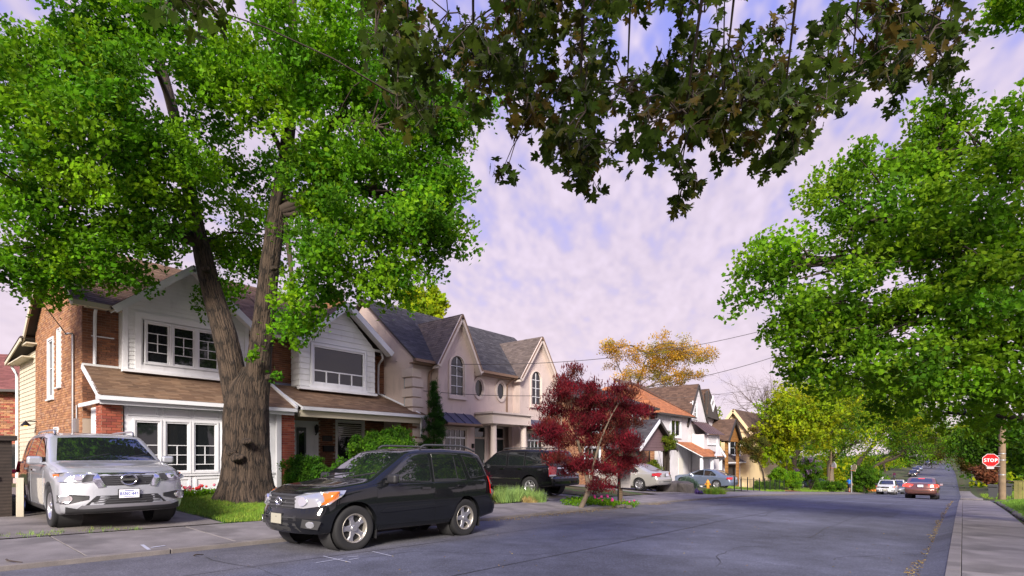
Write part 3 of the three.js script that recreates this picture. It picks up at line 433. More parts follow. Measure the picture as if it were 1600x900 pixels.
  // chimney
  wpart('chimney', box(-22.9, -22.2, 6.5, 9.0, -14.5, -13.9), HM.mortar, h); for (const [FF, po] of [[front(-22.2), rect(13.9, 14.5, 7, 8.8)], [side(13.9), rect(-22.9, -22.2, 7, 8.8)]]) brickwork(h, FF, po, [], BRICK_ORANGE, 57); wpart('chimney_cap', box(-22.95, -22.15, 8.98, 9.1, -14.55, -13.85), mConcreteB, h);
  // porch roof
  roof(h, [V(-17.4, 3.2, -9.72), V(-17.4, 3.2, -15.35), V(-19.72, 4.14, -15.2), V(-19.72, 4.14, -9.82)], SH_BROWN, { seed: 55, under: HM.white });
  wpart('gutter', bar(V(-17.36, 3.13, -9.7), V(-17.36, 3.13, -15.4), 0.12, 0.12), HM.white, h); each('fascia', [bar(V(-17.55, 2.97, -9.7), V(-17.55, 2.97, -15.2), 0.14, 0.24), bar(V(-17.55, 2.97, -15.14), V(-19.75, 2.97, -15.14), 0.12, 0.22)], HM.cream, h); wpart('soffit', box(-19.75, -17.5, 3.06, 3.08, -15.1, -9.75), HM.white, h);
  each('flashing', [fb(F, 9.95, 10.6, 4.12, 4.24, 0, 0.1), fb(F, 13.98, 15.2, 4.12, 4.22, 0, 0.1)], HM.lead, h);
  { const c = wpart('porch_column', box(-18.2, -17.75, g0, 2.9, -15.1, -14.65), HM.mortar, h); brickwork(c, front(-17.75), rect(14.65, 15.1, g0, 2.9), [], BRICK_DARK, 58); brickwork(c, side(14.65), rect(-18.2, -17.75, g0, 2.9), [], BRICK_DARK, 59); }
}
// ---------------------------------------------------------------- twin-gabled stucco house
{ const g0 = 0.05, h = thing('stucco_house', 'beige stucco house with two steep gables, arched windows and columned porch', 'house', V(-23, g0, -20), 0);
  const F = front(PX), G = front(PX + 0.45), S = side(14.95), e = 5.6;
  // left side gable wall
  const sp = [[-25, g0], [PX, g0], [PX, e], [-21.2, 8.55], [-25, e]]; wpart('wall', slab(S, sp, [], 0.25), HM.stucco, h); wpart('wall', slab(side(25.3), sp, [], 0.25), HM.stucco, h);
  const ov1 = oval(18.97, 4.72, 0.3, 0.43), ov2 = oval(20.56, 4.72, 0.3, 0.43);
  wpart('wall', slab(F, rect(15.2, 25.3, g0, e), [ov1, ov2, rect(18.7, 21.5, g0, 3.05)], 0.25, -0.002), HM.stucco, h);
  wpart('wall', [box(-25.2, -25, g0, e, -25.3, -15.2), box(PX - 0.95, PX - 0.75, g0, 3.1, -22.6, -18.6)], HM.stucco, h);
  const gables = [[15.97, 18.2, 17.15, 17.08], [21.55, 24.55, 23.1, 22.9]];
  gables.forEach(([a, b, m, wc], i) => {
    const pk = 7.55, aw = arch(wc - 0.42, wc + 0.42, 4.16, 5.93), lw = i ? rect(22.1, 23.45, 1.35, 2.68) : rect(16.3, 17.65, 1.35, 2.68);
    wpart('gable', slab(G, [[a, g0], [b, g0], [b, 5.55], [m, pk], [a, 5.55]], [aw, lw], 0.58), HM.stucco, h);
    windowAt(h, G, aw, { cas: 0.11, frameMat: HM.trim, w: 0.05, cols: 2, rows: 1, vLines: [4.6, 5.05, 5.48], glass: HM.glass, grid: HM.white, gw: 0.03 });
    windowAt(h, G, lw, { cas: 0.11, frameMat: HM.trim, w: 0.04, cols: 4, rows: 1, vLines: [2.3], split: 2.3, grid: HM.white, gw: 0.035, back: [1.35, 2.25, HM.curtain], sill: true });
    const ov = 0.28, zl = a - 0.22, zr = b + 0.22, ve = 5.42, gl = V(PX + 0.45 + ov, ve, -zl), gr = V(PX + 0.45 + ov, ve, -zr), gp = V(PX + 0.45 + ov, pk + 0.22, -m), back = -20.3;
    roof(h, [gl, gp, V(back, pk + 0.22, -m), V(-18.0, ve, -zl)], SH_TAUPE, { seed: 61 + i, tab: 0.26 }); roof(h, [gp, gr, V(-18.0, ve, -zr), V(back, pk + 0.22, -m)], SH_GREY, { seed: 63 + i, tab: 0.26 });
    for (const [p, q] of [[gl, gp], [gr, gp]]) { each('bargeboard', [bar(p.clone().add(V(0.0, -0.12, 0)), q.clone().add(V(0.0, -0.12, 0)), 0.05, 0.2), bar(p.clone().add(V(-0.24, -0.2, 0)), q.clone().add(V(-0.24, -0.19, 0)), 0.44, 0.04)], HM.trim, h); wpart('drip_edge', bar(p.clone().add(V(0.03, -0.02, 0)), q.clone().add(V(0.03, -0.02, 0)), 0.03, 0.06), HM.eaveBrown, h); }
    // standing-seam lead awning over the ground-floor window
    const A0 = i ? 21.7 : 15.85, A1 = i ? 24.6 : 18.0; const aw3 = (u, t) => V(lerp(PX + 1.15, PX + 0.46, t), lerp(2.9, 3.38, t), -u); const n = i ? 4 : 4;
    for (let k = 0; k < n; k++) { const a0 = lerp(A0, A1, k / n), a1 = lerp(A0, A1, (k + 1) / n) - 0.015; wpart('awning_panel', hexa(new THREE.Matrix4(), [[a0, 0], [a1, 0], [a1, 1], [a0, 1]].flatMap(([u, t]) => [aw3(u, t)]).map((p) => [p.x, p.y - 0.03, p.z]).concat([[a0, 0], [a1, 0], [a1, 1], [a0, 1]].map(([u, t]) => aw3(u, t)).map((p) => [p.x, p.y, p.z]))), HM.lead, h); wpart('awning_seam', bar(aw3(a0, 0).add(V(0, 0.015, 0)), aw3(a0, 1).add(V(0, 0.015, 0)), 0.025, 0.035), HM.lead, h); }
    wpart('awning_edge', [bar(V(PX + 1.16, 2.86, -A0), V(PX + 1.16, 2.86, -A1), 0.04, 0.09), box(PX + 0.46, PX + 1.12, 2.8, 2.84, -A1, -A0)], HM.eaveBrown, h);
  });
  for (const [o, c] of [[ov1, 18.97], [ov2, 20.56]]) windowAt(h, F, o, { cas: 0.12, frameMat: HM.trim, w: 0.05, cols: 1, rows: 1, uLines: [], vLines: [], sill: false });
  // main roof
  roof(h, [V(PX + 0.4, e - 0.1, -14.75), V(PX + 0.4, e - 0.1, -25.75), V(-21.2, 8.72, -25.75), V(-21.2, 8.72, -14.75)], SH_GREY, { seed: 66, tab: 0.26 }); roof(h, [V(-25.4, e - 0.2, -14.75), V(-21.2, 8.72, -14.75), V(-21.2, 8.72, -25.75), V(-25.4, e - 0.2, -25.75)], SH_GREY, { seed: 67, tab: 0.26 });
  each('gutter', [bar(V(PX + 0.44, e - 0.14, -14.7), V(PX + 0.44, e - 0.14, -16.0), 0.12, 0.12), bar(V(PX + 0.44, e - 0.14, -18.3), V(PX + 0.44, e - 0.14, -21.5), 0.12, 0.12), box(PX, PX + 0.38, e - 0.26, e - 0.2, -16, -14.75), box(PX, PX + 0.38, e - 0.26, e - 0.2, -21.5, -18.3)], HM.eaveBrown, h);
  each('downpipe', [pipe([V(PX + 0.42, e - 0.2, -15.95), V(PX + 0.1, e - 0.5, -15.8), V(PX + 0.07, e - 0.8, -15.78), V(PX + 0.07, g0, -15.78)], 0.045), pipe([V(PX + 0.42, e - 0.2, -21.2), V(PX + 0.1, e - 0.5, -21.0), V(PX + 0.07, e - 0.8, -20.98), V(PX + 0.07, 3.5, -20.98)], 0.045)], HM.eaveBrown, h);
  // quoins at the corner: each stone a part
  for (let i = 0, y = g0 + 0.15; y < 5.1; y += 0.42, i++) { const big = i % 2 ? 0.2 : 0.0; wpart('quoin', triUV(new RoundedBoxGeometry(0.5 + big, 0.36, 0.62 - big * 0.6, 1, 0.025)).translate(PX - 0.18 - big / 2, y + 0.18, -(15.16 - big * 0.3)), HM.trim, h); }
  // porch: entablature on round columns
  const px0 = PX + 0.0, px1 = PX + 1.5, p0 = 18.3, p1 = 21.1;
  wpart('entablature', [box(px0, px1, 3.0, 3.42, -p1, -p0), box(px0, px1 + 0.1, 3.42, 3.5, -p1 - 0.1, -p0 + 0.1), box(px0, px1 + 0.05, 2.96, 3.0, -p1 - 0.04, -p0 + 0.04)], HM.trim, h);
  for (const s of [18.6, 20.8]) { const c = wpart('column', new THREE.LatheGeometry([[0.0, 0], [0.19, 0], [0.19, 0.06], [0.16, 0.12], [0.155, 1.4], [0.135, 2.76], [0.17, 2.80], [0.18, 2.86], [0, 2.86]].map((p) => new THREE.Vector2(...p)), 20).translate(px1 - 0.22, g0 + 0.06, -s), HM.trim, h); wpart('plinth', box(px1 - 0.42, px1 - 0.02, g0 - 0.05, g0 + 0.06, -s - 0.2, -s + 0.2), HM.trim, c); }
  wpart('porch_step', box(PX - 0.8, px1, g0 - 0.1, g0 + 0.12, -21.2, -18.4), mConcreteB, h);
  const D = front(PX - 0.7);
  for (const s of [19.25, 20.7]) { each('door_surround', [fb(D, s - 0.16, s, g0 + 0.1, 3.0, -0.05, 0.06), fb(D, s + 0.85, s + 1.01, g0 + 0.1, 3.0, -0.05, 0.06), fb(D, s, s + 0.85, 2.9, 3.0, -0.05, 0.06), fb(D, s, s + 0.85, 2.33, 2.42, -0.05, 0.05)], HM.trim, h); const d = wpart('door', fb(D, s, s + 0.85, g0 + 0.12, 2.33, -0.04, 0.02), HM.doorGreen, h); wpart('handle', fb(D, s + 0.74, s + 0.78, 1.1, 1.3, 0.02, 0.07), HM.steel, d); wpart('fanlight', fb(D, s, s + 0.85, 2.42, 2.9, -0.04, 0.0), HM.glass, h); }
  wpart('wall_lamp', [fb(G, 18.0, 18.1, 1.85, 2.05, 0.01, 0.1)], HM.iron, h);
}
// ---------------------------------------------------------------- brick house with a low dark hipped roof, behind the red maple
function groundAt(x, s) { return groundY(x, s); }
{ const g0 = groundAt(-18, 32) - 0.1, h = thing('hipped_brick_house', 'red brick house with dark hipped roof half hidden behind the red-leaved tree', 'house', V(-22, g0, -32), 0);
  const F = front(PX), S = side(26.0), e = 5.0, ws = [rect(29.2, 30.4, 3.0, 4.4), rect(34.6, 35.8, 3.0, 4.4), rect(28.4, 30.2, 0.6, 2.0)];
  wpart('wall', slab(F, rect(26.0, 37.3, g0, e), ws, 0.25), HM.mortar, h); brickwork(h, F, rect(26.0, 37.3, g0, e), ws, BRICK_ORANGE, 71);
  wpart('wall', [slab(S, rect(-28, PX - 0.26, g0, e), [], 0.2), box(-28, PX - 0.26, g0, e, -37.3, -37.05)], HM.mortar, h); ws.forEach((w) => windowAt(h, F, w, { cols: 2, rows: 2 }));
  const a = V(PX + 0.5, e - 0.02, -25.6), b = V(PX + 0.5, e - 0.02, -37.8), c = V(-28.4, e - 0.02, -37.8), d = V(-28.4, e - 0.02, -25.6), r1 = V(-22.8, e + 2.3, -30.3), r2 = V(-22.8, e + 2.3, -33.1);
  roof(h, [a, b, r2, r1], SH_GREY, { seed: 72 }); roof(h, [d, a, r1], SH_GREY, { seed: 73 }); roof(h, [b, c, r2], SH_GREY, { seed: 74 }); roof(h, [c, d, r1, r2], SH_GREY, { seed: 75 });
  each('gutter', [bar(a.clone().add(V(0.05, -0.05, 0)), b.clone().add(V(0.05, -0.05, 0)), 0.14, 0.14), bar(b.clone().add(V(0, -0.05, 0)), c.clone().add(V(0, -0.05, 0)), 0.14, 0.14), box(PX + 0.01, PX + 0.5, e - 0.16, e - 0.12, -37.7, -25.7)], HM.eaveDark, h); wpart('downpipe', pipe([V(PX + 0.5, e - 0.1, -37.5), V(PX + 0.1, e - 0.4, -37.2), V(PX + 0.07, e - 0.7, -37.2), V(PX + 0.07, g0, -37.2)], 0.05), HM.eaveDark, h);
  // projecting porch with a boarded gable
  const P2 = front(PX + 2.2), pm = 33.4, w = 2.6, pe = 2.05, pk = 3.75; wpart('porch_gable', slab(P2, [[pm - w, pe], [pm + w, pe], [pm, pk]], [], 0.15), HM.purpleSiding, h);
  clapboards(h, P2, pe, pk - 0.08, (v) => [pm - w * (pk - v) / (pk - pe), pm + w * (pk - v) / (pk - pe)], HM.purpleSiding, 0.17);
  for (const q of [-1, 1]) { roof(h, q < 0 ? [V(PX + 2.6, pe - 0.12, -(pm - w - 0.25)), V(PX + 2.6, pk + 0.12, -pm), V(PX, pk + 0.12, -pm), V(PX, pe - 0.12, -(pm - w - 0.25))] : [V(PX + 2.6, pk + 0.12, -pm), V(PX + 2.6, pe - 0.12, -(pm + w + 0.25)), V(PX, pe - 0.12, -(pm + w + 0.25)), V(PX, pk + 0.12, -pm)], SH_GREY, { seed: 76 + q }); wpart('bargeboard', bar(V(PX + 2.62, pe - 0.2, -(pm + q * (w + 0.25))), V(PX + 2.62, pk + 0.02, -pm), 0.06, 0.2), q > 0 ? HM.eaveDark : HM.white, h); wpart('porch_column', box(PX + 1.85, PX + 2.2, g0, pe, -(pm + q * 2.3) - 0.18, -(pm + q * 2.3) + 0.18), HM.greyWood, h); }
  wpart('beam', box(PX, PX + 2.22, pe - 0.22, pe - 0.01, -(pm + w), -(pm - w)), HM.purpleSiding, h); const dd = wpart('door', fb(F, 33, 33.95, g0 + 0.2, 2.0, 0.02, 0.06), HM.doorDark, h); wpart('handle', fb(F, 33.8, 33.84, 0.6, 0.75, 0.06, 0.1), HM.steel, dd);
}
// ---------------------------------------------------------------- white house with the terracotta hipped roof
{ const g0 = groundAt(-18, 42) - 0.1, h = thing('hipped_white_house', 'white rendered house with terracotta hipped roof and brick side wall', 'house', V(-22, g0, -42), 0);
  const F = front(PX), S = side(38.75), e = 4.75, w = rect(41.15, 42.95, 3.1, 4.36);
  wpart('wall', slab(F, rect(38.75, 44.7, g0, e), [w], 0.25), HM.whiteStucco, h); wpart('wall', slab(S, rect(-27, PX - 0.26, g0, e), [], 0.25), HM.mortar, h); brickwork(h, S, rect(-21.5, PX - 0.26, g0, e), [], BRICK_ORANGE, 81); wpart('wall', box(-27, PX - 0.26, g0, e, -44.7, -44.45), HM.whiteStucco, h);
  windowAt(h, F, w, { cas: 0.16, cols: 2, rows: 1, gw: 0.09, w: 0.05 });
  const a = V(PX + 0.45, e - 0.02, -38.3), b = V(PX + 0.45, e - 0.02, -45.2), c = V(-27.4, e - 0.02, -45.2), d = V(-27.4, e - 0.02, -38.3), r1 = V(-21.2, 7.35, -41.6), r2 = V(-24, 7.35, -41.9);
  roof(h, [a, b, r1], SH_ORANGE, { seed: 82 }); roof(h, [d, a, r1, r2], SH_ORANGE, { seed: 83 }); roof(h, [b, c, r2, r1], SH_ORANGE, { seed: 84 }); roof(h, [c, d, r2], SH_ORANGE, { seed: 85 });
  each('gutter', [bar(a.clone().add(V(0.04, -0.06, 0)), b.clone().add(V(0.04, -0.06, 0)), 0.12, 0.13), bar(a.clone().add(V(0, -0.06, 0)), d.clone().add(V(0, -0.06, 0)), 0.12, 0.13)], HM.eaveDark, h);
  // small porch with its own orange roof and white gable end
  const x1 = PX + 2.3, pe = 1.42, pk = 2.62; roof(h, [V(x1, pe, -41.9), V(x1, pe, -46.6), V(PX + 0.02, pk + 0.0, -46.6), V(PX + 0.02, pk, -41.9)], SH_ORANGE, { seed: 86, under: HM.white });
  each('fascia', [bar(V(x1 + 0.02, pe - 0.08, -41.9), V(x1 + 0.02, pe - 0.08, -46.6), 0.05, 0.16)], HM.eaveDark, h); wpart('porch_gable', slab(frame(V(0, 0, 46.62 * -1), V(-1, 0, 0)), [[-x1, pe - 0.1], [-PX, pe - 0.1], [-PX, pk - 0.05]], [], 0.08), HM.white, h);
  each('porch_gable', [bar(V(x1 + 0.1, pe - 0.02, -46.7), V(x1 - 0.2, pk - 0.2, -45.6), 0.08, 0.2), bar(V(x1 + 0.1, pe - 0.02, -44.5), V(x1 - 0.2, pk - 0.2, -45.6), 0.08, 0.2), slab(front(x1 - 0.05), [[44.5, pe - 0.2], [46.7, pe - 0.2], [45.6, pk - 0.2]], [], 0.1)], HM.white, h);
  for (const s of [42.1, 44.4, 46.4]) wpart('porch_column', box(x1 - 0.3, x1 - 0.1, g0, pe - 0.12, -s - 0.1, -s + 0.1), HM.white, h);
  wpart('railing', [box(x1 - 0.25, x1 - 0.15, g0 + 0.85, g0 + 0.95, -46.4, -44.4), ...steps(44.5, 46.3, 0.15).map((s) => box(x1 - 0.22, x1 - 0.18, g0 + 0.1, g0 + 0.85, -s - 0.02, -s + 0.02))], HM.white, h);
  wpart('door', fb(F, 42.6, 43.5, g0 + 0.1, 1.3, 0.01, 0.05), HM.curtain, h);
}
// ---------------------------------------------------------------- white house under the steep brown gable
{ const g0 = groundAt(-18, 47) - 0.1, h = thing('steep_gable_house', 'white house with steep brown shingled gable and ribbed metal awning', 'house', V(-22, g0, -47), 0);
  const F = front(PX), e = 4.35, m = 46.9, pk = 7.75, w = rect(45.7, 46.5, 4.75, 6.1), w2 = rect(45.8, 48.0, 2.75, 3.3);
  wpart('wall', slab(F, [[44.75, g0], [49.0, g0], [49.0, e], [m, pk - 0.1], [44.75, e]], [w, w2], 0.25), HM.whiteStucco, h); wpart('wall', [box(-27, PX - 0.26, g0, e, -49, -48.75)], HM.whiteStucco, h);
  windowAt(h, F, w, { cas: 0.1, cols: 2, rows: 3, gw: 0.05 }); windowAt(h, F, w2, { cas: 0.1, cols: 4, rows: 1, gw: 0.05 });
  roof(h, [V(PX + 0.07, e - 0.3, -44.4), V(PX + 0.07, pk, -m), V(-27, pk, -m), V(-27, e - 0.3, -44.4)], SH_DARKBROWN, { seed: 91 }); roof(h, [V(PX + 0.07, pk, -m), V(PX + 0.07, e - 0.3, -49.35), V(-27, e - 0.3, -49.35), V(-27, pk, -m)], SH_DARKBROWN, { seed: 92 });
  for (const q of [44.4, 49.35]) wpart('bargeboard', bar(V(PX + 0.09, e - 0.42, -q), V(PX + 0.09, pk - 0.12, -m), 0.06, 0.24), HM.eaveDark, h);
  roof(h, [V(-19.4, 5.7, -40.6), V(-19.4, 5.7, -45.4), V(-22.6, 8.0, -45.8), V(-22.6, 8.0, -40.6)], SH_DARKBROWN, { seed: 93 }); wpart('wall', box(-24, -20.0, 4.4, 5.8, -45, -41), HM.whiteStucco, h);
  const aw = (u, t) => V(lerp(PX + 1.5, PX + 0.02, t), lerp(3.35, 4.45, t), -lerp(u, lerp(u, 47, 0.15), t)); const n = 7;
  for (let k = 0; k < n; k++) { const a0 = lerp(45.0, 49.4, k / n), a1 = lerp(45.0, 49.4, (k + 1) / n) - 0.02, q = [[a0, 0], [a1, 0], [a1, 1], [a0, 1]].map(([u, t]) => aw(u, t)); wpart('awning_panel', hexa(new THREE.Matrix4(), q.map((p) => [p.x, p.y - 0.04, p.z]).concat(q.map((p) => [p.x, p.y, p.z]))), HM.copper, h); wpart('awning_seam', bar(aw(a0, 0).add(V(0, 0.02, 0)), aw(a0, 1).add(V(0, 0.02, 0)), 0.04, 0.05), HM.copper, h); }
  wpart('bow', slab(front(PX + 1.1), rect(45.3, 49.1, g0, 3.3), [], 1.05), HM.whiteStucco, h); windowAt(h, front(PX + 1.1), rect(46.2, 48.4, 2.55, 3.1), { cas: 0.1, cols: 4, rows: 1, gw: 0.06 });
}
// ---------------------------------------------------------------- dark gambrel with the timber-posted porch
{ const g0 = groundAt(-18, 51) - 0.1, h = thing('gambrel_house', 'dark shingled house with white lozenge window and timber-posted porch gable', 'house', V(-22, g0, -51), 0);
  const m = 49.9, F = front(PX - 0.4); wpart('wall', slab(F, [[49.05, g0], [52.3, g0], [52.3, 4.8], [51.3, 6.6], [50.3, 7.4], [49.05, 6.4]], [], 0.3), HM.whiteStucco, h);
  roof(h, [V(PX + 0.1, 7.55, -49.3), V(PX + 0.1, 4.9, -52.0), V(-26, 4.9, -52.0), V(-26, 7.55, -49.3)], SH_DARKBROWN, { seed: 95 }); roof(h, [V(PX + 0.1, 5.2, -48.9), V(PX + 0.1, 7.55, -49.3), V(-26, 7.55, -49.3), V(-26, 5.2, -48.9)], SH_DARKBROWN, { seed: 96 });
  wpart('gable_face', slab(front(PX + 0.06), [[48.95, 5.0], [52.0, 4.85], [51.4, 6.0], [49.4, 7.5], [48.95, 7.2]], [], 0.2), HM.deck, h);
  windowAt(h, front(PX + 0.08), oval(50.2, 6.25, 0.3, 0.52, 4), { cas: 0.22, cols: 1, rows: 1, uLines: [], vLines: [], sill: false, w: 0.06 });
  const pm = 52.0, w = 2.0, pe = 3.05, pk = 4.9, xo = PX + 1.6;
  roof(h, [V(xo, pe - 0.2, -(pm - w)), V(xo, pk, -pm), V(PX - 0.4, pk, -pm), V(PX - 0.4, pe - 0.2, -(pm - w))], SH_DARKBROWN, { seed: 97 }); roof(h, [V(xo, pk, -pm), V(xo, pe - 0.2, -(pm + w)), V(PX - 0.4, pe - 0.2, -(pm + w)), V(PX - 0.4, pk, -pm)], SH_DARKBROWN, { seed: 98 });
  wpart('porch_gable', slab(front(xo - 0.3), [[pm - w + 0.3, pe], [pm + w - 0.3, pe], [pm, pk - 0.15]], [], 0.1), HM.wood, h); clapboards(h, front(xo - 0.3), pe, pk - 0.2, (v) => [pm - (w - 0.3) * (pk - 0.15 - v) / (pk - 0.15 - pe), pm + (w - 0.3) * (pk - 0.15 - v) / (pk - 0.15 - pe)], HM.wood, 0.2);
  for (const q of [-1, 1]) { wpart('bargeboard', bar(V(xo + 0.02, pe - 0.32, -(pm + q * w)), V(xo + 0.02, pk - 0.12, -pm), 0.08, 0.26), HM.eaveDark, h); wpart('porch_post', box(xo - 0.45, xo - 0.22, g0, pe, -(pm + q * 1.55) - 0.12, -(pm + q * 1.55) + 0.12), HM.wood, h); }
  wpart('beam', [box(xo - 0.45, xo - 0.22, pe - 0.25, pe - 0.002, -(pm + 1.6), -(pm - 1.6))], HM.wood, h);
}
// ---------------------------------------------------------------- cream gabled house with a garage wing
{ const g0 = groundAt(-18, 59) - 0.1, h = thing('cream_gable_house', 'cream house with sunlit gable above a low grey-roofed wing', 'house', V(-23, g0, -59), 0);
  const x = -20.2, sg = 56.6, S = side(sg), pk = atS(1148, 641, sg), e = atS(1130, 674, sg).y, xl = atS(1126, 674, sg).x, xr = 2 * pk.x - xl;
  wpart('wall', slab(S, [[xl, g0], [xr, g0], [xr, e], [pk.x, pk.y - 0.15], [xl, e]], [rect(pk.x - 0.5, pk.x + 0.5, e - 2.4, e - 1.0)], 0.3), HM.yellow, h); windowAt(h, S, rect(pk.x - 0.5, pk.x + 0.5, e - 2.4, e - 1.0), { cols: 2, rows: 2 }); wpart('wall', box(xr - 0.3, xr, g0, e, -68, -sg - 0.31), HM.yellow, h);
  const z0 = -sg + 0.5, z1 = -69; roof(h, [V(xr + 0.4, e - 0.3, z0), V(xr + 0.4, e - 0.3, z1), V(pk.x, pk.y + 0.1, z1), V(pk.x, pk.y + 0.1, z0)], SH_DARKBROWN, { seed: 101 }); roof(h, [V(xl - 0.4, e - 0.3, z1), V(xl - 0.4, e - 0.3, z0), V(pk.x, pk.y + 0.1, z0), V(pk.x, pk.y + 0.1, z1)], SH_DARKBROWN, { seed: 102 });
  for (const q of [xl - 0.4, xr + 0.4]) wpart('bargeboard', bar(V(q, e - 0.42, z0 + 0.02), V(pk.x, pk.y - 0.04, z0 + 0.02), 0.08, 0.28), HM.yellow, h); wpart('string_course', fb(S, xl, xr, e - 0.1, e + 0.08, 0, 0.12), HM.yellow, h);
  const x2 = -17.2, s0 = 51.2, s1 = 70, le = 1.0, F2 = front(x2); wpart('wing_wall', slab(F2, rect(s0, s1, g0, le), [], 0.2), HM.whiteStucco, h);
  roof(h, [V(x2 + 0.5, le - 0.1, -s0 + 0.3), V(x2 + 0.5, le - 0.1, -s1 - 0.3), V(x - 0.02 + 0.3, 2.55, -s1), V(x + 0.3, 2.55, -s0)], SH_TAUPE, { seed: 103 }); wpart('gutter', bar(V(x2 + 0.52, le - 0.16, -s0 + 0.3), V(x2 + 0.52, le - 0.16, -s1), 0.12, 0.12), HM.white, h);
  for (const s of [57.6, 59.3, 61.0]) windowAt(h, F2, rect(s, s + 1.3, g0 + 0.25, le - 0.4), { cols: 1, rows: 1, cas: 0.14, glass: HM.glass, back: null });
  wpart('garage_door', fb(F2, 52.2, 55, g0, 0.6, 0.01, 0.05), HM.greyWood, h);
}
// far roof beyond it
{ const h = thing('terracotta_house', 'distant house with plain terracotta roof showing between gables', 'house', V(-34, -1, -68), 0); wpart('wall', box(-38, -30, -1.5, 5.2, -76, -62), HM.yellow, h); roof(h, [V(-29.5, 5.0, -61), V(-29.5, 5.0, -77), V(-34, 8.0, -77), V(-34, 8.0, -61)], SH_ORANGE, { seed: 105 }); roof(h, [V(-38.5, 5.0, -61), V(-34, 8, -61), V(-34, 8, -77), V(-38.5, 5.0, -77)], SH_ORANGE, { seed: 106 }); }
// ---------------------------------------------------------------- small brick house across the rear gardens
{ const x0 = -30.5, sF = -0.5, h = thing('rear_brick_house', 'small red brick house with maroon roof behind the dark timber fence', 'house', V(-34, 0.4, -4), 0);
  const w = rect(-33.2, -31.9, 3.0, 4.9), p0 = atD(2, 655, 22), F = frame(V(-36, 0, 1.5), V(0.62, 0, -0.785).normalize());
  const ww = rect(4.0, 5.2, 2.35, 3.75), w3 = rect(6.6, 7.6, 0.9, 1.9);
  wpart('wall', slab(F, rect(0, 11.5, 0.2, 4.35), [ww, w3], 0.25), HM.mortar, h); brickwork(h, F, rect(0, 11.5, 0.2, 4.35), [ww, w3], BRICK_RED.concat(BRICK_ORANGE), 111);
  windowAt(h, F, ww, { cols: 1, rows: 2, frameMat: HM.eaveDark, back: [2.9, 3.7] }); windowAt(h, F, w3, { cols: 2, rows: 1, frameMat: HM.eaveDark });
  const q = (u, v, ww_) => V(u, v, ww_).applyMatrix4(F); roof(h, [q(-0.4, 4.3, 0.4), q(11.9, 4.3, 0.4), q(7.5, 6.5, -4.2), q(4, 6.5, -4.2)], SH_MAROON, { seed: 112 }); roof(h, [q(11.9, 4.3, 0.4), q(11.9, 4.3, -8.8), q(7.5, 6.5, -4.2)], SH_MAROON, { seed: 113 });
  wpart('gutter', bar(q(-0.4, 4.25, 0.45), q(11.9, 4.25, 0.45), 0.1, 0.1), HM.eaveDark, h); wpart('wall', box(-0.1, 0.1, 0, 4.2, -8, 0).translate(11.4, 0, 0).applyMatrix4(F), HM.mortar, h);
}

// ================================================================ vehicles.  Own axes: x forward, y up, z to the car's right... wheels stand on y = 0
const CM = {
  glass: phys(lin(0.010, 0.012, 0.014), 0.02, { ior: 1.7, clearcoat: 1, clearcoatRoughness: 0.0 }), rubber: mat(lin(0.016, 0.016, 0.017), 0.85), trim: mat(lin(0.02, 0.02, 0.022), 0.55), grey: mat(lin(0.05, 0.05, 0.053), 0.45),
  chrome: mat(lin(0.78, 0.79, 0.82), 0.12, { metalness: 1 }), alloy: mat(lin(0.55, 0.55, 0.57), 0.32, { metalness: 0.85 }), rust: mat(lin(0.45, 0.42, 0.37), 0.4, { metalness: 0.7 }),
  lamp: phys(lin(0.42, 0.43, 0.45), 0.15, { metalness: 0.5, clearcoat: 1, clearcoatRoughness: 0.02 }), amber: phys(lin(0.62, 0.15, 0.015), 0.15, { clearcoat: 1 }), red: phys(lin(0.42, 0.012, 0.012), 0.15, { clearcoat: 1 }),
  redLit: phys(lin(0.6, 0.03, 0.02), 0.15, { emissive: lin(1, 0.05, 0.03), emissiveIntensity: 1.6 }), well: mat(lin(0.035, 0.035, 0.036), 0.95), beam: phys(lin(0.8, 0.82, 0.85), 0.05, { metalness: 0.9 }),
};
const flake = texture(256, (u, v, x, y) => 0.5 + 0.5 * (speck(x, y) - 0.5), { srgb: false, metres: 0.1 });
const paintOf = (c, metal = 0.35, rough = 0.34) => phys(c, rough, { metalness: metal, clearcoat: 1, clearcoatRoughness: 0.03, specularIntensity: metal ? 1 : 0.05 });
const PAINT = { silver: paintOf(lin(0.47, 0.485, 0.52), 0.45, 0.36), black: paintOf(lin(0.009, 0.010, 0.012), 0.0, 0.3), black2: paintOf(lin(0.008, 0.008, 0.010), 0.0, 0.3), champagne: paintOf(lin(0.50, 0.49, 0.45), 0.45, 0.35), blueGrey: paintOf(lin(0.15, 0.19, 0.27), 0.45, 0.35), bronze: paintOf(lin(0.20, 0.085, 0.065), 0.5, 0.35), white: paintOf(lin(0.72, 0.73, 0.75), 0.0, 0.35), grey: paintOf(lin(0.14, 0.145, 0.155), 0.4, 0.35), blue: paintOf(lin(0.02, 0.12, 0.42), 0.3, 0.35), navy: paintOf(lin(0.03, 0.045, 0.08), 0.3, 0.35) };
const curveAt = (pts) => { const ev = (x) => { if (x >= pts[0][0]) return pts[0][1]; for (let i = 1; i < pts.length; i++) if (x >= pts[i][0]) { const [a, b] = pts[i - 1], [c, d] = pts[i]; return lerp(b, d, (a - x) / (a - c || 1)); } return pts[pts.length - 1][1]; }; return ev; };   // pts run from the nose (largest x) to the tail
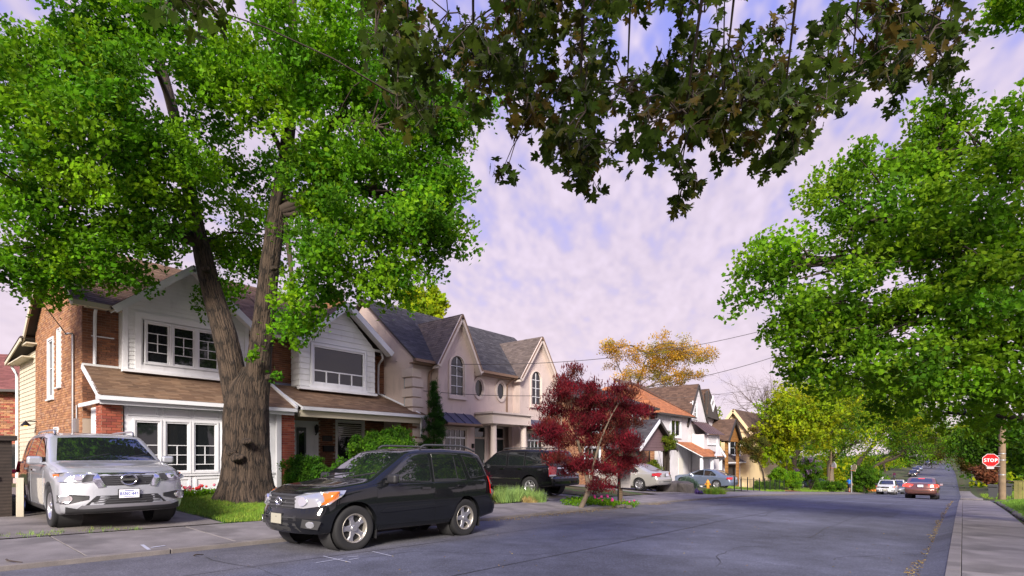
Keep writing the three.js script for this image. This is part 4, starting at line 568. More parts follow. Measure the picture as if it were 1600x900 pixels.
function carBody(k) {
  const top0 = curveAt(k.top), belt = curveAt(k.belt), bot = curveAt(k.bottom), soft = k.soft ?? 0.05, xf = k.top[0][0], xr = k.top[k.top.length - 1][0];
  const top = (x) => (top0(clamp(x + soft, xr, xf)) + 2 * top0(x) + top0(clamp(x - soft, xr, xf))) / 4, hw = k.width / 2;
  const plan = (x) => 1 - k.tf * Math.pow(clamp((x - xf + 1.1) / 1.1), 2.2) - k.tr * Math.pow(clamp((xr + 1.1 - x) / 1.1), 2.2);
  const nose = curveAt(k.nose), tail = curveAt(k.tail), NV = 34, NS = 64, rows = [];
  const half = (x) => {
    const w = hw * plan(x), t = top(x), b = bot(x), sh = Math.min(belt(x), t - 0.07), zt = Math.max(0.15, w - 0.05 - Math.max(0, t - 0.07 - sh) * k.lean), cr = k.crown;
    const P = [[0, b], [w * 0.8, b], [w - 0.06, b + 0.015], [w - 0.02, b + 0.09], [w, lerp(b, sh, 0.45)], [w - 0.004, lerp(b, sh, 0.8)], [w - 0.02, sh - 0.03], [w - 0.045, sh + 0.012], [lerp(w - 0.05, zt, 0.5) + 0.012, lerp(sh, t - 0.07, 0.5)], [zt + 0.004, t - 0.075], [zt - 0.05, t - 0.014], [zt * 0.6, t + cr * 0.65], [0, t + cr]].map((p) => V(p[0], p[1], 0));
    return new THREE.CatmullRomCurve3(P, false, 'centripetal').getPoints(NV);
  };
  const bendEnds = (x, y, z) => {                                     // rounds nose and tail in plan and profile
    const q = Math.pow(Math.min(1, Math.abs(z) / hw), 2.6), f = smooth(xf - 0.55, xf, x), r = smooth(xr + 0.5, xr, x);
    return x + f * (nose(-y) - k.roundF * q) - r * (tail(-y) - k.roundR * q);
  };
  for (let i = 0; i <= NS; i++) { const x = lerp(xf, xr, i / NS); rows.push(half(x).map((p) => [x, Math.max(p.y, bot(x)), Math.max(0, p.x)])); }
  const pos = [], idx = [], put = (x, y, z) => { pos.push(bendEnds(x, y, z), y, z); return pos.length / 3 - 1; };
  const grid = rows.map((r) => [...r.map(([x, y, z]) => put(x, y, z)), ...r.slice(1, -1).reverse().map(([x, y, z]) => put(x, y, -z))]);
  const n = grid[0].length;
  for (let i = 0; i < NS; i++) for (let j = 0; j < n; j++) { const a = grid[i][j], b = grid[i][(j + 1) % n], c = grid[i + 1][j], d = grid[i + 1][(j + 1) % n]; idx.push(a, b, c, b, d, c); }
  for (const [row, flip] of [[rows[0], false], [rows[NS], true]]) {    // end caps, gridded across
    const NC = 14, g = row.map(([x, y, z]) => Array.from({ length: NC + 1 }, (_, c) => put(x, y, z * (1 - 2 * c / NC))));
    for (let i = 0; i < row.length - 1; i++) for (let c = 0; c < NC; c++) { const a = g[i][c], b = g[i][c + 1], d = g[i + 1][c], e = g[i + 1][c + 1]; flip ? idx.push(a, d, b, b, d, e) : idx.push(a, b, d, b, e, d); }
  }
  let g = new THREE.BufferGeometry(); g.setAttribute('position', new THREE.Float32BufferAttribute(pos, 3)); g.setIndex(idx); g = mergeVertices(g, 1e-4);
  const id = [], ix = g.index.array; const p = g.attributes.position, A = V(), B = V(), C = V(); for (let i = 0; i < ix.length; i += 3) { A.fromBufferAttribute(p, ix[i]); B.fromBufferAttribute(p, ix[i + 1]); C.fromBufferAttribute(p, ix[i + 2]); if (B.clone().sub(A).cross(C.clone().sub(A)).lengthSq() > 1e-14) id.push(ix[i], ix[i + 1], ix[i + 2]); } g.setIndex(id);
  g.computeVertexNormals(); return g;
}
// a patch of the body's skin: a flat outline thrown onto the body from one direction, raised a little, with its own edge
const THROW = { L: [V(0, 0, 1), V(1, 0, 0)], R: [V(0, 0, -1), V(1, 0, 0)], F: [V(-1, 0, 0), V(0, 0, 1)], B: [V(1, 0, 0), V(0, 0, 1)], T: [V(0, -1, 0), V(1, 0, 0)] };
function drape(bvh, poly, view, off = 0.005, { sub = 2, deep = 0.012 } = {}) {
  const [dir, right, from = V(0, 0, 0)] = Array.isArray(view) ? view : THROW[view], up = view === 'T' ? V(0, 0, 1) : V(0, 1, 0);
  let g = new THREE.ShapeGeometry(shapeOf(poly)), pts = [], tri = Array.from(g.index.array); const pa = g.attributes.position; for (let i = 0; i < pa.count; i++) pts.push([pa.getX(i), pa.getY(i)]);
  for (let k = 0; k < sub; k++) { const memo = new Map(), mid = (a, b) => { const key = a < b ? a + '_' + b : b + '_' + a; if (!memo.has(key)) { memo.set(key, pts.length); pts.push([(pts[a][0] + pts[b][0]) / 2, (pts[a][1] + pts[b][1]) / 2]); } return memo.get(key); }, t2 = []; for (let i = 0; i < tri.length; i += 3) { const [a, b, c] = [tri[i], tri[i + 1], tri[i + 2]], d = mid(a, b), e = mid(b, c), f = mid(c, a); t2.push(a, d, f, d, b, e, f, e, c, d, e, f); } tri = t2; }
  const rayc = new THREE.Ray(), hits = pts.map(([a, b]) => { rayc.origin.copy(from).addScaledVector(right, a).addScaledVector(up, b).addScaledVector(dir, -6); rayc.direction.copy(dir); const h = bvh.raycastFirst(rayc, THREE.DoubleSide); return h ? h.distance : null; });
  if (Array.isArray(view)) { const near = pts.map(() => new Set()); for (let i = 0; i < tri.length; i += 3) for (const [a, b] of [[0, 1], [1, 2], [2, 0]]) { near[tri[i + a]].add(tri[i + b]); near[tri[i + b]].add(tri[i + a]); } const first = hits.slice(); for (let k = 0; k < 8; k++) { const was = hits.slice(); was.forEach((h, i) => { const q = [...near[i]].map((j) => was[j]).filter((v) => v !== null); if (q.length) hits[i] = (h ?? q[0]) * 0.4 + q.reduce((s, v) => s + v, 0) / q.length * 0.6; }); } first.forEach((h, i) => { if (h !== null) hits[i] = Math.min(h, hits[i]); }); }
  const ok = hits.filter((h) => h !== null), avg = ok.reduce((s, h) => s + h, 0) / Math.max(1, ok.length);
  const at = (i, d) => V().copy(from).addScaledVector(right, pts[i][0]).addScaledVector(up, pts[i][1]).addScaledVector(dir, -6 + (hits[i] ?? avg) - d);
  const edges = new Map(); for (let i = 0; i < tri.length; i += 3) for (const [a, b] of [[tri[i], tri[i + 1]], [tri[i + 1], tri[i + 2]], [tri[i + 2], tri[i]]]) edges.has(b + '_' + a) ? edges.delete(b + '_' + a) : edges.set(a + '_' + b, [a, b]);
  const flip = V().crossVectors(right, up).dot(dir) > 0, pos = [], id = []; pts.forEach((_, i) => { const p = at(i, off); pos.push(p.x, p.y, p.z); });
  for (let i = 0; i < tri.length; i += 3) flip ? id.push(tri[i], tri[i + 2], tri[i + 1]) : id.push(tri[i], tri[i + 1], tri[i + 2]);
  const n = pts.length, t = new THREE.BufferGeometry(); t.setAttribute('position', new THREE.Float32BufferAttribute(pos, 3)); t.setIndex(id); t.computeVertexNormals();
  const e = []; for (const [a, b] of edges.values()) { const p = at(a, off), q = at(b, off), r = at(a, off - deep), s = at(b, off - deep); for (const w of flip ? [p, q, r, q, s, r] : [p, r, q, q, r, s]) e.push(w.x, w.y, w.z); }
  const s = new THREE.BufferGeometry(); s.setAttribute('position', new THREE.Float32BufferAttribute(e, 3)); s.computeVertexNormals(); return fuse([t, s]);
}
function wheelParts(parent, x, z, r, wide, { style = 'five', rim = 0.62, lip = CM.alloy } = {}) {
  const sd = Math.sign(z), w2 = wide / 2, tyre = new THREE.LatheGeometry([[r * rim, -w2 * 0.82], [r * 0.80, -w2 * 1.0], [r * 0.93, -w2 * 0.96], [r * 0.985, -w2 * 0.80], [r, -w2 * 0.5], [r, w2 * 0.5], [r * 0.985, w2 * 0.80], [r * 0.93, w2 * 0.96], [r * 0.80, w2], [r * rim, w2 * 0.82]].map((p) => new THREE.Vector2(...p)), 40).rotateX(Math.PI / 2);
  const wheel = part('wheel', tyre, CM.rubber, parent); wheel.position.set(x, r, z - sd * w2);
  const R = r * rim, lipG = new THREE.LatheGeometry([[R * 0.86, -0.02], [R * 0.97, 0.0], [R * 1.02, w2 * 0.86], [R * 0.97, w2 * 0.92], [R * 0.90, w2 * 0.74], [R * 0.86, 0.02]].map((p) => new THREE.Vector2(...p)), 40).rotateX(Math.PI / 2);
  if (sd < 0) lipG.rotateY(Math.PI); part('rim', lipG, lip, wheel);
  const sp = [], n = style === 'five' ? 5 : style === 'six' ? 6 : 9, f = w2 * 0.78;
  for (let i = 0; i < n; i++) { const a = i / n * Math.PI * 2 + Math.PI / 2, wi = n === 9 ? 0.04 : 0.062, s = shapeOf([[-wi * 0.75, R * 0.2], [wi * 0.75, R * 0.2], [wi * 0.42, R * 0.6], [wi * 0.85, R * 0.93], [-wi * 0.85, R * 0.93], [-wi * 0.42, R * 0.6]]); const g = new THREE.ExtrudeGeometry(s, { depth: 0.02, bevelEnabled: true, bevelThickness: 0.012, bevelSize: 0.01, bevelSegments: 1 }); sp.push(g.translate(0, 0, f - 0.05).rotateZ(a)); }
  const hub = new THREE.CylinderGeometry(R * 0.2, R * 0.26, 0.06, 20).rotateX(Math.PI / 2).translate(0, 0, f - 0.02);
  const gs = fuse([...sp, hub]); if (sd < 0) gs.rotateY(Math.PI); part('spokes', gs, CM.alloy, wheel);
  const disc = new THREE.CylinderGeometry(R * 0.86, R * 0.86, 0.02, 24).rotateX(Math.PI / 2); part('brake_disc', disc, CM.well, wheel);
  return wheel;
}
const offs = (poly, dx, dy = 0) => poly.map(([a, b]) => [a + dx, b + dy]), mirror = (poly) => poly.map(([a, b]) => [-a, b]).reverse();
function inset(poly, d) { return grow(poly, -d); }
function makeCar(k, name, label, group) {
  const car = thing(name, label, 'car', V(0, 0, 0), 0, group), skin = carBody(k), bvh = new MeshBVH(skin.clone()), r = k.tyre, ax = [k.wb / 2, -k.wb / 2];
  // cut the wheel arches
  const ev = new Evaluator(); ev.useGroups = false; ev.attributes = ['position', 'normal'];
  let b = new Brush(skin); b.updateMatrixWorld();
  for (const x of ax) for (const s of [-1, 1]) { const c = new Brush(new THREE.CylinderGeometry(r * 1.16, r * 1.16, 0.5, 36).rotateX(Math.PI / 2)); c.position.set(x, r * 1.02, s * (k.width / 2 - 0.08)); c.updateMatrixWorld(); b = ev.evaluate(b, c, SUBTRACTION); b.updateMatrixWorld(); }
  part('body', b.geometry, k.paint, car);
  for (const x of ax) for (const s of [-1, 1]) { part('wheel_well', new THREE.CylinderGeometry(r * 1.15, r * 1.15, 0.34, 24, 1, true).rotateX(Math.PI / 2).translate(x, r * 1.02, s * (k.width / 2 - 0.26)), CM.well, car); const w = wheelParts(car, x, s * (k.width / 2 - 0.015), r, k.tyreWide ?? 0.22, k.wheel); }
  const both = (fn) => { for (const v of ['L', 'R']) fn(v, v === 'L' ? 1 : -1); };
  // side: doors standing a hair proud, glass, handles
  both((v) => {
    for (const d of k.doors ?? []) { const p = part('door', drape(bvh, d.shape, v, 0.004, { sub: 3 }), k.paint, car); if (d.handle) { const [hx, hy] = d.handle; part('handle', drape(bvh, rect(hx - 0.1, hx + 0.1, hy - 0.018, hy + 0.018), v, 0.03, { sub: 1, deep: 0.03 }), k.handleMat ?? k.paint, p); } }
    for (const w of k.glass) { const p = part('side_window', drape(bvh, w, v, 0.006, { sub: 3 }), CM.glass, car); if (k.winTrim) part('window_trim', drape(bvh, grow(w, 0.018), v, 0.003, { sub: 2 }), k.winTrim, p); }
    for (const m of k.sideTrim ?? []) part(m.name, drape(bvh, m.shape, v, m.off ?? 0.012, { sub: 3, deep: 0.03 }), m.mat, car);
  });
  part('windscreen', drape(bvh, k.screen, 'F', 0.006, { sub: 3 }), CM.glass, car); part('rear_window', drape(bvh, k.rear, 'B', 0.006, { sub: 3 }), CM.glass, car);
  for (const f of k.front ?? []) { const v = f.view ?? 'F', m = part(f.name, drape(bvh, f.shape, v, f.off ?? 0.008, { sub: f.sub ?? 2, deep: f.deep ?? 0.02 }), f.mat, car); for (const q of f.parts ?? []) part(q.name, drape(bvh, q.shape, q.view ?? v, q.off ?? 0.014, { sub: 2, deep: 0.035 }), q.mat, m); }
  // mirrors
  if (k.mirror) for (const s of [-1, 1]) { const [mx, my] = k.mirror, g = new RoundedBoxGeometry(0.12, 0.16, 0.22, 3, 0.05), w = k.width / 2; const m = part('wing_mirror', [g.translate(mx, my, s * (w + 0.10)), box(mx - 0.04, mx + 0.04, my - 0.07, my - 0.03, Math.min(s * (w - 0.1), s * (w + 0.05)), Math.max(s * (w - 0.1), s * (w + 0.05)))], k.mirrorMat ?? k.paint, car); part('mirror_glass', box(-0.004, 0.004, -0.06, 0.06, -0.085, 0.085).translate(mx - 0.062, my, s * (w + 0.10)), CM.chrome, m); }
  for (const s of k.rails ? [-1, 1] : []) { const q = k.rails; part('roof_rail', [pipe(q.pts.map(([x, y]) => V(x, y, s * q.z)), 0.02, 30, 8)], q.mat, car); }
  k.extra?.(car, bvh);
  return car;
}
const emblemRing = (a, b, t, n = 32) => { const g = new THREE.TorusGeometry(1, t / a, 8, n); g.scale(a, b, a); return g; };
function plate(parent, text, x, y, z, face, ground = '#e8e9ee', ink = '#2a3f9a') {       // number plate with its printed face
  const c = document.createElement('canvas'); c.width = 256; c.height = 128; const q = c.getContext('2d'); q.fillStyle = ground; q.fillRect(0, 0, 256, 128); q.fillStyle = ink; q.font = 'bold 62px sans-serif'; q.textAlign = 'center'; q.fillText(text, 128, 88, 240); if (text) { q.font = 'bold 18px sans-serif'; q.fillRect(70, 16, 116, 10); q.fillRect(60, 106, 136, 7); }
  const t = new THREE.CanvasTexture(c); t.colorSpace = THREE.SRGBColorSpace; const p = part('plate_holder', box(-0.005, 0.005, -0.085, 0.085, -0.165, 0.165).translate(x - face * 0.012, y, z), CM.trim, parent);
  const g = new THREE.PlaneGeometry(0.305, 0.152).rotateY(face > 0 ? Math.PI / 2 : -Math.PI / 2).translate(x, y, z); part('number_plate', g, mat(0xffffff, 0.45, { map: t }), p);
}
const DIAG = (xf) => (s) => [V(-0.8, 0, -0.6 * s), V(0, 0, 1), V(xf + 0.1, 0, 0)];    // thrown at a front corner
const DIAGB = (xr) => (s) => [V(0.8, 0, -0.6 * s), V(0, 0, 1), V(xr - 0.1, 0, 0)];    // and at a rear corner
const wrap = (p) => p.map(([a, b]) => [a < 0.62 ? a + 0.06 : a + 0.06 + (a - 0.62) * 0.75, b]);
const lampPair = (name, shape, view, m, more = []) => [1, -1].map((s) => ({ name, shape: s > 0 ? wrap(shape) : mirror(wrap(shape)), view: view(s), mat: m, off: 0.016, sub: 3, parts: more.map((q) => ({ ...q, off: q.off + 0.014, shape: s > 0 ? wrap(q.shape) : mirror(wrap(q.shape)), view: view(s) })) }));

// ---- big silver crossover facing the street
const CROSSOVER = {
  width: 1.96, wb: 2.9, tyre: 0.375, tyreWide: 0.235, paint: PAINT.silver, lean: 0.26, crown: 0.02, tf: 0.055, tr: 0.07, roundF: 0.30, roundR: 0.16,
  top: [[2.38, 0.93], [2.30, 0.985], [2.1, 1.04], [1.6, 1.10], [1.15, 1.15], [1.02, 1.19], [0.15, 1.66], [-0.2, 1.725], [-0.8, 1.755], [-1.6, 1.74], [-2.2, 1.67], [-2.35, 1.58], [-2.52, 1.15], [-2.58, 0.95]],
  belt: [[2.4, 0.86], [1.6, 0.98], [1.0, 1.08], [-1.0, 1.12], [-2.5, 1.16]], bottom: [[2.4, 0.27], [2.0, 0.24], [1.0, 0.25], [-2, 0.26], [-2.6, 0.36]],
  nose: [[-0.2, -0.12], [-0.30, 0.02], [-0.42, 0.05], [-0.55, 0.03], [-0.70, 0.02], [-0.92, -0.02], [-1.05, -0.10], [-1.2, -0.1]].map(([y, v]) => [y, v]), tail: [[-0.2, -0.05], [-0.5, 0.05], [-0.8, 0.0], [-1.6, 0]],
  glass: [[[0.82, 1.16], [0.10, 1.60], [-0.32, 1.645], [-0.34, 1.14]], [[-0.42, 1.14], [-0.40, 1.65], [-1.22, 1.64], [-1.32, 1.15]], [[-1.42, 1.17], [-1.34, 1.63], [-1.95, 1.58], [-2.2, 1.24]]],
  doors: [{ shape: [[0.98, 0.42], [0.92, 1.08], [-0.36, 1.10], [-0.36, 0.36], [0.9, 0.36]], handle: [-0.12, 1.0] }, { shape: [[-0.40, 0.36], [-0.40, 1.10], [-1.30, 1.11], [-1.28, 0.95], [-1.02, 0.6], [-0.95, 0.36]], handle: [-1.12, 1.01] }], handleMat: CM.chrome, winTrim: CM.trim,
  screen: [[-0.80, 1.185], [0.80, 1.185], [0.66, 1.63], [0.3, 1.65], [-0.3, 1.65], [-0.66, 1.63]], rear: [[-0.68, 1.18], [0.68, 1.18], [0.58, 1.58], [-0.58, 1.58]],
  sideTrim: [{ name: 'sill_cladding', shape: [[1.0, 0.26], [1.0, 0.36], [-1.0, 0.36], [-1.0, 0.26]], mat: CM.trim, off: 0.02 }], mirror: [0.80, 1.19], rails: { pts: [[0.0, 1.70], [-0.15, 1.79], [-1.7, 1.79], [-1.9, 1.72]], z: 0.66, mat: CM.alloy }, wheel: { style: 'six', rim: 0.64 },
  front: [
    { name: 'grille', shape: [[-0.44, 0.945], [0.44, 0.945], [0.33, 0.745], [-0.33, 0.745]], mat: CM.trim, off: 0.004, deep: 0.03, parts: [0.77, 0.805, 0.84, 0.875, 0.91].map((y) => ({ name: 'grille_bar', shape: rect(-0.32 - (y - 0.745) * 0.5, 0.32 + (y - 0.745) * 0.5, y, y + 0.012), mat: CM.grey, off: 0.012 })) },
    { name: 'chrome_strip', shape: [[-0.47, 0.955], [0.47, 0.955], [0.47, 0.975], [-0.47, 0.975]], mat: CM.chrome, off: 0.016 },
    ...[1, -1].map((s) => { const q = [[0.44, 0.965], [0.58, 0.965], [0.44, 0.715], [0.33, 0.735]]; return { name: 'chrome_wing', shape: s > 0 ? q : mirror(q), mat: CM.chrome, off: 0.022 }; }),
    ...lampPair('headlight', [[0.50, 0.965], [0.68, 0.985], [0.90, 0.985], [1.04, 0.965], [1.02, 0.90], [0.93, 0.83], [0.66, 0.80], [0.545, 0.82]], DIAG(2.38), CM.lamp, [{ name: 'headlight_lens', shape: oval(0.72, 0.90, 0.055, 0.055, 16), mat: CM.beam, off: 0.022 }, { name: 'indicator', shape: [[0.96, 0.955], [1.03, 0.95], [1.01, 0.90], [0.95, 0.86]], mat: CM.amber, off: 0.022 }, { name: 'headlight_shade', shape: [[0.56, 0.84], [0.68, 0.82], [0.64, 0.95], [0.54, 0.94]], mat: CM.grey, off: 0.020 }]),
    { name: 'lower_grille', shape: [[-0.62, 0.41], [0.62, 0.41], [0.46, 0.575], [-0.46, 0.575]], mat: CM.trim, off: 0.006, parts: [0.45, 0.49, 0.53].map((y) => ({ name: 'grille_bar', shape: rect(-0.5, 0.5, y, y + 0.014), mat: CM.grey, off: 0.014 })) },
    { name: 'skid_strip', shape: [[-0.72, 0.365], [0.72, 0.365], [0.66, 0.42], [-0.66, 0.42]], mat: CM.alloy, off: 0.02 },
    { name: 'lower_valance', shape: [[-0.86, 0.245], [0.86, 0.245], [0.86, 0.40], [0.70, 0.355], [-0.70, 0.355], [-0.86, 0.40]], mat: CM.trim, off: 0.012, sub: 3 },
    ...lampPair('fog_lamp_bezel', [[0.60, 0.52], [0.78, 0.46], [0.92, 0.47], [0.93, 0.60], [0.80, 0.61], [0.60, 0.58]], DIAG(2.38), CM.trim, [{ name: 'fog_lamp', shape: oval(0.845, 0.535, 0.062, 0.058, 18), mat: CM.lamp, off: 0.02 }, { name: 'fog_ring', shape: oval(0.845, 0.535, 0.085, 0.078, 18), mat: CM.chrome, off: 0.014 }]),
    ...lampPair('tail_light', [[0.62, 1.15], [0.90, 1.15], [0.95, 0.9], [0.72, 0.92]], DIAGB(-2.58), CM.red),
  ],
  extra(car) { plate(car, 'BSNC·441', 2.452, 0.60, 0, 1); const e = part('emblem', [emblemRing(0.115, 0.095, 0.016).rotateY(Math.PI / 2).translate(2.425, 0.85, 0), box(2.42, 2.44, 0.832, 0.868, -0.135, 0.135)], CM.chrome, car); part('wiper', [rod(V(1.03, 1.2, 0.55), V(0.83, 1.31, -0.05), 0.01), rod(V(1.03, 1.2, -0.1), V(0.83, 1.31, -0.7), 0.01)], CM.trim, car); },
};
const suv1 = makeCar(CROSSOVER, 'silver_suv', 'silver sport utility car nose-out on the driveway with plate BSNC 441');
suv1.position.set(-13.95, groundY(-13.2, 3.2) + 0.012, -3.2); suv1.rotation.y = -0.03;

// ---- black compact SUV at the kerb
const COMPACT = {
  width: 1.735, wb: 2.49, tyre: 0.355, tyreWide: 0.215, paint: PAINT.black, lean: 0.24, crown: 0.015, tf: 0.06, tr: 0.05, roundF: 0.26, roundR: 0.13,
  top: [[2.02, 0.84], [1.95, 0.91], [1.7, 0.985], [1.3, 1.035], [0.98, 1.08], [0.86, 1.12], [0.10, 1.585], [-0.2, 1.635], [-0.9, 1.66], [-1.55, 1.64], [-1.82, 1.58], [-2.06, 1.12], [-2.12, 0.92], [-2.15, 0.72]],
  belt: [[2.0, 0.83], [1.5, 0.93], [0.9, 1.02], [-0.4, 1.05], [-2.1, 1.08]], bottom: [[2.0, 0.30], [1.0, 0.28], [-1.5, 0.28], [-2.2, 0.38]],
  nose: [[-0.25, -0.08], [-0.34, 0.0], [-0.42, 0.05], [-0.60, 0.055], [-0.66, 0.01], [-0.86, -0.02], [-1.0, -0.08], [-1.2, -0.1]], tail: [[-0.3, -0.03], [-0.4, 0.07], [-0.62, 0.075], [-0.70, 0.0], [-1.6, 0]],
  glass: [[[0.66, 1.10], [0.12, 1.50], [-0.02, 1.535], [-0.36, 1.55], [-0.36, 1.07]], [[-0.45, 1.07], [-0.45, 1.555], [-0.98, 1.56], [-1.03, 1.08]], [[-1.055, 1.08], [-1.01, 1.555], [-1.13, 1.55], [-1.27, 1.10]], [[-1.40, 1.12], [-1.24, 1.54], [-1.62, 1.50], [-1.84, 1.16]]],
  doors: [{ shape: [[0.86, 0.40], [0.84, 1.02], [-0.40, 1.035], [-0.40, 0.36], [0.8, 0.36]], handle: [-0.20, 0.95] }, { shape: [[-0.43, 0.36], [-0.43, 1.035], [-1.28, 1.05], [-1.26, 0.86], [-0.98, 0.62], [-0.86, 0.36]], handle: [-1.08, 0.97] }], winTrim: CM.trim, handleMat: PAINT.black,
  screen: [[-0.70, 1.12], [0.70, 1.12], [0.58, 1.555], [0.25, 1.58], [-0.25, 1.58], [-0.58, 1.555]], rear: [[-0.58, 1.12], [0.58, 1.12], [0.5, 1.52], [-0.5, 1.52]],
  sideTrim: [{ name: 'side_moulding', shape: [[0.80, 0.585], [0.70, 0.64], [-0.72, 0.665], [-0.78, 0.615], [0.66, 0.575]], mat: PAINT.black, off: 0.018 }, { name: 'sill_cladding', shape: [[0.80, 0.29], [0.80, 0.36], [-0.82, 0.36], [-0.82, 0.29]], mat: PAINT.black, off: 0.016 }, { name: 'fuel_flap', shape: rect(-1.72, -1.52, 0.86, 1.02), mat: PAINT.black, off: 0.004 }],
  mirror: [0.62, 1.12], mirrorMat: CM.trim, rails: { pts: [[-0.28, 1.655], [-0.42, 1.715], [-1.35, 1.725], [-1.72, 1.64]], z: 0.60, mat: CM.grey }, wheel: { style: 'five', rim: 0.64, lip: CM.rust },
  front: [
    { name: 'grille', shape: [[-0.43, 0.865], [0.43, 0.865], [0.40, 0.70], [0.32, 0.665], [-0.32, 0.665], [-0.40, 0.70]], mat: CM.trim, off: 0.006, parts: [0.70, 0.75, 0.81].map((y) => ({ name: 'grille_bar', shape: rect(-0.39, 0.39, y, y + 0.022), mat: CM.grey, off: 0.022 })) },
    { name: 'chrome_strip', shape: [[-0.44, 0.865], [0.44, 0.865], [0.42, 0.89], [-0.42, 0.89]], mat: CM.grey, off: 0.014 },
    ...lampPair('headlight', [[0.40, 0.85], [0.60, 0.91], [0.86, 0.945], [1.02, 0.955], [1.0, 0.86], [0.90, 0.745], [0.62, 0.685], [0.42, 0.69]], DIAG(2.02), CM.lamp, [{ name: 'indicator', shape: [[0.80, 0.925], [0.99, 0.945], [0.965, 0.86], [0.89, 0.765], [0.80, 0.735], [0.85, 0.80], [0.83, 0.86]], mat: CM.amber, off: 0.023 }, { name: 'headlight_lens', shape: oval(0.58, 0.79, 0.08, 0.075, 18), mat: CM.beam, off: 0.021 }]),
    { name: 'bumper_slot', shape: rect(-0.46, 0.46, 0.50, 0.575), mat: CM.trim, off: 0.003, parts: [{ name: 'grille_bar', shape: rect(-0.45, 0.45, 0.535, 0.55), mat: CM.grey, off: 0.012 }] },
    { name: 'lower_grille', shape: [[-0.5, 0.33], [0.5, 0.33], [0.44, 0.46], [-0.44, 0.46]], mat: CM.well, off: 0.004 },
    ...lampPair('fog_lamp_bezel', [[0.58, 0.40], [0.80, 0.38], [0.84, 0.50], [0.62, 0.53]], DIAG(2.02), CM.well, [{ name: 'fog_lamp', shape: oval(0.71, 0.45, 0.05, 0.05, 16), mat: CM.lamp, off: 0.006 }]),
    ...lampPair('tail_light', [[0.66, 1.18], [0.86, 1.14], [0.90, 0.80], [0.74, 0.80]], DIAGB(-2.15), CM.red),
  ],
  extra(car, bvh) { plate(car, '', 2.085, 0.515, 0.0, 1, '#a8a594', '#8a8778'); part('emblem', [emblemRing(0.085, 0.06, 0.009).rotateY(Math.PI / 2).translate(2.045, 0.775, 0), emblemRing(0.03, 0.055, 0.008).rotateY(Math.PI / 2).translate(2.047, 0.775, 0), emblemRing(0.06, 0.022, 0.008).rotateY(Math.PI / 2).translate(2.047, 0.79, 0)], CM.chrome, car);
    for (const s of [-1, 1]) { for (const x of [1.245, -1.245]) part('mud_flap', box(x - 0.43, x - 0.415, 0.16, 0.42, s * 0.72 - 0.1, s * 0.72 + 0.12), CM.trim, car); }
    part('sunroof', drape(bvh, rect(-0.75, -0.15, -0.38, 0.38), 'T', 0.004, { sub: 3 }), CM.glass, car); part('wiper', [rod(V(0.9, 1.13, 0.5), V(0.72, 1.22, -0.1), 0.009), rod(V(0.9, 1.13, -0.1), V(0.72, 1.22, -0.62), 0.009)], CM.trim, car); },
};
const suv2 = makeCar(COMPACT, 'black_suv', 'black compact sport utility car parked at the kerb in front of the big tree');
{ const a = onGround(549, 860), b = onGround(730, 837); suv2.position.set((a.x + b.x) / 2 - 0.85, 0, (a.z + b.z) / 2); const s = -suv2.position.z, pit = Math.atan2(roadY(s - 1.2) - roadY(s + 1.2), 2.4); suv2.position.y = groundY(suv2.position.x, s) - 0.004; suv2.rotation.set(0, -Math.PI / 2 + 0.02, pit, 'YZX'); }

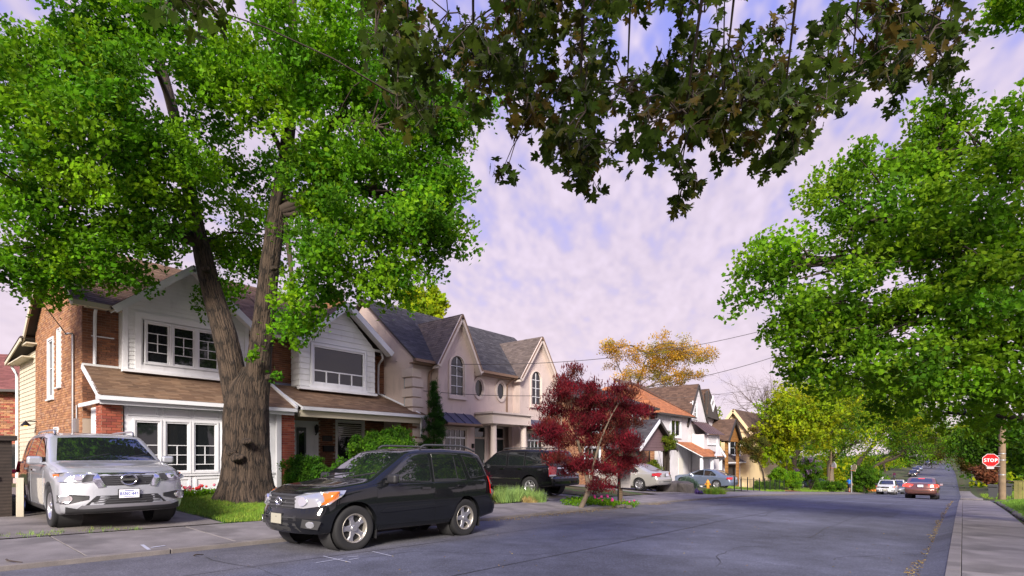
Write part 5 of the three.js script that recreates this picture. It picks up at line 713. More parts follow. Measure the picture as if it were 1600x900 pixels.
// ---- large black SUV nosed in to the stucco house
const LARGE_SUV = { ...COMPACT, width: 1.93, wb: 3.0, tyre: 0.385, tyreWide: 0.24, paint: PAINT.black2, lean: 0.17, tf: 0.05, tr: 0.04, roundR: 0.10, roundF: 0.2,
  top: [[2.45, 0.98], [2.35, 1.06], [1.9, 1.11], [1.2, 1.16], [1.05, 1.2], [0.35, 1.72], [0.0, 1.80], [-1.0, 1.83], [-2.0, 1.80], [-2.28, 1.74], [-2.48, 1.20], [-2.55, 1.0], [-2.58, 0.75]], belt: [[2.4, 0.95], [1.1, 1.12], [-2.5, 1.17]], bottom: [[2.4, 0.34], [-1.5, 0.32], [-2.6, 0.42]],
  nose: [[-0.25, -0.05], [-0.45, 0.05], [-0.9, 0.0], [-1.2, -0.05]], tail: [[-0.3, -0.02], [-0.45, 0.09], [-0.70, 0.09], [-0.78, 0.0], [-1.8, 0]],
  glass: [[[0.84, 1.19], [0.34, 1.62], [0.1, 1.68], [-0.28, 1.69], [-0.28, 1.18]], [[-0.40, 1.18], [-0.40, 1.695], [-1.18, 1.70], [-1.18, 1.19]], [[-1.28, 1.19], [-1.28, 1.70], [-2.1, 1.68], [-2.24, 1.22]]],
  doors: [{ shape: [[1.0, 0.42], [0.98, 1.12], [-0.33, 1.14], [-0.33, 0.38], [0.95, 0.38]], handle: [-0.12, 1.05] }, { shape: [[-0.36, 0.38], [-0.36, 1.14], [-1.22, 1.15], [-1.2, 0.95], [-1.0, 0.62], [-0.95, 0.38]], handle: [-1.04, 1.06] }], handleMat: CM.chrome, winTrim: CM.trim,
  screen: [[-0.78, 1.2], [0.78, 1.2], [0.68, 1.72], [-0.68, 1.72]], rear: [[-0.70, 1.19], [0.70, 1.19], [0.64, 1.68], [-0.64, 1.68]],
  sideTrim: [{ name: 'chrome_moulding', shape: rect(-1.05, 0.98, 0.66, 0.70), mat: CM.chrome, off: 0.014 }, { name: 'sill_cladding', shape: rect(-1.0, 1.0, 0.33, 0.40), mat: CM.trim, off: 0.016 }], mirror: [0.86, 1.2], mirrorMat: PAINT.black2, rails: { pts: [[0.0, 1.81], [-0.15, 1.87], [-1.9, 1.88], [-2.1, 1.8]], z: 0.70, mat: CM.grey }, wheel: { style: 'six', rim: 0.63 },
  front: [...lampPair('tail_light', [[0.62, 1.16], [0.88, 1.16], [0.9, 0.80], [0.66, 0.80]], DIAGB(-2.58), CM.red, [{ name: 'reverse_light', shape: rect(0.66, 0.89, 0.80, 0.86), mat: CM.lamp, off: 0.015 }]), { name: 'chrome_strip', view: 'B', shape: rect(-0.5, 0.5, 1.08, 1.12), mat: CM.chrome, off: 0.014 }, { name: 'bumper_pad', view: 'B', shape: rect(-0.8, 0.8, 0.6, 0.7), mat: CM.trim, off: 0.012 }, { name: 'brake_light', view: 'B', shape: rect(-0.3, 0.3, 1.72, 1.75), mat: CM.red, off: 0.02 }, ...lampPair('headlight', [[0.5, 0.98], [0.95, 1.0], [0.95, 0.8], [0.5, 0.78]], DIAG(2.45), CM.lamp), { name: 'grille', shape: rect(-0.45, 0.45, 0.7, 0.98), mat: CM.chrome }],
  extra(car) { plate(car, '', -2.605, 0.96, 0, -1); } };
const suv3 = makeCar(LARGE_SUV, 'black_suv', 'large black sport utility car with chrome side strip, tail towards the pavement');
suv3.position.set(-14.4, groundY(-14, 17.5) + 0.012, -17.55); suv3.rotation.y = Math.PI;

// ---- saloons
const SEDAN = { width: 1.80, wb: 2.72, tyre: 0.325, tyreWide: 0.21, paint: PAINT.champagne, lean: 0.30, crown: 0.012, tf: 0.09, tr: 0.08, roundF: 0.28, roundR: 0.2,
  top: [[2.28, 0.66], [2.2, 0.74], [1.7, 0.86], [1.1, 0.93], [0.95, 0.97], [0.1, 1.36], [-0.2, 1.415], [-0.8, 1.43], [-1.15, 1.38], [-1.82, 1.07], [-2.0, 1.035], [-2.34, 1.01], [-2.44, 0.93], [-2.5, 0.72]],
  belt: [[2.2, 0.68], [1.6, 0.78], [0.9, 0.88], [-1.2, 0.93], [-2.4, 0.92]], bottom: [[2.3, 0.24], [1, 0.20], [-1.8, 0.22], [-2.5, 0.32]], nose: [[-0.2, -0.08], [-0.35, 0.04], [-0.55, 0.04], [-0.75, -0.05], [-1, -0.1]], tail: [[-0.25, -0.05], [-0.4, 0.05], [-0.6, 0.06], [-0.75, -0.02], [-0.95, 0.01], [-1.4, 0]],
  glass: [[[0.70, 0.96], [0.08, 1.30], [-0.30, 1.335], [-0.32, 0.955]], [[-0.40, 0.955], [-0.38, 1.335], [-0.9, 1.31], [-1.28, 1.06], [-1.24, 0.98]]],
  doors: [{ shape: [[0.86, 0.32], [0.84, 0.90], [-0.36, 0.925], [-0.36, 0.28], [0.82, 0.28]], handle: [-0.16, 0.85] }, { shape: [[-0.39, 0.28], [-0.39, 0.925], [-1.26, 0.94], [-1.24, 0.78], [-1.0, 0.5], [-0.95, 0.28]], handle: [-1.08, 0.87] }], winTrim: CM.trim,
  screen: [[-0.66, 0.99], [0.66, 0.99], [0.55, 1.34], [-0.55, 1.34]], rear: [[-0.62, 1.08], [0.62, 1.08], [0.52, 1.36], [-0.52, 1.36]], mirror: [0.66, 0.99], wheel: { style: 'nine', rim: 0.66 },
  front: [...lampPair('tail_light', [[0.46, 0.93], [0.72, 0.96], [0.96, 0.93], [0.98, 0.80], [0.6, 0.74]], DIAGB(-2.5), CM.red, [{ name: 'reverse_light', shape: [[0.5, 0.80], [0.62, 0.85], [0.66, 0.78], [0.6, 0.75]], mat: CM.lamp, off: 0.015 }]), ...lampPair('headlight', [[0.42, 0.66], [0.62, 0.72], [0.98, 0.78], [0.96, 0.66], [0.60, 0.58]], DIAG(2.28), CM.lamp), { name: 'grille', shape: [[-0.36, 0.68], [0.36, 0.68], [0.28, 0.58], [-0.28, 0.58]], mat: CM.trim }, { name: 'lower_grille', shape: rect(-0.45, 0.45, 0.3, 0.42), mat: CM.trim }, { name: 'bumper_strip', view: 'B', shape: rect(-0.7, 0.7, 0.47, 0.5), mat: CM.trim, off: 0.006 }, { name: 'brake_light', view: 'B', shape: rect(-0.16, 0.16, 1.335, 1.36), mat: CM.red, off: 0.02 }],
  extra(car) { plate(car, '', -2.53, 0.84, 0, -1, '#dfe3ee'); } };
const sedan = makeCar(SEDAN, 'saloon_car', 'pale silver saloon car parked behind the estate agent sign');
sedan.position.set(-14.55, groundY(-14.5, 27) + 0.012, -27.45); sedan.rotation.y = Math.PI - 0.05;
function recolour(car, from, to, more = {}) { car.traverse((o) => { if (o.material === from) o.material = to; if (more[o.name]) o.material = more[o.name]; }); return car; }
const facing = { in: Math.PI, away: Math.PI / 2, toward: -Math.PI / 2 };
function park(src, from, to, label, x, s, turn, group, more) { const c = cloneThing(src, label, V(x, groundY(x, s) + 0.01, -s), turn, group); c.name = numbered(src.name.includes('saloon') ? 'saloon_car' : 'suv'); const L = 1.3, dx = Math.cos(turn) * L, ds = Math.sin(turn) * L; c.rotation.set(0, turn, Math.atan2(groundY(x + dx, s + ds) - groundY(x - dx, s - ds), 2 * L), 'YZX'); return recolour(c, from, to, more); }
{ const p = atD(1094, 757, 42.5); park(sedan, PAINT.champagne, PAINT.blueGrey, 'blue-grey saloon car on the drive behind the iron fence', p.x, -p.z + 0.6, facing.in - 0.03); }
{ const c = park(sedan, PAINT.champagne, PAINT.bronze, 'bronze saloon car driving away with brake lights on', -2.16, 47, facing.away, undefined, { tail_light: CM.redLit, brake_light: CM.redLit }); }
park(suv2, PAINT.black, PAINT.white, 'white sport utility car facing up the street at the far kerb', -6.6, 74, facing.toward);
park(sedan, PAINT.champagne, PAINT.grey, 'dark grey saloon car right behind the white sport utility car', -6.3, 82, facing.toward);
park(suv3, PAINT.black2, PAINT.navy, 'dark sport utility car on the drive beside the lilac bush', -17.5, 67.8, facing.in);
park(sedan, PAINT.champagne, PAINT.navy, 'dark saloon car under the trees behind the person in blue', -16.5, 88, facing.in);
park(sedan, PAINT.champagne, PAINT.blue, 'bright blue saloon car on the raised drive above the street', -17.5, 126, facing.in - 0.2);
park(sedan, PAINT.champagne, PAINT.white, 'white saloon car parked at the foot of the hill', -8.9, 120, facing.toward);
{ const hill = 'cars parked up the hill'; park(suv2, PAINT.black, PAINT.black2, 'dark sport utility car parked lowest on the hill', -9.6, 168, facing.toward, hill); park(suv2, PAINT.black, PAINT.navy, 'navy sport utility car parked second up the hill', -10.2, 190, facing.toward, hill); park(sedan, PAINT.champagne, PAINT.blueGrey, 'blue-grey saloon parked third up the hill', -10.6, 212, facing.toward, hill); park(sedan, PAINT.champagne, PAINT.white, 'white saloon near the crest of the hill', -9.5, 290, facing.toward, hill); park(suv2, PAINT.black, PAINT.blueGrey, 'blue-grey sport utility car at the crest of the hill', -12.0, 300, facing.toward, hill); }
park(sedan, PAINT.champagne, PAINT.navy, 'dark blue saloon car showing past the utility pole', 7.8, 66, facing.in);

// ================================================================ trees and plants
const leafMat = (o = {}) => phys(0xffffff, 0.55, { side: THREE.DoubleSide, transmission: 0.35, thickness: 0, ior: 1.35, ...o });
const LM = { leaf: phys(0xffffff, 0.62, { side: THREE.DoubleSide, transmission: 0.5, thickness: 0, ior: 1.3, specularIntensity: 0.25 }), glossy: phys(0xffffff, 0.5, { side: THREE.DoubleSide, transmission: 0.52, thickness: 0, ior: 1.35, specularIntensity: 0.25 }), grass: mat(0xffffff, 0.8, { side: THREE.DoubleSide }) };
LM.leaf.vertexColors = true; LM.plainLeaf = LM.leaf.clone(); LM.plainLeaf.vertexColors = false; LM.leaf.roughness = 1; LM.plainLeaf.roughness = 1; LM.glossy.roughness = 1;
const barkRidge = (u, v) => { const w = fbm(u * 5, v * 2, 3, 5, 2) * 0.10, r = Math.abs(fbm((u + w) * 20, v * 2, 3, 20, 2) - 0.5) * 2, q = Math.abs(fbm((u + w) * 34 + 7, v * 3, 3, 34, 3) - 0.5) * 2; return [smooth(0.0, 0.22, r), smooth(0.0, 0.3, q)]; };
const barkMap = texture(512, (u, v, x, y) => { const [d, e] = barkRidge(u, v), n = fbm(u * 40, v * 40, 3, 40); const b = 0.20 + 0.22 * d + 0.08 * e + 0.14 * (n - 0.5) + 0.14 * (fbm(u * 3, v * 2, 3, 3, 2) - 0.5) + 0.05 * (speck(x, y) - 0.5); return [b * 1.03, b * 0.90, b * 0.77]; }, { metres: 1 });
const barkBump = texture(512, (u, v) => { const [d, e] = barkRidge(u, v); return d * 0.6 + e * 0.25 + 0.15 * fbm(u * 40, v * 40, 3, 40); }, { srgb: false, metres: 1 });
const mBark = mat(lin(0.31, 0.285, 0.265), 0.95, { map: barkMap, bumpMap: barkBump, bumpScale: 0.04 }), mTwig = mat(lin(0.055, 0.040, 0.030), 0.9), mPaleBark = mat(lin(0.16, 0.125, 0.09), 0.9);
// tapered tube along points with a radius at each; bark relief is displaced geometry on thick stems
function limb(pts, rad, { radial = 8, seg = 6, relief = 0, flare = 0, seed = 0 } = {}) {
  const c = new THREE.CatmullRomCurve3(pts, false, 'centripetal'), n = Math.max(2, seg), pos = [], uv = [], idx = []; let L = 0, prev = null; const total = c.getLength();
  const nrm = V(1, 0, 0), t0 = V();
  for (let i = 0; i <= n; i++) {
    const t = i / n, p = c.getPoint(t), d = c.getTangent(t); if (prev) L += p.distanceTo(prev); prev = p.clone();
    const k = t * (pts.length - 1), j = Math.min(pts.length - 2, Math.floor(k)), R = lerp(rad[j], rad[j + 1], k - j);
    const a = V().crossVectors(Math.abs(d.x) > 0.9 ? V(0, 0, 1) : V(1, 0, 0), d).normalize(), b = V().crossVectors(d, a);
    for (let q = 0; q <= radial; q++) {
      const th = q / radial * Math.PI * 2, cs = Math.cos(th), sn = Math.sin(th); let r = R;
      if (relief) { const w = q % radial, ang = w / radial; r *= 1 + 0.09 * (fbm(cs * 1.6 + 9 + seed, sn * 1.6 + L * 0.55, 3) - 0.5) + 0.10 * (fbm(cs * 2 + 5 + seed, sn * 2 + L * 1.1, 3) - 0.5); r += relief * (Math.abs(fbm(ang * 30 + fbm(cs + L * 0.7, sn, 2) * 1.2 + (w === 0 ? 0 : 0), L * 1.1 + seed, 3) - 0.5) * -4 + 0.6); if (flare) { const f = Math.exp(-L * 2.3); r *= 1 + flare * f * (0.45 + 0.55 * Math.pow(Math.abs(Math.cos(th * 2.5 + 0.4)), 1.5)); } }
      pos.push(p.x + (a.x * cs + b.x * sn) * r, p.y + (a.y * cs + b.y * sn) * r, p.z + (a.z * cs + b.z * sn) * r); uv.push(q / radial * Math.max(1, Math.round(2 * Math.PI * rad[0])), L);
    }
  }
  for (let i = 0; i < n; i++) for (let q = 0; q < radial; q++) { const a = i * (radial + 1) + q, b = a + radial + 1; idx.push(a, b, a + 1, a + 1, b, b + 1); }
  const g = new THREE.BufferGeometry(); g.setAttribute('position', new THREE.Float32BufferAttribute(pos, 3)); g.setAttribute('uv', new THREE.Float32BufferAttribute(uv, 2)); g.setIndex(idx); g.computeVertexNormals();
  const nn = g.attributes.normal; for (let i = 0; i <= n; i++) { const a = i * (radial + 1), b = a + radial; const x = nn.getX(a) + nn.getX(b), y = nn.getY(a) + nn.getY(b), z = nn.getZ(a) + nn.getZ(b), l = Math.hypot(x, y, z) || 1; nn.setXYZ(a, x / l, y / l, z / l); nn.setXYZ(b, x / l, y / l, z / l); }
  return g;
}
// leaf blades: base at the origin, growing along +y, a little folded
function blade(outline, fold = 0.25, droop = 0.12) { const pos = [], n = outline.length; for (let i = 0; i < n; i++) { const a = outline[i], b = outline[(i + 1) % n]; for (const [x, y] of [[0, 0.42], a, b]) pos.push(x, y, -Math.abs(x) * fold - y * y * droop); } const g = new THREE.BufferGeometry(); g.setAttribute('position', new THREE.Float32BufferAttribute(pos, 3)); g.setAttribute('uv', new THREE.Float32BufferAttribute(new Float32Array(pos.length / 3 * 2), 2)); g.computeVertexNormals(); return g; }
const half = [[0, 0], [0.44, 0.12], [0.28, 0.30], [0.52, 0.58], [0, 1]], star = [...half, ...half.slice(1, -1).reverse().map(([x, y]) => [-x, y])];
const mh = [[0, 0], [0.10, -0.06], [0.30, -0.10], [0.38, -0.02], [0.52, 0.04], [0.40, 0.14], [0.30, 0.24], [0.50, 0.30], [0.70, 0.50], [0.50, 0.52], [0.48, 0.64], [0.30, 0.52], [0.20, 0.56], [0.28, 0.76], [0.16, 0.78], [0, 1.02]], maple = [...mh, ...mh.slice(1, -1).reverse().map(([x, y]) => [-x, y])];
const oval5 = [[0, 0], [0.26, 0.25], [0.28, 0.55], [0, 1], [-0.28, 0.55], [-0.26, 0.25]], thin = [[0, 0], [0.09, 0.4], [0, 1], [-0.09, 0.4]];
function sprig(outline, n, size, seed, spread = 1) {                  // a twig's worth of leaves, as one small geometry
  const r = rng(seed), gs = []; for (let i = 0; i < n; i++) { const s = size * rr(0.7, 1.2, r), g = blade(outline, rr(0.1, 0.4, r), rr(0, 0.35, r)); g.scale(s, s, s).rotateX(rr(-1.5, 0.9, r)).rotateY(rr(0, 6.28, r)).translate(rr(-1, 1, r) * size * 1.1 * spread, rr(-1.2, 0.9, r) * size * spread, rr(-1, 1, r) * size * 1.1 * spread); gs.push(g); } return fuse(gs);
}
const SPRIG = { maple: [1, 2, 3].map((k) => sprig(star, 10, 0.092, k, 1.5)), mid: [4, 5].map((k) => sprig(star, 7, 0.2, k)), far: [6, 7].map((k) => sprig(oval5, 7, 0.34, k, 1.1)), fine: [8, 9].map((k) => sprig(thin, 12, 0.13, k, 0.9)), shrub: [10, 11].map((k) => sprig(oval5, 9, 0.06, k, 1.0)), bud: [12, 13].map((k) => sprig(oval5, 7, 0.11, k, 1.5)), cedar: [14, 15].map((k) => sprig(thin, 12, 0.10, k, 0.45)) };
const inBall = (r) => { const a = rr(0, 6.283, r), z = rr(-1, 1, r), q = Math.sqrt(1 - z * z); return V(q * Math.cos(a), z, q * Math.sin(a)); };
// a crown: lobes -> clumps of sprigs.  lobes: { c: Vector3, r: Vector3, n }; a few clump shapes, each leaf with its own tone, are set out turned and scaled
function clumpGeo(kinds, radius, per, r, { flat, droop, scale }) {
  const pos = [], nor = [], col = [], p = V(), n = V();
  for (let j = 0; j < per; j++) {
    const e = inBall(r).multiplyScalar(radius * Math.pow(r(), 0.5)), g = kinds[Math.floor(r() * kinds.length)], P = g.attributes.position, N = g.attributes.normal;
    dummy.position.set(e.x, e.y * flat - Math.max(0, e.length() - radius * 0.5) * droop, e.z); dummy.rotation.set(rr(-0.7, 0.7, r), rr(0, 6.28, r), rr(-0.7, 0.7, r)); dummy.scale.setScalar(rr(scale[0], scale[1], r)); dummy.updateMatrix();
    const tone = rr(0.78, 1.22, r), warm = rr(-0.12, 0.16, r); let leaf = 1;
    for (let i = 0; i < P.count; i++) { if (i % 18 === 0) leaf = rr(0.85, 1.15, r); p.fromBufferAttribute(P, i).applyMatrix4(dummy.matrix); n.fromBufferAttribute(N, i).transformDirection(dummy.matrix); pos.push(p.x, p.y, p.z); nor.push(n.x, n.y, n.z); col.push(tone * leaf * (1 + warm), tone * leaf, tone * leaf); }
  }
  dummy.scale.set(1, 1, 1); dummy.rotation.set(0, 0, 0);
  const g = new THREE.BufferGeometry(); g.setAttribute('position', new THREE.Float32BufferAttribute(pos, 3)); g.setAttribute('normal', new THREE.Float32BufferAttribute(nor, 3)); g.setAttribute('color', new THREE.Float32BufferAttribute(col, 3)); g.setAttribute('uv', new THREE.Float32BufferAttribute(new Float32Array(pos.length / 3 * 2), 2)); return g;
}
function crown(parent, lobes, { kinds = SPRIG.maple, material = LM.leaf, tones, clump = 0.55, per = 26, seed = 1, droop = 0.5, shell = 0.45, scale = [0.8, 1.25], name = 'crown', flat = 0.7, variants = 5 } = {}) {
  const r = rng(seed), base = rootOf(parent).position, gs = Array.from({ length: variants }, () => clumpGeo(kinds, clump, per, r, { flat, droop, scale })), ms = gs.map(() => []), cs = gs.map(() => []), tips = [];
  for (const lb of lobes) for (let i = 0, nc = Math.max(1, Math.round(lb.n / per)); i < nc; i++) {
    const d = inBall(r).multiplyScalar(Math.pow(r(), shell)), c = V(lb.c.x + d.x * lb.r.x, lb.c.y + d.y * lb.r.y, lb.c.z + d.z * lb.r.z), k = Math.floor(r() * variants); tips.push([lb, c]);
    dummy.position.copy(c).sub(base); dummy.rotation.set(rr(-0.3, 0.3, r), rr(0, 6.28, r), rr(-0.3, 0.3, r)); dummy.scale.set(rr(0.8, 1.25, r), rr(0.8, 1.2, r), rr(0.8, 1.25, r)); dummy.updateMatrix(); ms[k].push(dummy.matrix.clone()); cs[k].push(tones[Math.floor(r() * tones.length)].clone().multiplyScalar(rr(0.78, 1.2, r)));
  }
  dummy.scale.set(1, 1, 1); dummy.rotation.set(0, 0, 0);
  gs.forEach((g, k) => { if (ms[k].length) copies(name, g, material, ms[k], cs[k], parent); });
  return tips;
}
function limbsTo(stems, tips, { r = rng(3), thick = 0.05, sag = 0.15, share = 1, mid = 5 } = {}) {   // boughs from the nearest stem to each lobe, twigs to its clumps
  const gs = [], byLobe = new Map(); for (const [lb, c] of tips) { if (!byLobe.has(lb)) byLobe.set(lb, []); byLobe.get(lb).push(c); }
  for (const [lb, cs] of byLobe) {
    let best = null, bd = 1e9; for (const s of stems) for (let i = 0; i < s.length; i++) { const q = s[i], d = q.distanceTo(lb.c) + Math.max(0, q.y - lb.c.y + 0.6) * 1.5; if (d < bd) { bd = d; best = q; } }
    const a = best, b = lb.c, m = V().lerpVectors(a, b, 0.5); m.y += bd * sag; m.x += rr(-0.3, 0.3, r); m.z += rr(-0.3, 0.3, r); const R = thick * clamp(bd / 3, 0.5, 1.6);
    gs.push(limb([a, V().lerpVectors(a, m, 0.5).add(V(rr(-0.15, 0.15, r), rr(-0.1, 0.15, r), 0)), m, b], [R * 1.4, R, R * 0.75, R * 0.4], { radial: 7, seg: 10 }));
    for (const c of cs) if (r() < share) { const st = V().lerpVectors(m, b, rr(0.1, 1, r)), k = V().lerpVectors(st, c, 0.55).add(V(rr(-0.15, 0.15, r), rr(0, 0.25, r), rr(-0.15, 0.15, r))); gs.push(limb([st, k, c], [R * 0.32, R * 0.2, R * 0.08], { radial: mid, seg: 4 })); }
  }
  return gs;
}
const G_MAPLE = shades([[0.095, 0.26, 0.006], [0.12, 0.30, 0.006], [0.155, 0.34, 0.008], [0.075, 0.21, 0.008], [0.19, 0.37, 0.008]]);
const G_RIGHT = shades([[0.13, 0.30, 0.008], [0.16, 0.34, 0.009], [0.105, 0.26, 0.009], [0.20, 0.37, 0.012]]);
const G_LIME = shades([[0.34, 0.42, 0.008], [0.27, 0.38, 0.008], [0.38, 0.44, 0.010], [0.22, 0.36, 0.008]]);
const G_DEEP = shades([[0.07, 0.18, 0.008], [0.10, 0.23, 0.008], [0.13, 0.26, 0.008], [0.06, 0.15, 0.008]]);
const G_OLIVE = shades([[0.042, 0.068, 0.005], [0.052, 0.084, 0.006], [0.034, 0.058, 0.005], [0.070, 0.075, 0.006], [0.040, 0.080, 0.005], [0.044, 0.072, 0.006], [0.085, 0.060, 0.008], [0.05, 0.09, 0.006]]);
const G_SUNSET = shades([[0.58, 0.34, 0.035], [0.50, 0.30, 0.03], [0.62, 0.40, 0.06], [0.34, 0.30, 0.03]]);  // warm sunset glow on these leaves is put into their colour
const G_RED = shades([[0.13, 0.008, 0.016], [0.17, 0.011, 0.022], [0.09, 0.007, 0.014], [0.20, 0.018, 0.024], [0.15, 0.040, 0.026]]);
const G_BROWN = shades([[0.11, 0.09, 0.014], [0.14, 0.10, 0.016], [0.08, 0.10, 0.014]]);
const lobeAt = (px, py, d, rx, ry, rz, n) => { const k = d / FOCAL; return { c: atD(px, py, d), r: V(rx * k, ry * k, rz ?? rx * k), n }; };

// ---------------------------------------------------------------- the big two-stemmed maple
{ const base = onGround(386, 781), D = V(base.x, 0, base.z).dot(V(-SY, 0, -CY)), t = thing('maple_tree', 'huge two-stemmed maple with furrowed trunk on the lawn', 'tree', base);
  const q = (px, py, dd = 0) => atD(px, py, D + dd), w = (px) => px * D / FOCAL / 2;
  const main = [base.clone().add(V(0, -0.25, 0)), q(386, 735), q(385, 690), q(386, 640), q(387, 604), q(388, 574)], left = [q(372, 690), q(366, 600), q(352, 525, 0.1), q(334, 465, 0.3), q(313, 380, 0.5), q(293, 285, 0.7), q(272, 180, 0.9), q(240, 60, 1), q(215, -60, 1), q(190, -190, 1)], right = [q(400, 690), q(403, 585), q(412, 505, -0.1), q(420, 430, -0.3), q(433, 330, -0.4), q(446, 250, -0.5), q(455, 150, -0.5), q(458, 50, -0.4), q(452, -80, -0.3), q(448, -220, -0.2)];
  const trunk = [limb(main, [74, 67, 65, 64, 53, 14].map(w), { radial: 96, seg: 90, relief: 0.03, flare: 0.75, seed: 1 }), limb(left, [28, 37, 34, 30, 25, 20, 16, 13, 10, 7].map(w), { radial: 64, seg: 130, relief: 0.018, seed: 5 }), limb(right, [32, 36, 31, 27, 24, 20, 16, 13, 10, 7].map(w), { radial: 64, seg: 130, relief: 0.018, seed: 9 })];
  const tm = wpart('trunk', trunk, mBark, t);
  const burl = (px, py, s, d) => { const g = new THREE.IcosahedronGeometry(s, 4), p = g.attributes.position; for (let i = 0; i < p.count; i++) { const k = 0.75 + 0.5 * fbm(p.getX(i) * 9 + px, p.getY(i) * 9 + p.getZ(i) * 5, 3); p.setXYZ(i, p.getX(i) * k * 1.2, p.getY(i) * k * 0.8, p.getZ(i) * k); } g.computeVertexNormals(); const c = q(px, py, d); return g.translate(c.x, c.y, c.z); };
  for (const [px, py, s, d] of [[370, 715, 0.17, -0.70], [385, 690, 0.13, -0.72], [362, 708, 0.12, -0.68], [421, 590, 0.12, -0.62], [428, 420, 0.09, -0.62], [322, 420, 0.10, 0.0]]) wpart('burl', burl(px, py, s, d), mBark, t);
  const L = [[60, 130, 12.8, 140, 130, 1500], [50, 320, 13.5, 120, 110, 1250], [150, 395, 14.2, 80, 46, 480], [215, 375, 14.4, 50, 46, 280], [30, 425, 13.8, 60, 42, 300], [200, 215, 13.2, 140, 130, 1600], [180, 50, 13.5, 170, 110, 1500], [330, 110, 13.6, 140, 110, 1400], [350, 270, 16.6, 110, 120, 1000], [345, 400, 17, 80, 80, 520], [95, 415, 14.5, 70, 36, 280], [420, 370, 17, 60, 70, 360], [240, 310, 14, 70, 70, 600], [470, 90, 13.4, 130, 110, 1300], [510, 250, 13.6, 80, 110, 950], [530, 360, 13.8, 75, 80, 800], [490, 450, 14.6, 48, 62, 420], [462, 505, 14.8, 26, 34, 90], [600, 200, 14, 110, 120, 1250], [640, 330, 14.2, 88, 95, 950], [605, 415, 14.2, 72, 55, 500], [690, 270, 14.6, 66, 100, 700], [690, 170, 14.6, 70, 80, 700], [560, 60, 14.6, 110, 90, 1000], [700, 370, 14.8, 40, 50, 200], [100, 250, 18, 130, 150, 500], [560, 200, 18, 130, 150, 600]].map(([px, py, d, rx, ry, n]) => lobeAt(px, py, d, rx, ry, undefined, Math.round(n * 0.58)));
  const tips = crown(t, L, { tones: G_MAPLE, seed: 31, clump: 0.62, per: 26, shell: 0.55, variants: 8 });
  wpart('branch', limbsTo([left.slice(4), right.slice(4)], tips, { r: rng(4), thick: 0.07, share: 0.75 }), mTwig, t, 'stuff');
  crown(t, [lobeAt(395, 560, D - 0.75, 10, 6, 0.08, 8), lobeAt(432, 582, D - 0.72, 7, 6, 0.08, 6)], { name: 'shoot', tones: G_MAPLE, clump: 0.1, per: 6, seed: 5 });
}
// ---------------------------------------------------------------- tree over the street from the bank
{ const base = V(2.9, groundY(2.9, 17.2), -17.2), t = thing('street_tree', 'wide green tree spreading over the street from the grass bank', 'tree', base);
  const st = [base.clone().add(V(0, -0.2, 0)), base.clone().add(V(0, 1.6, 0)), base.clone().add(V(-0.1, 3.2, 0.1)), base.clone().add(V(0.1, 5, 0)), base.clone().add(V(0, 7.2, 0.2)), base.clone().add(V(0.2, 10, 0))];
  wpart('trunk', limb(st, [0.42, 0.34, 0.32, 0.28, 0.2, 0.08], { radial: 32, seg: 40, relief: 0.012, flare: 0.5, seed: 3 }), mBark, t);
  const L = [[1225, 420, 13.6, 70, 70, 420], [1250, 480, 13.5, 80, 60, 460], [1185, 415, 14, 34, 24, 90], [1330, 340, 13, 95, 95, 850], [1420, 240, 13, 95, 85, 800], [1540, 270, 12.4, 95, 95, 900], [1450, 400, 12.2, 120, 110, 1300], [1320, 500, 13, 110, 85, 950], [1255, 560, 14, 62, 42, 260], [1590, 410, 11.6, 120, 120, 1200], [1480, 540, 12, 120, 85, 1100], [1600, 560, 11.6, 110, 80, 900], [1370, 600, 13.6, 90, 45, 420], [1470, 645, 14.5, 90, 32, 320], [1590, 640, 14, 60, 28, 240], [1680, 450, 12, 90, 150, 350], [1410, 320, 15, 120, 110, 400]].map(([px, py, d, rx, ry, n]) => lobeAt(px, py, d, rx, ry, undefined, Math.round(n * 0.52)));
  const tips = crown(t, L, { tones: G_RIGHT, seed: 77, clump: 0.58, per: 24, shell: 0.55, variants: 8 });
  wpart('branch', limbsTo([st.slice(1)], tips, { r: rng(14), thick: 0.065, share: 0.8, sag: 0.08 }), mTwig, t, 'stuff');
}
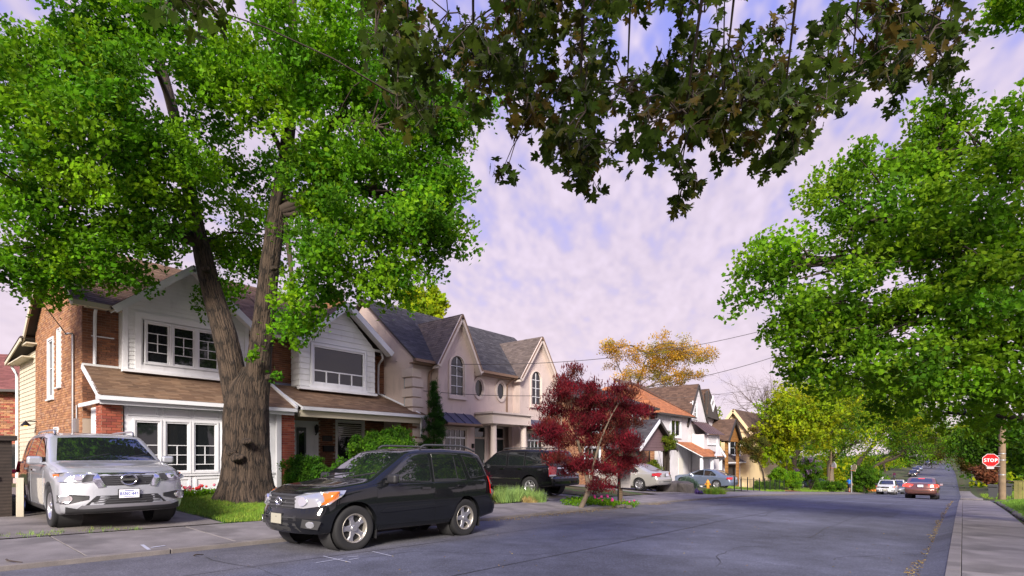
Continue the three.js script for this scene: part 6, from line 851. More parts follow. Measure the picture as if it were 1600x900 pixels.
// ---------------------------------------------------------------- maple overhead: boughs reaching in from a tree behind the camera
{ const base = V(1.75, groundY(1.75, -2.6), 2.6), t = thing('overhanging_maple', 'bronze-green maple boughs with large lobed leaves hanging overhead', 'tree', base);
  const st = [base.clone().add(V(0, -0.2, 0)), base.clone().add(V(0.05, 2, 0)), base.clone().add(V(-0.1, 4.2, -0.1)), base.clone().add(V(-0.3, 6.5, -0.2)), base.clone().add(V(-0.4, 9, -0.2))];
  wpart('trunk', limb(st, [0.36, 0.3, 0.26, 0.18, 0.1], { radial: 28, seg: 30, relief: 0.012, flare: 0.5, seed: 8 }), mBark, t);
  const r = rng(91), gs = [0, 1, 2, 3].map((k) => blade(maple, 0.12 + 0.1 * k, 0.05 + 0.12 * k)), ms = gs.map(() => []), cs = gs.map(() => []), twigs = [];
  const lower = [[590, 120], [610, 165], [650, 190], [700, 165], [735, 200], [765, 265], [790, 285], [830, 235], [865, 245], [890, 305], [925, 318], [945, 235], [985, 240], [1020, 215], [1050, 230], [1075, 225], [1105, 290], [1120, 245], [1160, 235], [1200, 262], [1250, 230], [1285, 215], [1285, 170], [1330, 150], [1390, 165], [1430, 105], [1470, 130], [1492, 60], [1495, -60]];
  const poly = [[570, -60], [585, 60], ...lower], hang = [[1060, 262, 26, 24], [1055, 312, 26, 22], [1075, 285, 22, 20], [905, 285, 22, 20], [785, 262, 22, 18], [1215, 240, 30, 20], [1485, 115, 16, 24], [1480, 40, 16, 30]];
  const boughEnds = [[640, 90, 4.4], [740, 180, 4.6], [820, 130, 4.3], [905, 230, 4.2], [980, 140, 4.0], [1060, 250, 3.9], [1130, 150, 3.9], [1220, 200, 3.8], [1330, 110, 3.7], [1450, 60, 3.5], [1100, 20, 4.2], [850, 20, 4.6], [700, 20, 4.7], [1300, 0, 3.8]];
  const hub = st[2];
  for (const [px, py, d] of boughEnds) { const e = atD(px, py, d), m = V().lerpVectors(hub, e, 0.5).add(V(0, 1.1, 0)), m2 = V().lerpVectors(m, e, 0.6).add(V(rr(-0.1, 0.1, r), 0.35, rr(-0.1, 0.1, r))); twigs.push(limb([hub, m, m2, e], [0.05, 0.03, 0.016, 0.004], { radial: 6, seg: 16 })); }
  const nodes = boughEnds.map(([a, b, d]) => atD(a, b, d));
  const put = (c, n, spread) => { const e0 = nodes.reduce((q, e) => e.distanceTo(c) < q.distanceTo(c) && e.distanceTo(c) > 0.1 ? e : q); nodes.push(c); twigs.push(limb([V().lerpVectors(e0, c, 0.02), V().lerpVectors(e0, c, 0.5).add(V(0, 0.06, 0)), c], [0.007, 0.005, 0.003], { radial: 4, seg: 3 }));
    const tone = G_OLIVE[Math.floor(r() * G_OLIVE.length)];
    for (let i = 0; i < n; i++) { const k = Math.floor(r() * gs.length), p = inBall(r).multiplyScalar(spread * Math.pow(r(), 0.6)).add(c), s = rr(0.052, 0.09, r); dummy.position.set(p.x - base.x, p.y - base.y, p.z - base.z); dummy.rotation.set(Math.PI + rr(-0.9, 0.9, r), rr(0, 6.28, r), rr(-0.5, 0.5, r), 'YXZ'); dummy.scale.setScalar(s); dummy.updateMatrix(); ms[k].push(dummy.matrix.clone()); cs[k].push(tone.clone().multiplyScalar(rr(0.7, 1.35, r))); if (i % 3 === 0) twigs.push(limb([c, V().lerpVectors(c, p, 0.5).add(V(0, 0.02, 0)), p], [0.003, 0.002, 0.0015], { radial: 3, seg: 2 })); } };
  let got = 0, tries = 0; while (got < 430 && tries++ < 9000) { const px = rr(570, 1500, r), py = rr(-60, 320, r); if (!inside(poly, px, py)) continue; if (fbm(px / 90 + 3, py / 80 + 7, 3) < 0.44) continue; const d = rr(3.3, 5.2, r); put(atD(px, py, d), 9 + Math.floor(r() * 6), 0.17); got++; }
  for (const [px, py, sx, sy] of hang) for (let i = 0; i < 3; i++) put(atD(px + rr(-sx, sx, r) * 0.6, py + rr(-sy, sy, r) * 0.6, rr(3.6, 4.1, r)), 6, 0.10);
  for (let i = 0; i < 7; i++) put(atD(rr(225, 365, r), rr(-30, 28, r), rr(2.6, 3.0, r)), 5, 0.12);
  for (let i = 0; i < 20; i++) put(atD(rr(600, 1500, r), rr(-160, -60, r), rr(3.4, 5, r)), 8, 0.25);
  twigs.push(limb([hub, atD(700, -300, 3.6), atD(300, -90, 2.9), atD(290, -20, 2.8)], [0.05, 0.03, 0.015, 0.005], { radial: 6, seg: 18 }));
  dummy.scale.set(1, 1, 1); dummy.rotation.set(0, 0, 0, 'XYZ'); gs.forEach((g, k) => copies('crown', g, LM.glossy, ms[k], cs[k], t)); wpart('branch', twigs, mTwig, t, 'stuff');
}
{ const base = V(6.5, groundY(6.5, 9), -9), t = thing('bank_tree', 'green tree whose outermost twig tip shows against the sky beside the bronze maple', 'tree', base); const st = [base.clone(), base.clone().add(V(0, 4, 0)), base.clone().add(V(-0.3, 8, -0.3)), base.clone().add(V(-0.6, 11, -0.5))];
  wpart('trunk', limb(st, [0.4, 0.32, 0.2, 0.08], { radial: 24, seg: 24, relief: 0.01, flare: 0.4 }), mBark, t); const tips = crown(t, [lobeAt(1560, 0, 11, 34, 14, 0.5, 60), lobeAt(1590, 5, 11, 20, 12, 0.5, 40), { c: base.clone().add(V(-0.5, 9.5, 0)), r: V(2.6, 3, 3), n: 900 }], { tones: G_RIGHT, seed: 19, clump: 0.4, per: 12 }); wpart('branch', limbsTo([st.slice(1)], tips, { r: rng(24), thick: 0.05, share: 0.6 }), mTwig, t, 'stuff'); }
// ---------------------------------------------------------------- other trees: base on the ground, crown lobes from the size seen
function tree(name, label, x, s, px, py, rx, ry, n, o = {}) {
  const base = V(x, groundY(x, s) - 0.02, -s), t = thing(name, label, 'tree', base, 0, o.group), D = base.dot(V(-SY, 0, -CY)), k = D / FOCAL, r = rng(o.seed ?? Math.round(px)), c = atD(px, py, D), R = V(rx * k, ry * k, (o.deep ?? rx) * k);
  const lobes = []; const nl = o.lobes ?? 9; for (let i = 0; i < nl; i++) { const d = inBall(r).multiplyScalar(Math.pow(r(), 0.4) * (o.spreadR ?? 0.66)); lobes.push({ c: V(c.x + d.x * R.x, c.y + d.y * R.y, c.z + d.z * R.z), r: R.clone().multiplyScalar(rr(...(o.lobeR ?? [0.32, 0.5]), r)), n: n / nl }); }
  const H = c.y - base.y, st = [base.clone().add(V(0, -0.15, 0)), base.clone().add(V(rr(-0.1, 0.1, r), H * 0.35, rr(-0.1, 0.1, r))), V().lerpVectors(base, c, 0.7).setY(base.y + H * 0.7), c.clone().add(V(0, R.y * 0.4, 0))], tr = o.trunk ?? Math.max(0.08, H * 0.03);
  wpart('trunk', limb(st, [tr, tr * 0.8, tr * 0.6, tr * 0.15], { radial: 14, seg: 14, relief: tr > 0.15 ? 0.012 : 0, flare: 0.5, seed: px }), o.bark ?? mBark, t);
  const tips = crown(t, lobes, { kinds: o.kinds ?? SPRIG.mid, tones: o.tones ?? G_DEEP, seed: (o.seed ?? px) + 1, clump: o.clump ?? R.x * 0.22, per: o.per ?? 16, shell: 0.3, flat: o.flat ?? 0.7, scale: o.scale ?? [0.8, 1.3] });
  wpart('branch', limbsTo([st.slice(1)], tips, { r: rng(px), thick: tr * 0.28, share: o.share ?? 0.5, sag: 0.1 }), o.twig ?? mTwig, t, 'stuff');
  return t;
}
{ const b = onGround(918, 795); b.x -= 0.3; b.y = groundY(b.x, -b.z); const D = b.dot(V(-SY, 0, -CY)), t = thing('japanese_maple', 'small dark red Japanese maple in the planted bed', 'tree', b), q = (px, py, d = 0) => atD(px, py, D + d);
  const stems = [[b.clone().add(V(0, -0.1, 0)), q(919, 765), q(914, 735, 0.1), q(903, 690, 0.2), q(893, 640, 0.2), q(898, 595, 0.1)], [q(919, 775), q(926, 735), q(936, 695, -0.2), q(955, 650, -0.2), q(972, 622, -0.1)], [q(920, 765), q(917, 720, 0.4), q(925, 670, 0.5), q(930, 625, 0.3)]];
  wpart('trunk', stems.map((s, i) => limb(s, s.map((_, k) => lerp(i ? 0.055 : 0.085, 0.012, k / (s.length - 1))), { radial: 10, seg: 14 })), mPaleBark, t);
  const L = [[865, 640, 26, 20], [880, 612, 24, 18], [900, 588, 12, 16], [930, 622, 36, 20], [970, 618, 24, 18], [986, 648, 26, 18], [880, 680, 32, 18], [930, 682, 42, 22], [980, 690, 26, 16], [900, 726, 30, 16], [952, 728, 30, 16], [938, 757, 14, 10], [1002, 640, 14, 12], [860, 668, 22, 16], [915, 650, 38, 22], [962, 656, 32, 20], [874, 716, 18, 10], [978, 722, 18, 12]].map(([px, py, rx, ry], i) => lobeAt(px, py, D + [0.3, -0.5, 0.6, -0.2, 0][i % 5], rx, ry, rx * D / FOCAL, rx * 7.2));
  const tips = crown(t, L, { kinds: SPRIG.fine, tones: G_RED, seed: 8, clump: 0.3, per: 16, flat: 0.45, shell: 0.6, variants: 7 }); wpart('branch', limbsTo(stems.map((s) => s.slice(1)), tips, { r: rng(9), thick: 0.02, share: 0.8, sag: 0.06 }), mTwig, t, 'stuff'); }
tree('sunset_tinted_tree', 'tall tree with golden sunset glow put into its leaf colour, rising behind the steep brown roof', -46, 74, 1012, 574, 104, 54, 2600, { kinds: SPRIG.far, tones: G_SUNSET, lobes: 22, lobeR: [0.2, 0.34], spreadR: 0.85, clump: 1.1, per: 14, scale: [0.55, 0.9], share: 1, twig: mPaleBark, seed: 36, trunk: 0.26 });
tree('garden_tree', 'bright green tree behind the slate roof of the stucco house', -30, 24, 668, 478, 58, 46, 1100, { tones: G_LIME, kinds: SPRIG.mid, seed: 13 });
tree('garden_tree', 'light green tree behind the small maroon-roofed house', -42, 4, 18, 632, 40, 34, 700, { tones: G_LIME, kinds: SPRIG.mid, seed: 14 });
tree('garden_tree', 'lime green young tree in front of the cream gable', -14.2, 62, 1230, 662, 88, 76, 2700, { tones: G_LIME, kinds: SPRIG.mid, seed: 15, trunk: 0.16 });
tree('garden_tree', 'small dull green tree before the white garage windows', -14.5, 54.5, 1178, 692, 26, 30, 700, { tones: G_BROWN, kinds: SPRIG.maple, seed: 16, trunk: 0.1, clump: 0.4 });
tree('garden_tree', 'broad green tree with thick trunk beside the basketball hoops', -13.6, 83, 1305, 646, 112, 84, 3000, { tones: G_LIME.concat(G_DEEP), kinds: SPRIG.far, seed: 17, trunk: 0.45, bark: mPaleBark, scale: [0.6, 1] });
tree('garden_tree', 'dark green tree over the orange bins', -13.2, 104, 1380, 656, 94, 80, 2400, { tones: G_DEEP.concat(G_LIME), kinds: SPRIG.far, seed: 18, trunk: 0.4, scale: [0.6, 1] });
tree('garden_tree', 'brownish green tree near the foot of the hill', -14.5, 138, 1428, 690, 62, 58, 1700, { tones: G_BROWN.concat(G_DEEP), kinds: SPRIG.far, seed: 19, trunk: 0.4, scale: [0.7, 1.1] });
tree('garden_tree', 'yellow-green tree showing through the bare twigs', -22, 88, 1262, 628, 74, 56, 1700, { tones: G_LIME, kinds: SPRIG.far, seed: 20, scale: [0.6, 1] });
tree('garden_tree', 'tall pale green tree behind the broad tree by the hoops', -24, 112, 1345, 622, 80, 56, 1600, { tones: G_LIME, kinds: SPRIG.far, seed: 29 });
tree('garden_tree', 'deep green tree behind the corner with the stop sign', 8.5, 62, 1560, 690, 52, 44, 1900, { tones: G_DEEP, kinds: SPRIG.far, seed: 21, trunk: 0.4, scale: [0.6, 1] });
tree('garden_tree', 'deep green tree at the edge of the fenced garden', 13, 52, 1630, 700, 70, 50, 1600, { tones: G_DEEP, kinds: SPRIG.far, seed: 22, trunk: 0.4, scale: [0.6, 1] });
tree('copper_tree', 'small copper-leaved tree beyond the stop sign', 5.2, 78, 1537, 738, 20, 16, 600, { tones: shades([[0.20, 0.075, 0.035], [0.16, 0.06, 0.03], [0.24, 0.10, 0.05]]), kinds: SPRIG.mid, seed: 23, trunk: 0.12 });
tree('garden_tree', 'olive green tree where the far pavement climbs', 4.6, 100, 1512, 718, 24, 26, 900, { tones: G_BROWN, kinds: SPRIG.far, seed: 24, scale: [0.5, 0.9] });
{ const g = 'trees lining the hill'; let i = 0; for (const [x, s, px, py, rx, ry, to, lab] of [[-16, 152, 1432, 676, 46, 50, G_LIME, 'lime green tree behind the brownish tree'], [-17, 185, 1450, 684, 36, 42, G_DEEP, 'deep green tree above the lowest car on the hill'], [-18, 225, 1460, 692, 26, 32, G_LIME, 'lime green tree above the second car on the hill'], [-19, 270, 1464, 694, 22, 28, G_DEEP, 'deep green tree beside the crest of the hill'], [5, 130, 1520, 690, 34, 40, G_DEEP, 'deep green tree over the far climbing pavement'], [4, 170, 1513, 690, 28, 36, G_LIME, 'lime green tree further up the climbing pavement'], [2, 220, 1507, 692, 22, 30, G_DEEP, 'deep green tree across the hill street from the parked cars'], [0, 280, 1499, 694, 18, 26, G_LIME, 'lime green tree across from the crest cars'], [-9, 360, 1484, 694, 22, 20, G_DEEP, 'deep green tree closing the street beyond the crest'], [-16, 400, 1470, 692, 22, 20, G_LIME, 'pale tree beyond the crest behind the parked cars'], [-3, 390, 1494, 694, 18, 20, G_DEEP, 'dark tree beyond the crest']]) tree('hill_tree', lab, x, s, px, py, rx, ry, 800, { tones: to, kinds: SPRIG.far, seed: 40 + i++, scale: [0.9, 1.5], share: 0.2, lobes: 7, group: g }); }
// a mass of woodland closing the view behind the gardens
{ const t = new THREE.Group(); t.name = 'distant_woodland'; t.userData.kind = 'stuff'; tag(t, 'distant mass of green woodland behind the gardens', 'woodland'); scene.add(t); const lobes = [], r = rng(55); for (let i = 0; i < 46; i++) { const s = rr(95, 330, r), x = rr(-75, -28, r) * (0.6 + s / 400), y = groundY(-20, s); lobes.push({ c: V(x, y + 7 + rr(0, 4, r), -s), r: V(8, 7, 8), n: 110 }); } for (let i = 0; i < 26; i++) { const s = rr(75, 330, r), x = rr(14, 60, r); lobes.push({ c: V(x, groundY(4, s) + 6 + rr(0, 4, r), -s), r: V(8, 6.5, 8), n: 110 }); } for (let i = 0; i < 120; i++) { const s = rr(84, 320, r), lf = r() < 0.6, x = (lf ? rr(-34, -13.5, r) : rr(4, 18, r)) + bend(s); lobes.push({ c: V(x, groundY(x, s) + rr(0.8, 2.4, r), -s), r: V(2.6, 1.6, 2.6), n: 36 }); } crown(t, lobes, { kinds: SPRIG.far, tones: G_DEEP.concat(G_LIME), seed: 56, clump: 2.2, per: 12, scale: [1.6, 2.6] }); }
// bare tree
{ const x = -19.5, s = 70, base = V(x, groundY(x, s), -s), t = thing('bare_tree', 'leafless spreading tree with fine grey twigs above the lime tree', 'tree', base), D = base.dot(V(-SY, 0, -CY)), r = rng(61), gs = [], st = [base, atD(1195, 690, D), atD(1197, 660, D), atD(1196, 640, D)];
  gs.push(limb(st, [0.3, 0.26, 0.2, 0.14], { radial: 10, seg: 10 }));
  const grow_ = (p, dir, len, R, lev) => { const pts = [p.clone()], rs = [R]; const d = dir.clone(); for (let i = 0; i < 4; i++) { d.add(V(rr(-0.22, 0.22, r), rr(-0.06, 0.12, r), rr(-0.22, 0.22, r))).normalize(); pts.push(pts[i].clone().addScaledVector(d, len / 4)); rs.push(R * (1 - (i + 1) / 5.5)); } gs.push(limb(pts, rs, { radial: 4, seg: 5 })); if (lev > 0) { const n = lev > 1 ? 5 : 4; for (let i = 0; i < n; i++) { const q = pts[1 + Math.floor(r() * 4)]; grow_(q, d.clone().add(inBall(r).multiplyScalar(0.9)).normalize(), len * rr(0.45, 0.7, r), R * 0.45, lev - 1); } } };
  for (let i = 0; i < 14; i++) { const a = rr(0, 6.28, r); grow_(V().lerpVectors(st[2], st[3], r()), V(Math.cos(a) * 0.8, rr(0.25, 1, r), Math.sin(a) * 0.8).normalize(), rr(3.2, 5.6, r), 0.055, 3); }
  wpart('trunk', gs, mat(lin(0.10, 0.075, 0.06), 0.9), t); }
// garden trees across the street from the houses: they show in the car windows
{ const g = 'garden trees across the street'; for (const [x, s, h, R, lab, sd] of [[11, 2, 5.5, 3.6, 'garden tree across from the silver car', 3], [12, 13, 5.5, 3.6, 'garden tree across from the black car', 4]]) { const b = V(x, groundY(x, s), -s), t = thing('street_tree', lab, 'tree', b, 0, g), r = rng(sd), lobes = []; for (let i = 0; i < 9; i++) { const d = inBall(r).multiplyScalar(0.62); lobes.push({ c: V(x + d.x * R, b.y + h + d.y * R * 0.85, -s + d.z * R), r: V(R * 0.45, R * 0.4, R * 0.45), n: 90 }); } const st = [b, b.clone().add(V(0.1, h * 0.4, 0)), b.clone().add(V(0, h * 0.8, 0.1)), b.clone().add(V(0, h + R * 0.5, 0))]; wpart('trunk', limb(st, [0.3, 0.25, 0.18, 0.05], { radial: 12, seg: 12 }), mBark, t); const tips = crown(t, lobes, { kinds: SPRIG.mid, tones: G_MAPLE, seed: sd + 200, clump: 0.9, per: 15, scale: [1.3, 2] }); wpart('branch', limbsTo([st.slice(1)], tips, { r: rng(sd), thick: 0.08, share: 0.4 }), mTwig, t, 'stuff'); } }
// ---------------------------------------------------------------- shrubs
function shrub(name, label, c, R, n, o = {}) { const t = thing(name, label, o.cat ?? 'shrub', V(c.x, o.y0 ?? groundY(c.x, -c.z), c.z), 0, o.group), r = rng(o.seed ?? n), lobes = []; for (let i = 0; i < (o.lobes ?? 6); i++) { const d = inBall(r).multiplyScalar((o.lobes ?? 6) === 1 ? 0 : 0.5); lobes.push({ c: V(c.x + d.x * R.x, c.y + d.y * R.y * 0.8, c.z + d.z * R.z), r: R.clone().multiplyScalar((o.lobes ?? 6) === 1 ? 0.95 : 0.6), n: n / (o.lobes ?? 6) }); }
  const tips = crown(t, lobes, { kinds: o.kinds ?? SPRIG.shrub, tones: o.tones ?? G_LIME, seed: (o.seed ?? n) + 3, clump: o.clump ?? 0.16, per: 14, name: 'foliage', shell: 0.35, flat: 1, droop: 0.1, scale: o.scale ?? [0.9, 1.5] });
  const b = t.position.clone(); wpart('stem', tips.filter((_, i) => i % 6 === 0).map(([, p]) => limb([b.clone().add(V(0, -0.05, 0)), V().lerpVectors(b, p, 0.5).add(V(0, 0.1, 0)), p], [0.02, 0.014, 0.006], { radial: 4, seg: 3 })), mTwig, t, 'stuff'); return t; }
{ for (const [px, lab] of [[470, 'clipped green hedge bush beside the brick porch column'], [500, 'clipped green hedge bush between two others in front of the porch'], [530, 'clipped green hedge bush before the porch window']]) { const p = atX(px, 738, -17.0); shrub('hedge_bush', lab, V(-17.0, 0.92, p.z), V(0.55, 0.58, 0.75), 1500, { seed: px, tones: shades([[0.07, 0.20, 0.012], [0.09, 0.24, 0.014], [0.05, 0.16, 0.012]]), group: 'hedge before the open porch' }); }
  { const p = atX(600, 694, -16.7); shrub('leafy_shrub', 'bright green spreading shrub at the porch end', V(-16.7, p.y - 0.1, p.z), V(1.0, 0.85, 1.35), 2600, { seed: 61, tones: shades([[0.10, 0.26, 0.015], [0.13, 0.30, 0.018], [0.075, 0.21, 0.014]]), scale: [1.0, 1.8] }); }
  { const p = atX(630, 660, -17.45); shrub('climbing_plant', 'green creeper on the brick porch post', V(-17.45, 1.9, p.z + 0.1), V(0.22, 0.75, 0.3), 420, { seed: 62, tones: G_RIGHT, cat: 'climber' }); }
  { const p = atX(678, 690, -16.9), t = thing('column_cedar', 'narrow conical cedar in front of the stucco house', 'tree', V(-16.9, groundY(-16.9, -p.z), p.z)); const lobes = []; const y0 = t.position.y; for (let i = 0; i < 15; i++) { const k = i / 14, rad = 0.58 * (1 - Math.pow(k, 1.9)) + 0.06; lobes.push({ c: V(-16.9, y0 + 0.4 + k * 3.85, p.z), r: V(rad, 0.28, rad), n: 60 + 240 * rad }); } crown(t, lobes, { kinds: SPRIG.cedar, tones: shades([[0.035, 0.115, 0.014], [0.045, 0.14, 0.016], [0.028, 0.09, 0.014]]), seed: 63, clump: 0.11, per: 12, shell: 0.25, droop: 0, name: 'crown', flat: 1 }); wpart('trunk', limb([t.position.clone(), t.position.clone().add(V(0, 4.1, 0))], [0.07, 0.01], { radial: 8, seg: 4 }), mTwig, t); }
  const globe = shades([[0.15, 0.20, 0.015], [0.11, 0.17, 0.014], [0.19, 0.235, 0.018]]);
  { const p = atD(1040, 688, 37); shrub('globe_tree', 'ball-clipped yellow-green shrub on a thin stem by the white house', p, V(0.78, 0.72, 0.78), 1200, { seed: 65, tones: globe, lobes: 1, clump: 0.14 }); const q = atD(1024, 715, 36); shrub('round_bush', 'rounded yellow-green bush under the ball-clipped shrub', V(q.x, groundY(q.x, -q.z) + 0.85, q.z), V(0.9, 0.95, 0.9), 1300, { seed: 66, tones: globe, lobes: 3 }); }
  { const q = atD(1226, 735, 52); shrub('round_bush', 'big round bright green bush beside the drive', V(q.x, groundY(q.x, -q.z) + 1.1, q.z), V(1.35, 1.3, 1.35), 2200, { seed: 67, tones: G_RIGHT, lobes: 3, clump: 0.22, scale: [1.5, 2.4] }); const l = atD(1266, 728, 62); shrub('lilac_bush', 'lilac bush with pale purple flower heads by the dark car', V(l.x, groundY(l.x, -l.z) + 1.9, l.z), V(2.0, 2.0, 2.0), 1500, { seed: 68, tones: G_DEEP.concat(shades([[0.30, 0.20, 0.34]])), lobes: 5, clump: 0.3, scale: [1.6, 2.6] }); }
  { const q = atD(1348, 742, 70); shrub('dark_bush', 'large dark green bush behind the person in blue', V(q.x, groundY(q.x, -q.z) + 1.6, q.z), V(2.6, 1.9, 2.2), 2600, { seed: 69, tones: G_DEEP, clump: 0.35, scale: [1.8, 3] }); const u = atD(1293, 752, 64); shrub('low_bush', 'low spreading green bush at the pavement edge by the hoops', V(u.x, groundY(u.x, -u.z) + 0.5, u.z), V(2.2, 0.75, 1.4), 1400, { seed: 70, tones: G_DEEP, clump: 0.3, scale: [1.4, 2.2] }); }
  { const q = atD(1190, 752, 46); for (const [i, dx] of [[0, 0], [1, 1.6], [2, 3.1]]) shrub('low_bush', ['low green shrub beside the iron fence', 'low green shrub between two others on the wood-chip bed', 'low green shrub at the far end of the wood-chip bed'][i], V(q.x, groundY(q.x, -q.z + dx) + 0.32, q.z - dx), V(0.8, 0.5, 0.85), 700, { seed: 71 + i, tones: G_DEEP, scale: [1.2, 2], group: 'shrubs on the wood-chip bed' }); }
  { const p = onGround(764, 782); shrub('red_shrub', 'weeping maroon laceleaf shrub behind the stone bust', V(p.x - 1.0, groundY(p.x, -p.z) + 0.42, p.z - 0.2), V(0.7, 0.55, 0.7), 900, { seed: 75, kinds: SPRIG.fine, tones: shades([[0.07, 0.006, 0.02], [0.10, 0.010, 0.026]]) }); }
}
function tuft(n, h, spread, seed, lean = 0.5, w = 0.006) { const r = rng(seed), gs = []; for (let i = 0; i < n; i++) { const a = rr(0, 6.28, r), H = h * rr(0.5, 1.1, r), l = rr(0.05, lean, r), x = rr(-spread, spread, r), z = rr(-spread, spread, r), g = new THREE.BufferGeometry(); const c = Math.cos(a), s = Math.sin(a), p = []; const pts = [[-w, 0, 0], [w, 0, 0], [w * 0.7, 0.55, 0.25], [-w * 0.7, 0.55, 0.25], [0, 1, 1]].map(([u, t, k]) => [x + u * c - k * l * H * s, t * H, z + u * s + k * l * H * c]); for (const j of [0, 1, 2, 0, 2, 3, 3, 2, 4]) p.push(...pts[j]); g.setAttribute('position', new THREE.Float32BufferAttribute(p, 3)); g.setAttribute('uv', new THREE.Float32BufferAttribute(new Float32Array(18), 2)); g.computeVertexNormals(); gs.push(g); } return fuse(gs); }
function clumpPlant(name, label, p, w, h, tones, seed, group, geo) { const t = thing(name, label, 'plant', p, 0, group), r = rng(seed), ms = [], cs = []; const g = geo ?? tuft(14, h, 0.06, seed, 0.5, 0.006); for (let i = 0; i < 70; i++) { const a = rr(0, 6.28, r), q = Math.sqrt(r()) * w; dummy.position.set(Math.cos(a) * q, -0.02, Math.sin(a) * q); dummy.rotation.set(Math.sin(a) * q / w * 0.5, rr(0, 6.28, r), -Math.cos(a) * q / w * 0.5); dummy.scale.setScalar(rr(0.75, 1.2, r)); dummy.updateMatrix(); ms.push(dummy.matrix.clone()); cs.push(tones[Math.floor(r() * tones.length)].clone().multiplyScalar(rr(0.8, 1.2, r))); } dummy.scale.set(1, 1, 1); dummy.rotation.set(0, 0, 0); copies('foliage', g, LM.grass, ms, cs, t); return t; }
const LAV = shades([[0.16, 0.27, 0.06], [0.20, 0.30, 0.07], [0.13, 0.22, 0.06]]), YEL = shades([[0.30, 0.34, 0.02], [0.24, 0.30, 0.02]]);
for (const [px, py, w, h, to, lab] of [[783, 781, 0.28, 0.34, YEL, 'yellow-green tufted plant at the foot of the stone bust'], [805, 784, 0.42, 0.50, LAV, 'largest grey-green lavender clump by the pavement'], [826, 780, 0.36, 0.45, LAV, 'grey-green lavender clump just behind the dry grass'], [848, 785, 0.36, 0.42, LAV, 'grey-green lavender clump nearest the large black car'], [838, 786, 0.2, 0.22, shades([[0.34, 0.25, 0.09]]), 'small straw-coloured dry grass tuft between lavender clumps']]) { const p = onGround(px, py); clumpPlant('tufted_plant', lab, V(p.x - 0.3, groundY(p.x - 0.3, -p.z), p.z), w, h, to, px, 'plants in the bed by the pavement'); }
// grass: blades on lawns and bank
function lawn(name, label, poly, per, h, tones, seed) { const g = [tuft(7, h, 0.05, seed, 0.6, 0.004), tuft(6, h * 1.2, 0.05, seed + 1, 0.8, 0.004)], r = rng(seed), us = poly.map((p) => p[0]), ss = poly.map((p) => p[1]), ms = [[], []], cs = [[], []]; const A = (Math.max(...us) - Math.min(...us)) * (Math.max(...ss) - Math.min(...ss)); const t = new THREE.Group(); t.name = numbered(name); t.userData.kind = 'stuff'; tag(t, label, 'grass'); scene.add(t);
  for (let i = 0; i < A * per; i++) { const x = rr(Math.min(...us), Math.max(...us), r), s = rr(Math.min(...ss), Math.max(...ss), r); if (!inside(poly, x, s)) continue; const q = fbm(x * 1.1 + 4, s * 1.1, 3); if (q < 0.34 && r() < 0.5) continue; const k = i % 2; dummy.position.set(x, groundY(x, s) - 0.012, -s); dummy.rotation.set(0, rr(0, 6.28, r), 0); dummy.scale.setScalar(rr(0.6, 1.25, r)); dummy.updateMatrix(); ms[k].push(dummy.matrix.clone()); cs[k].push(tones[Math.floor(r() * tones.length)].clone().multiplyScalar(rr(0.7, 1.25, r))); } dummy.scale.set(1, 1, 1); g.forEach((q, k) => ms[k].length && copies('grass_blades', q, LM.grass, ms[k], cs[k], t)); }
const GRASS = shades([[0.14, 0.27, 0.014], [0.17, 0.31, 0.016], [0.11, 0.22, 0.014], [0.23, 0.29, 0.03]]);
lawn('lawn_grass', 'green lawn around the foot of the big maple', [[-17.6, 4.9], [-11.75, 4.9], [-11.6, 6.0], [-11.6, 10.2], [-17.3, 10.5]], 560, 0.07, GRASS, 5);
lawn('lawn_grass', 'lawn strip in front of the porch hedge and beds', [[-17, 10.4], [-11.7, 10.2], [-11.7, 12.5], [-16.5, 13]], 240, 0.10, GRASS, 6);
lawn('lawn_grass', 'grass on the bank beside the pavement', [[1.2, 8], [5.5, 8], [8.5, 40], [2.6, 41.5], [1.3, 38.5]], 150, 0.11, shades([[0.12, 0.25, 0.015], [0.15, 0.29, 0.018], [0.09, 0.20, 0.015]]), 7);
lawn('lawn_grass', 'front lawn behind the low iron fence', [[-17, 44.8], [-11.6, 44.8], [-11.6, 51.5], [-17, 51.5]], 60, 0.16, GRASS, 8);
lawn('lawn_grass', 'verge of grass before the low bushes', [[-16, 57], [-11.7, 57], [-11.7, 82], [-16, 82]], 30, 0.2, GRASS, 9);
lawn('lawn_grass', 'weeds in the joint under the silver car', [[-11.95, 0.6], [-11.5, 0.6], [-11.5, 3.4], [-11.9, 3.3]], 130, 0.07, GRASS, 10);
lawn('lawn_grass', 'grass on the bank beyond the side road', [[1.4, 53], [7, 53], [7, 90], [1.6, 90]], 30, 0.2, GRASS, 11);

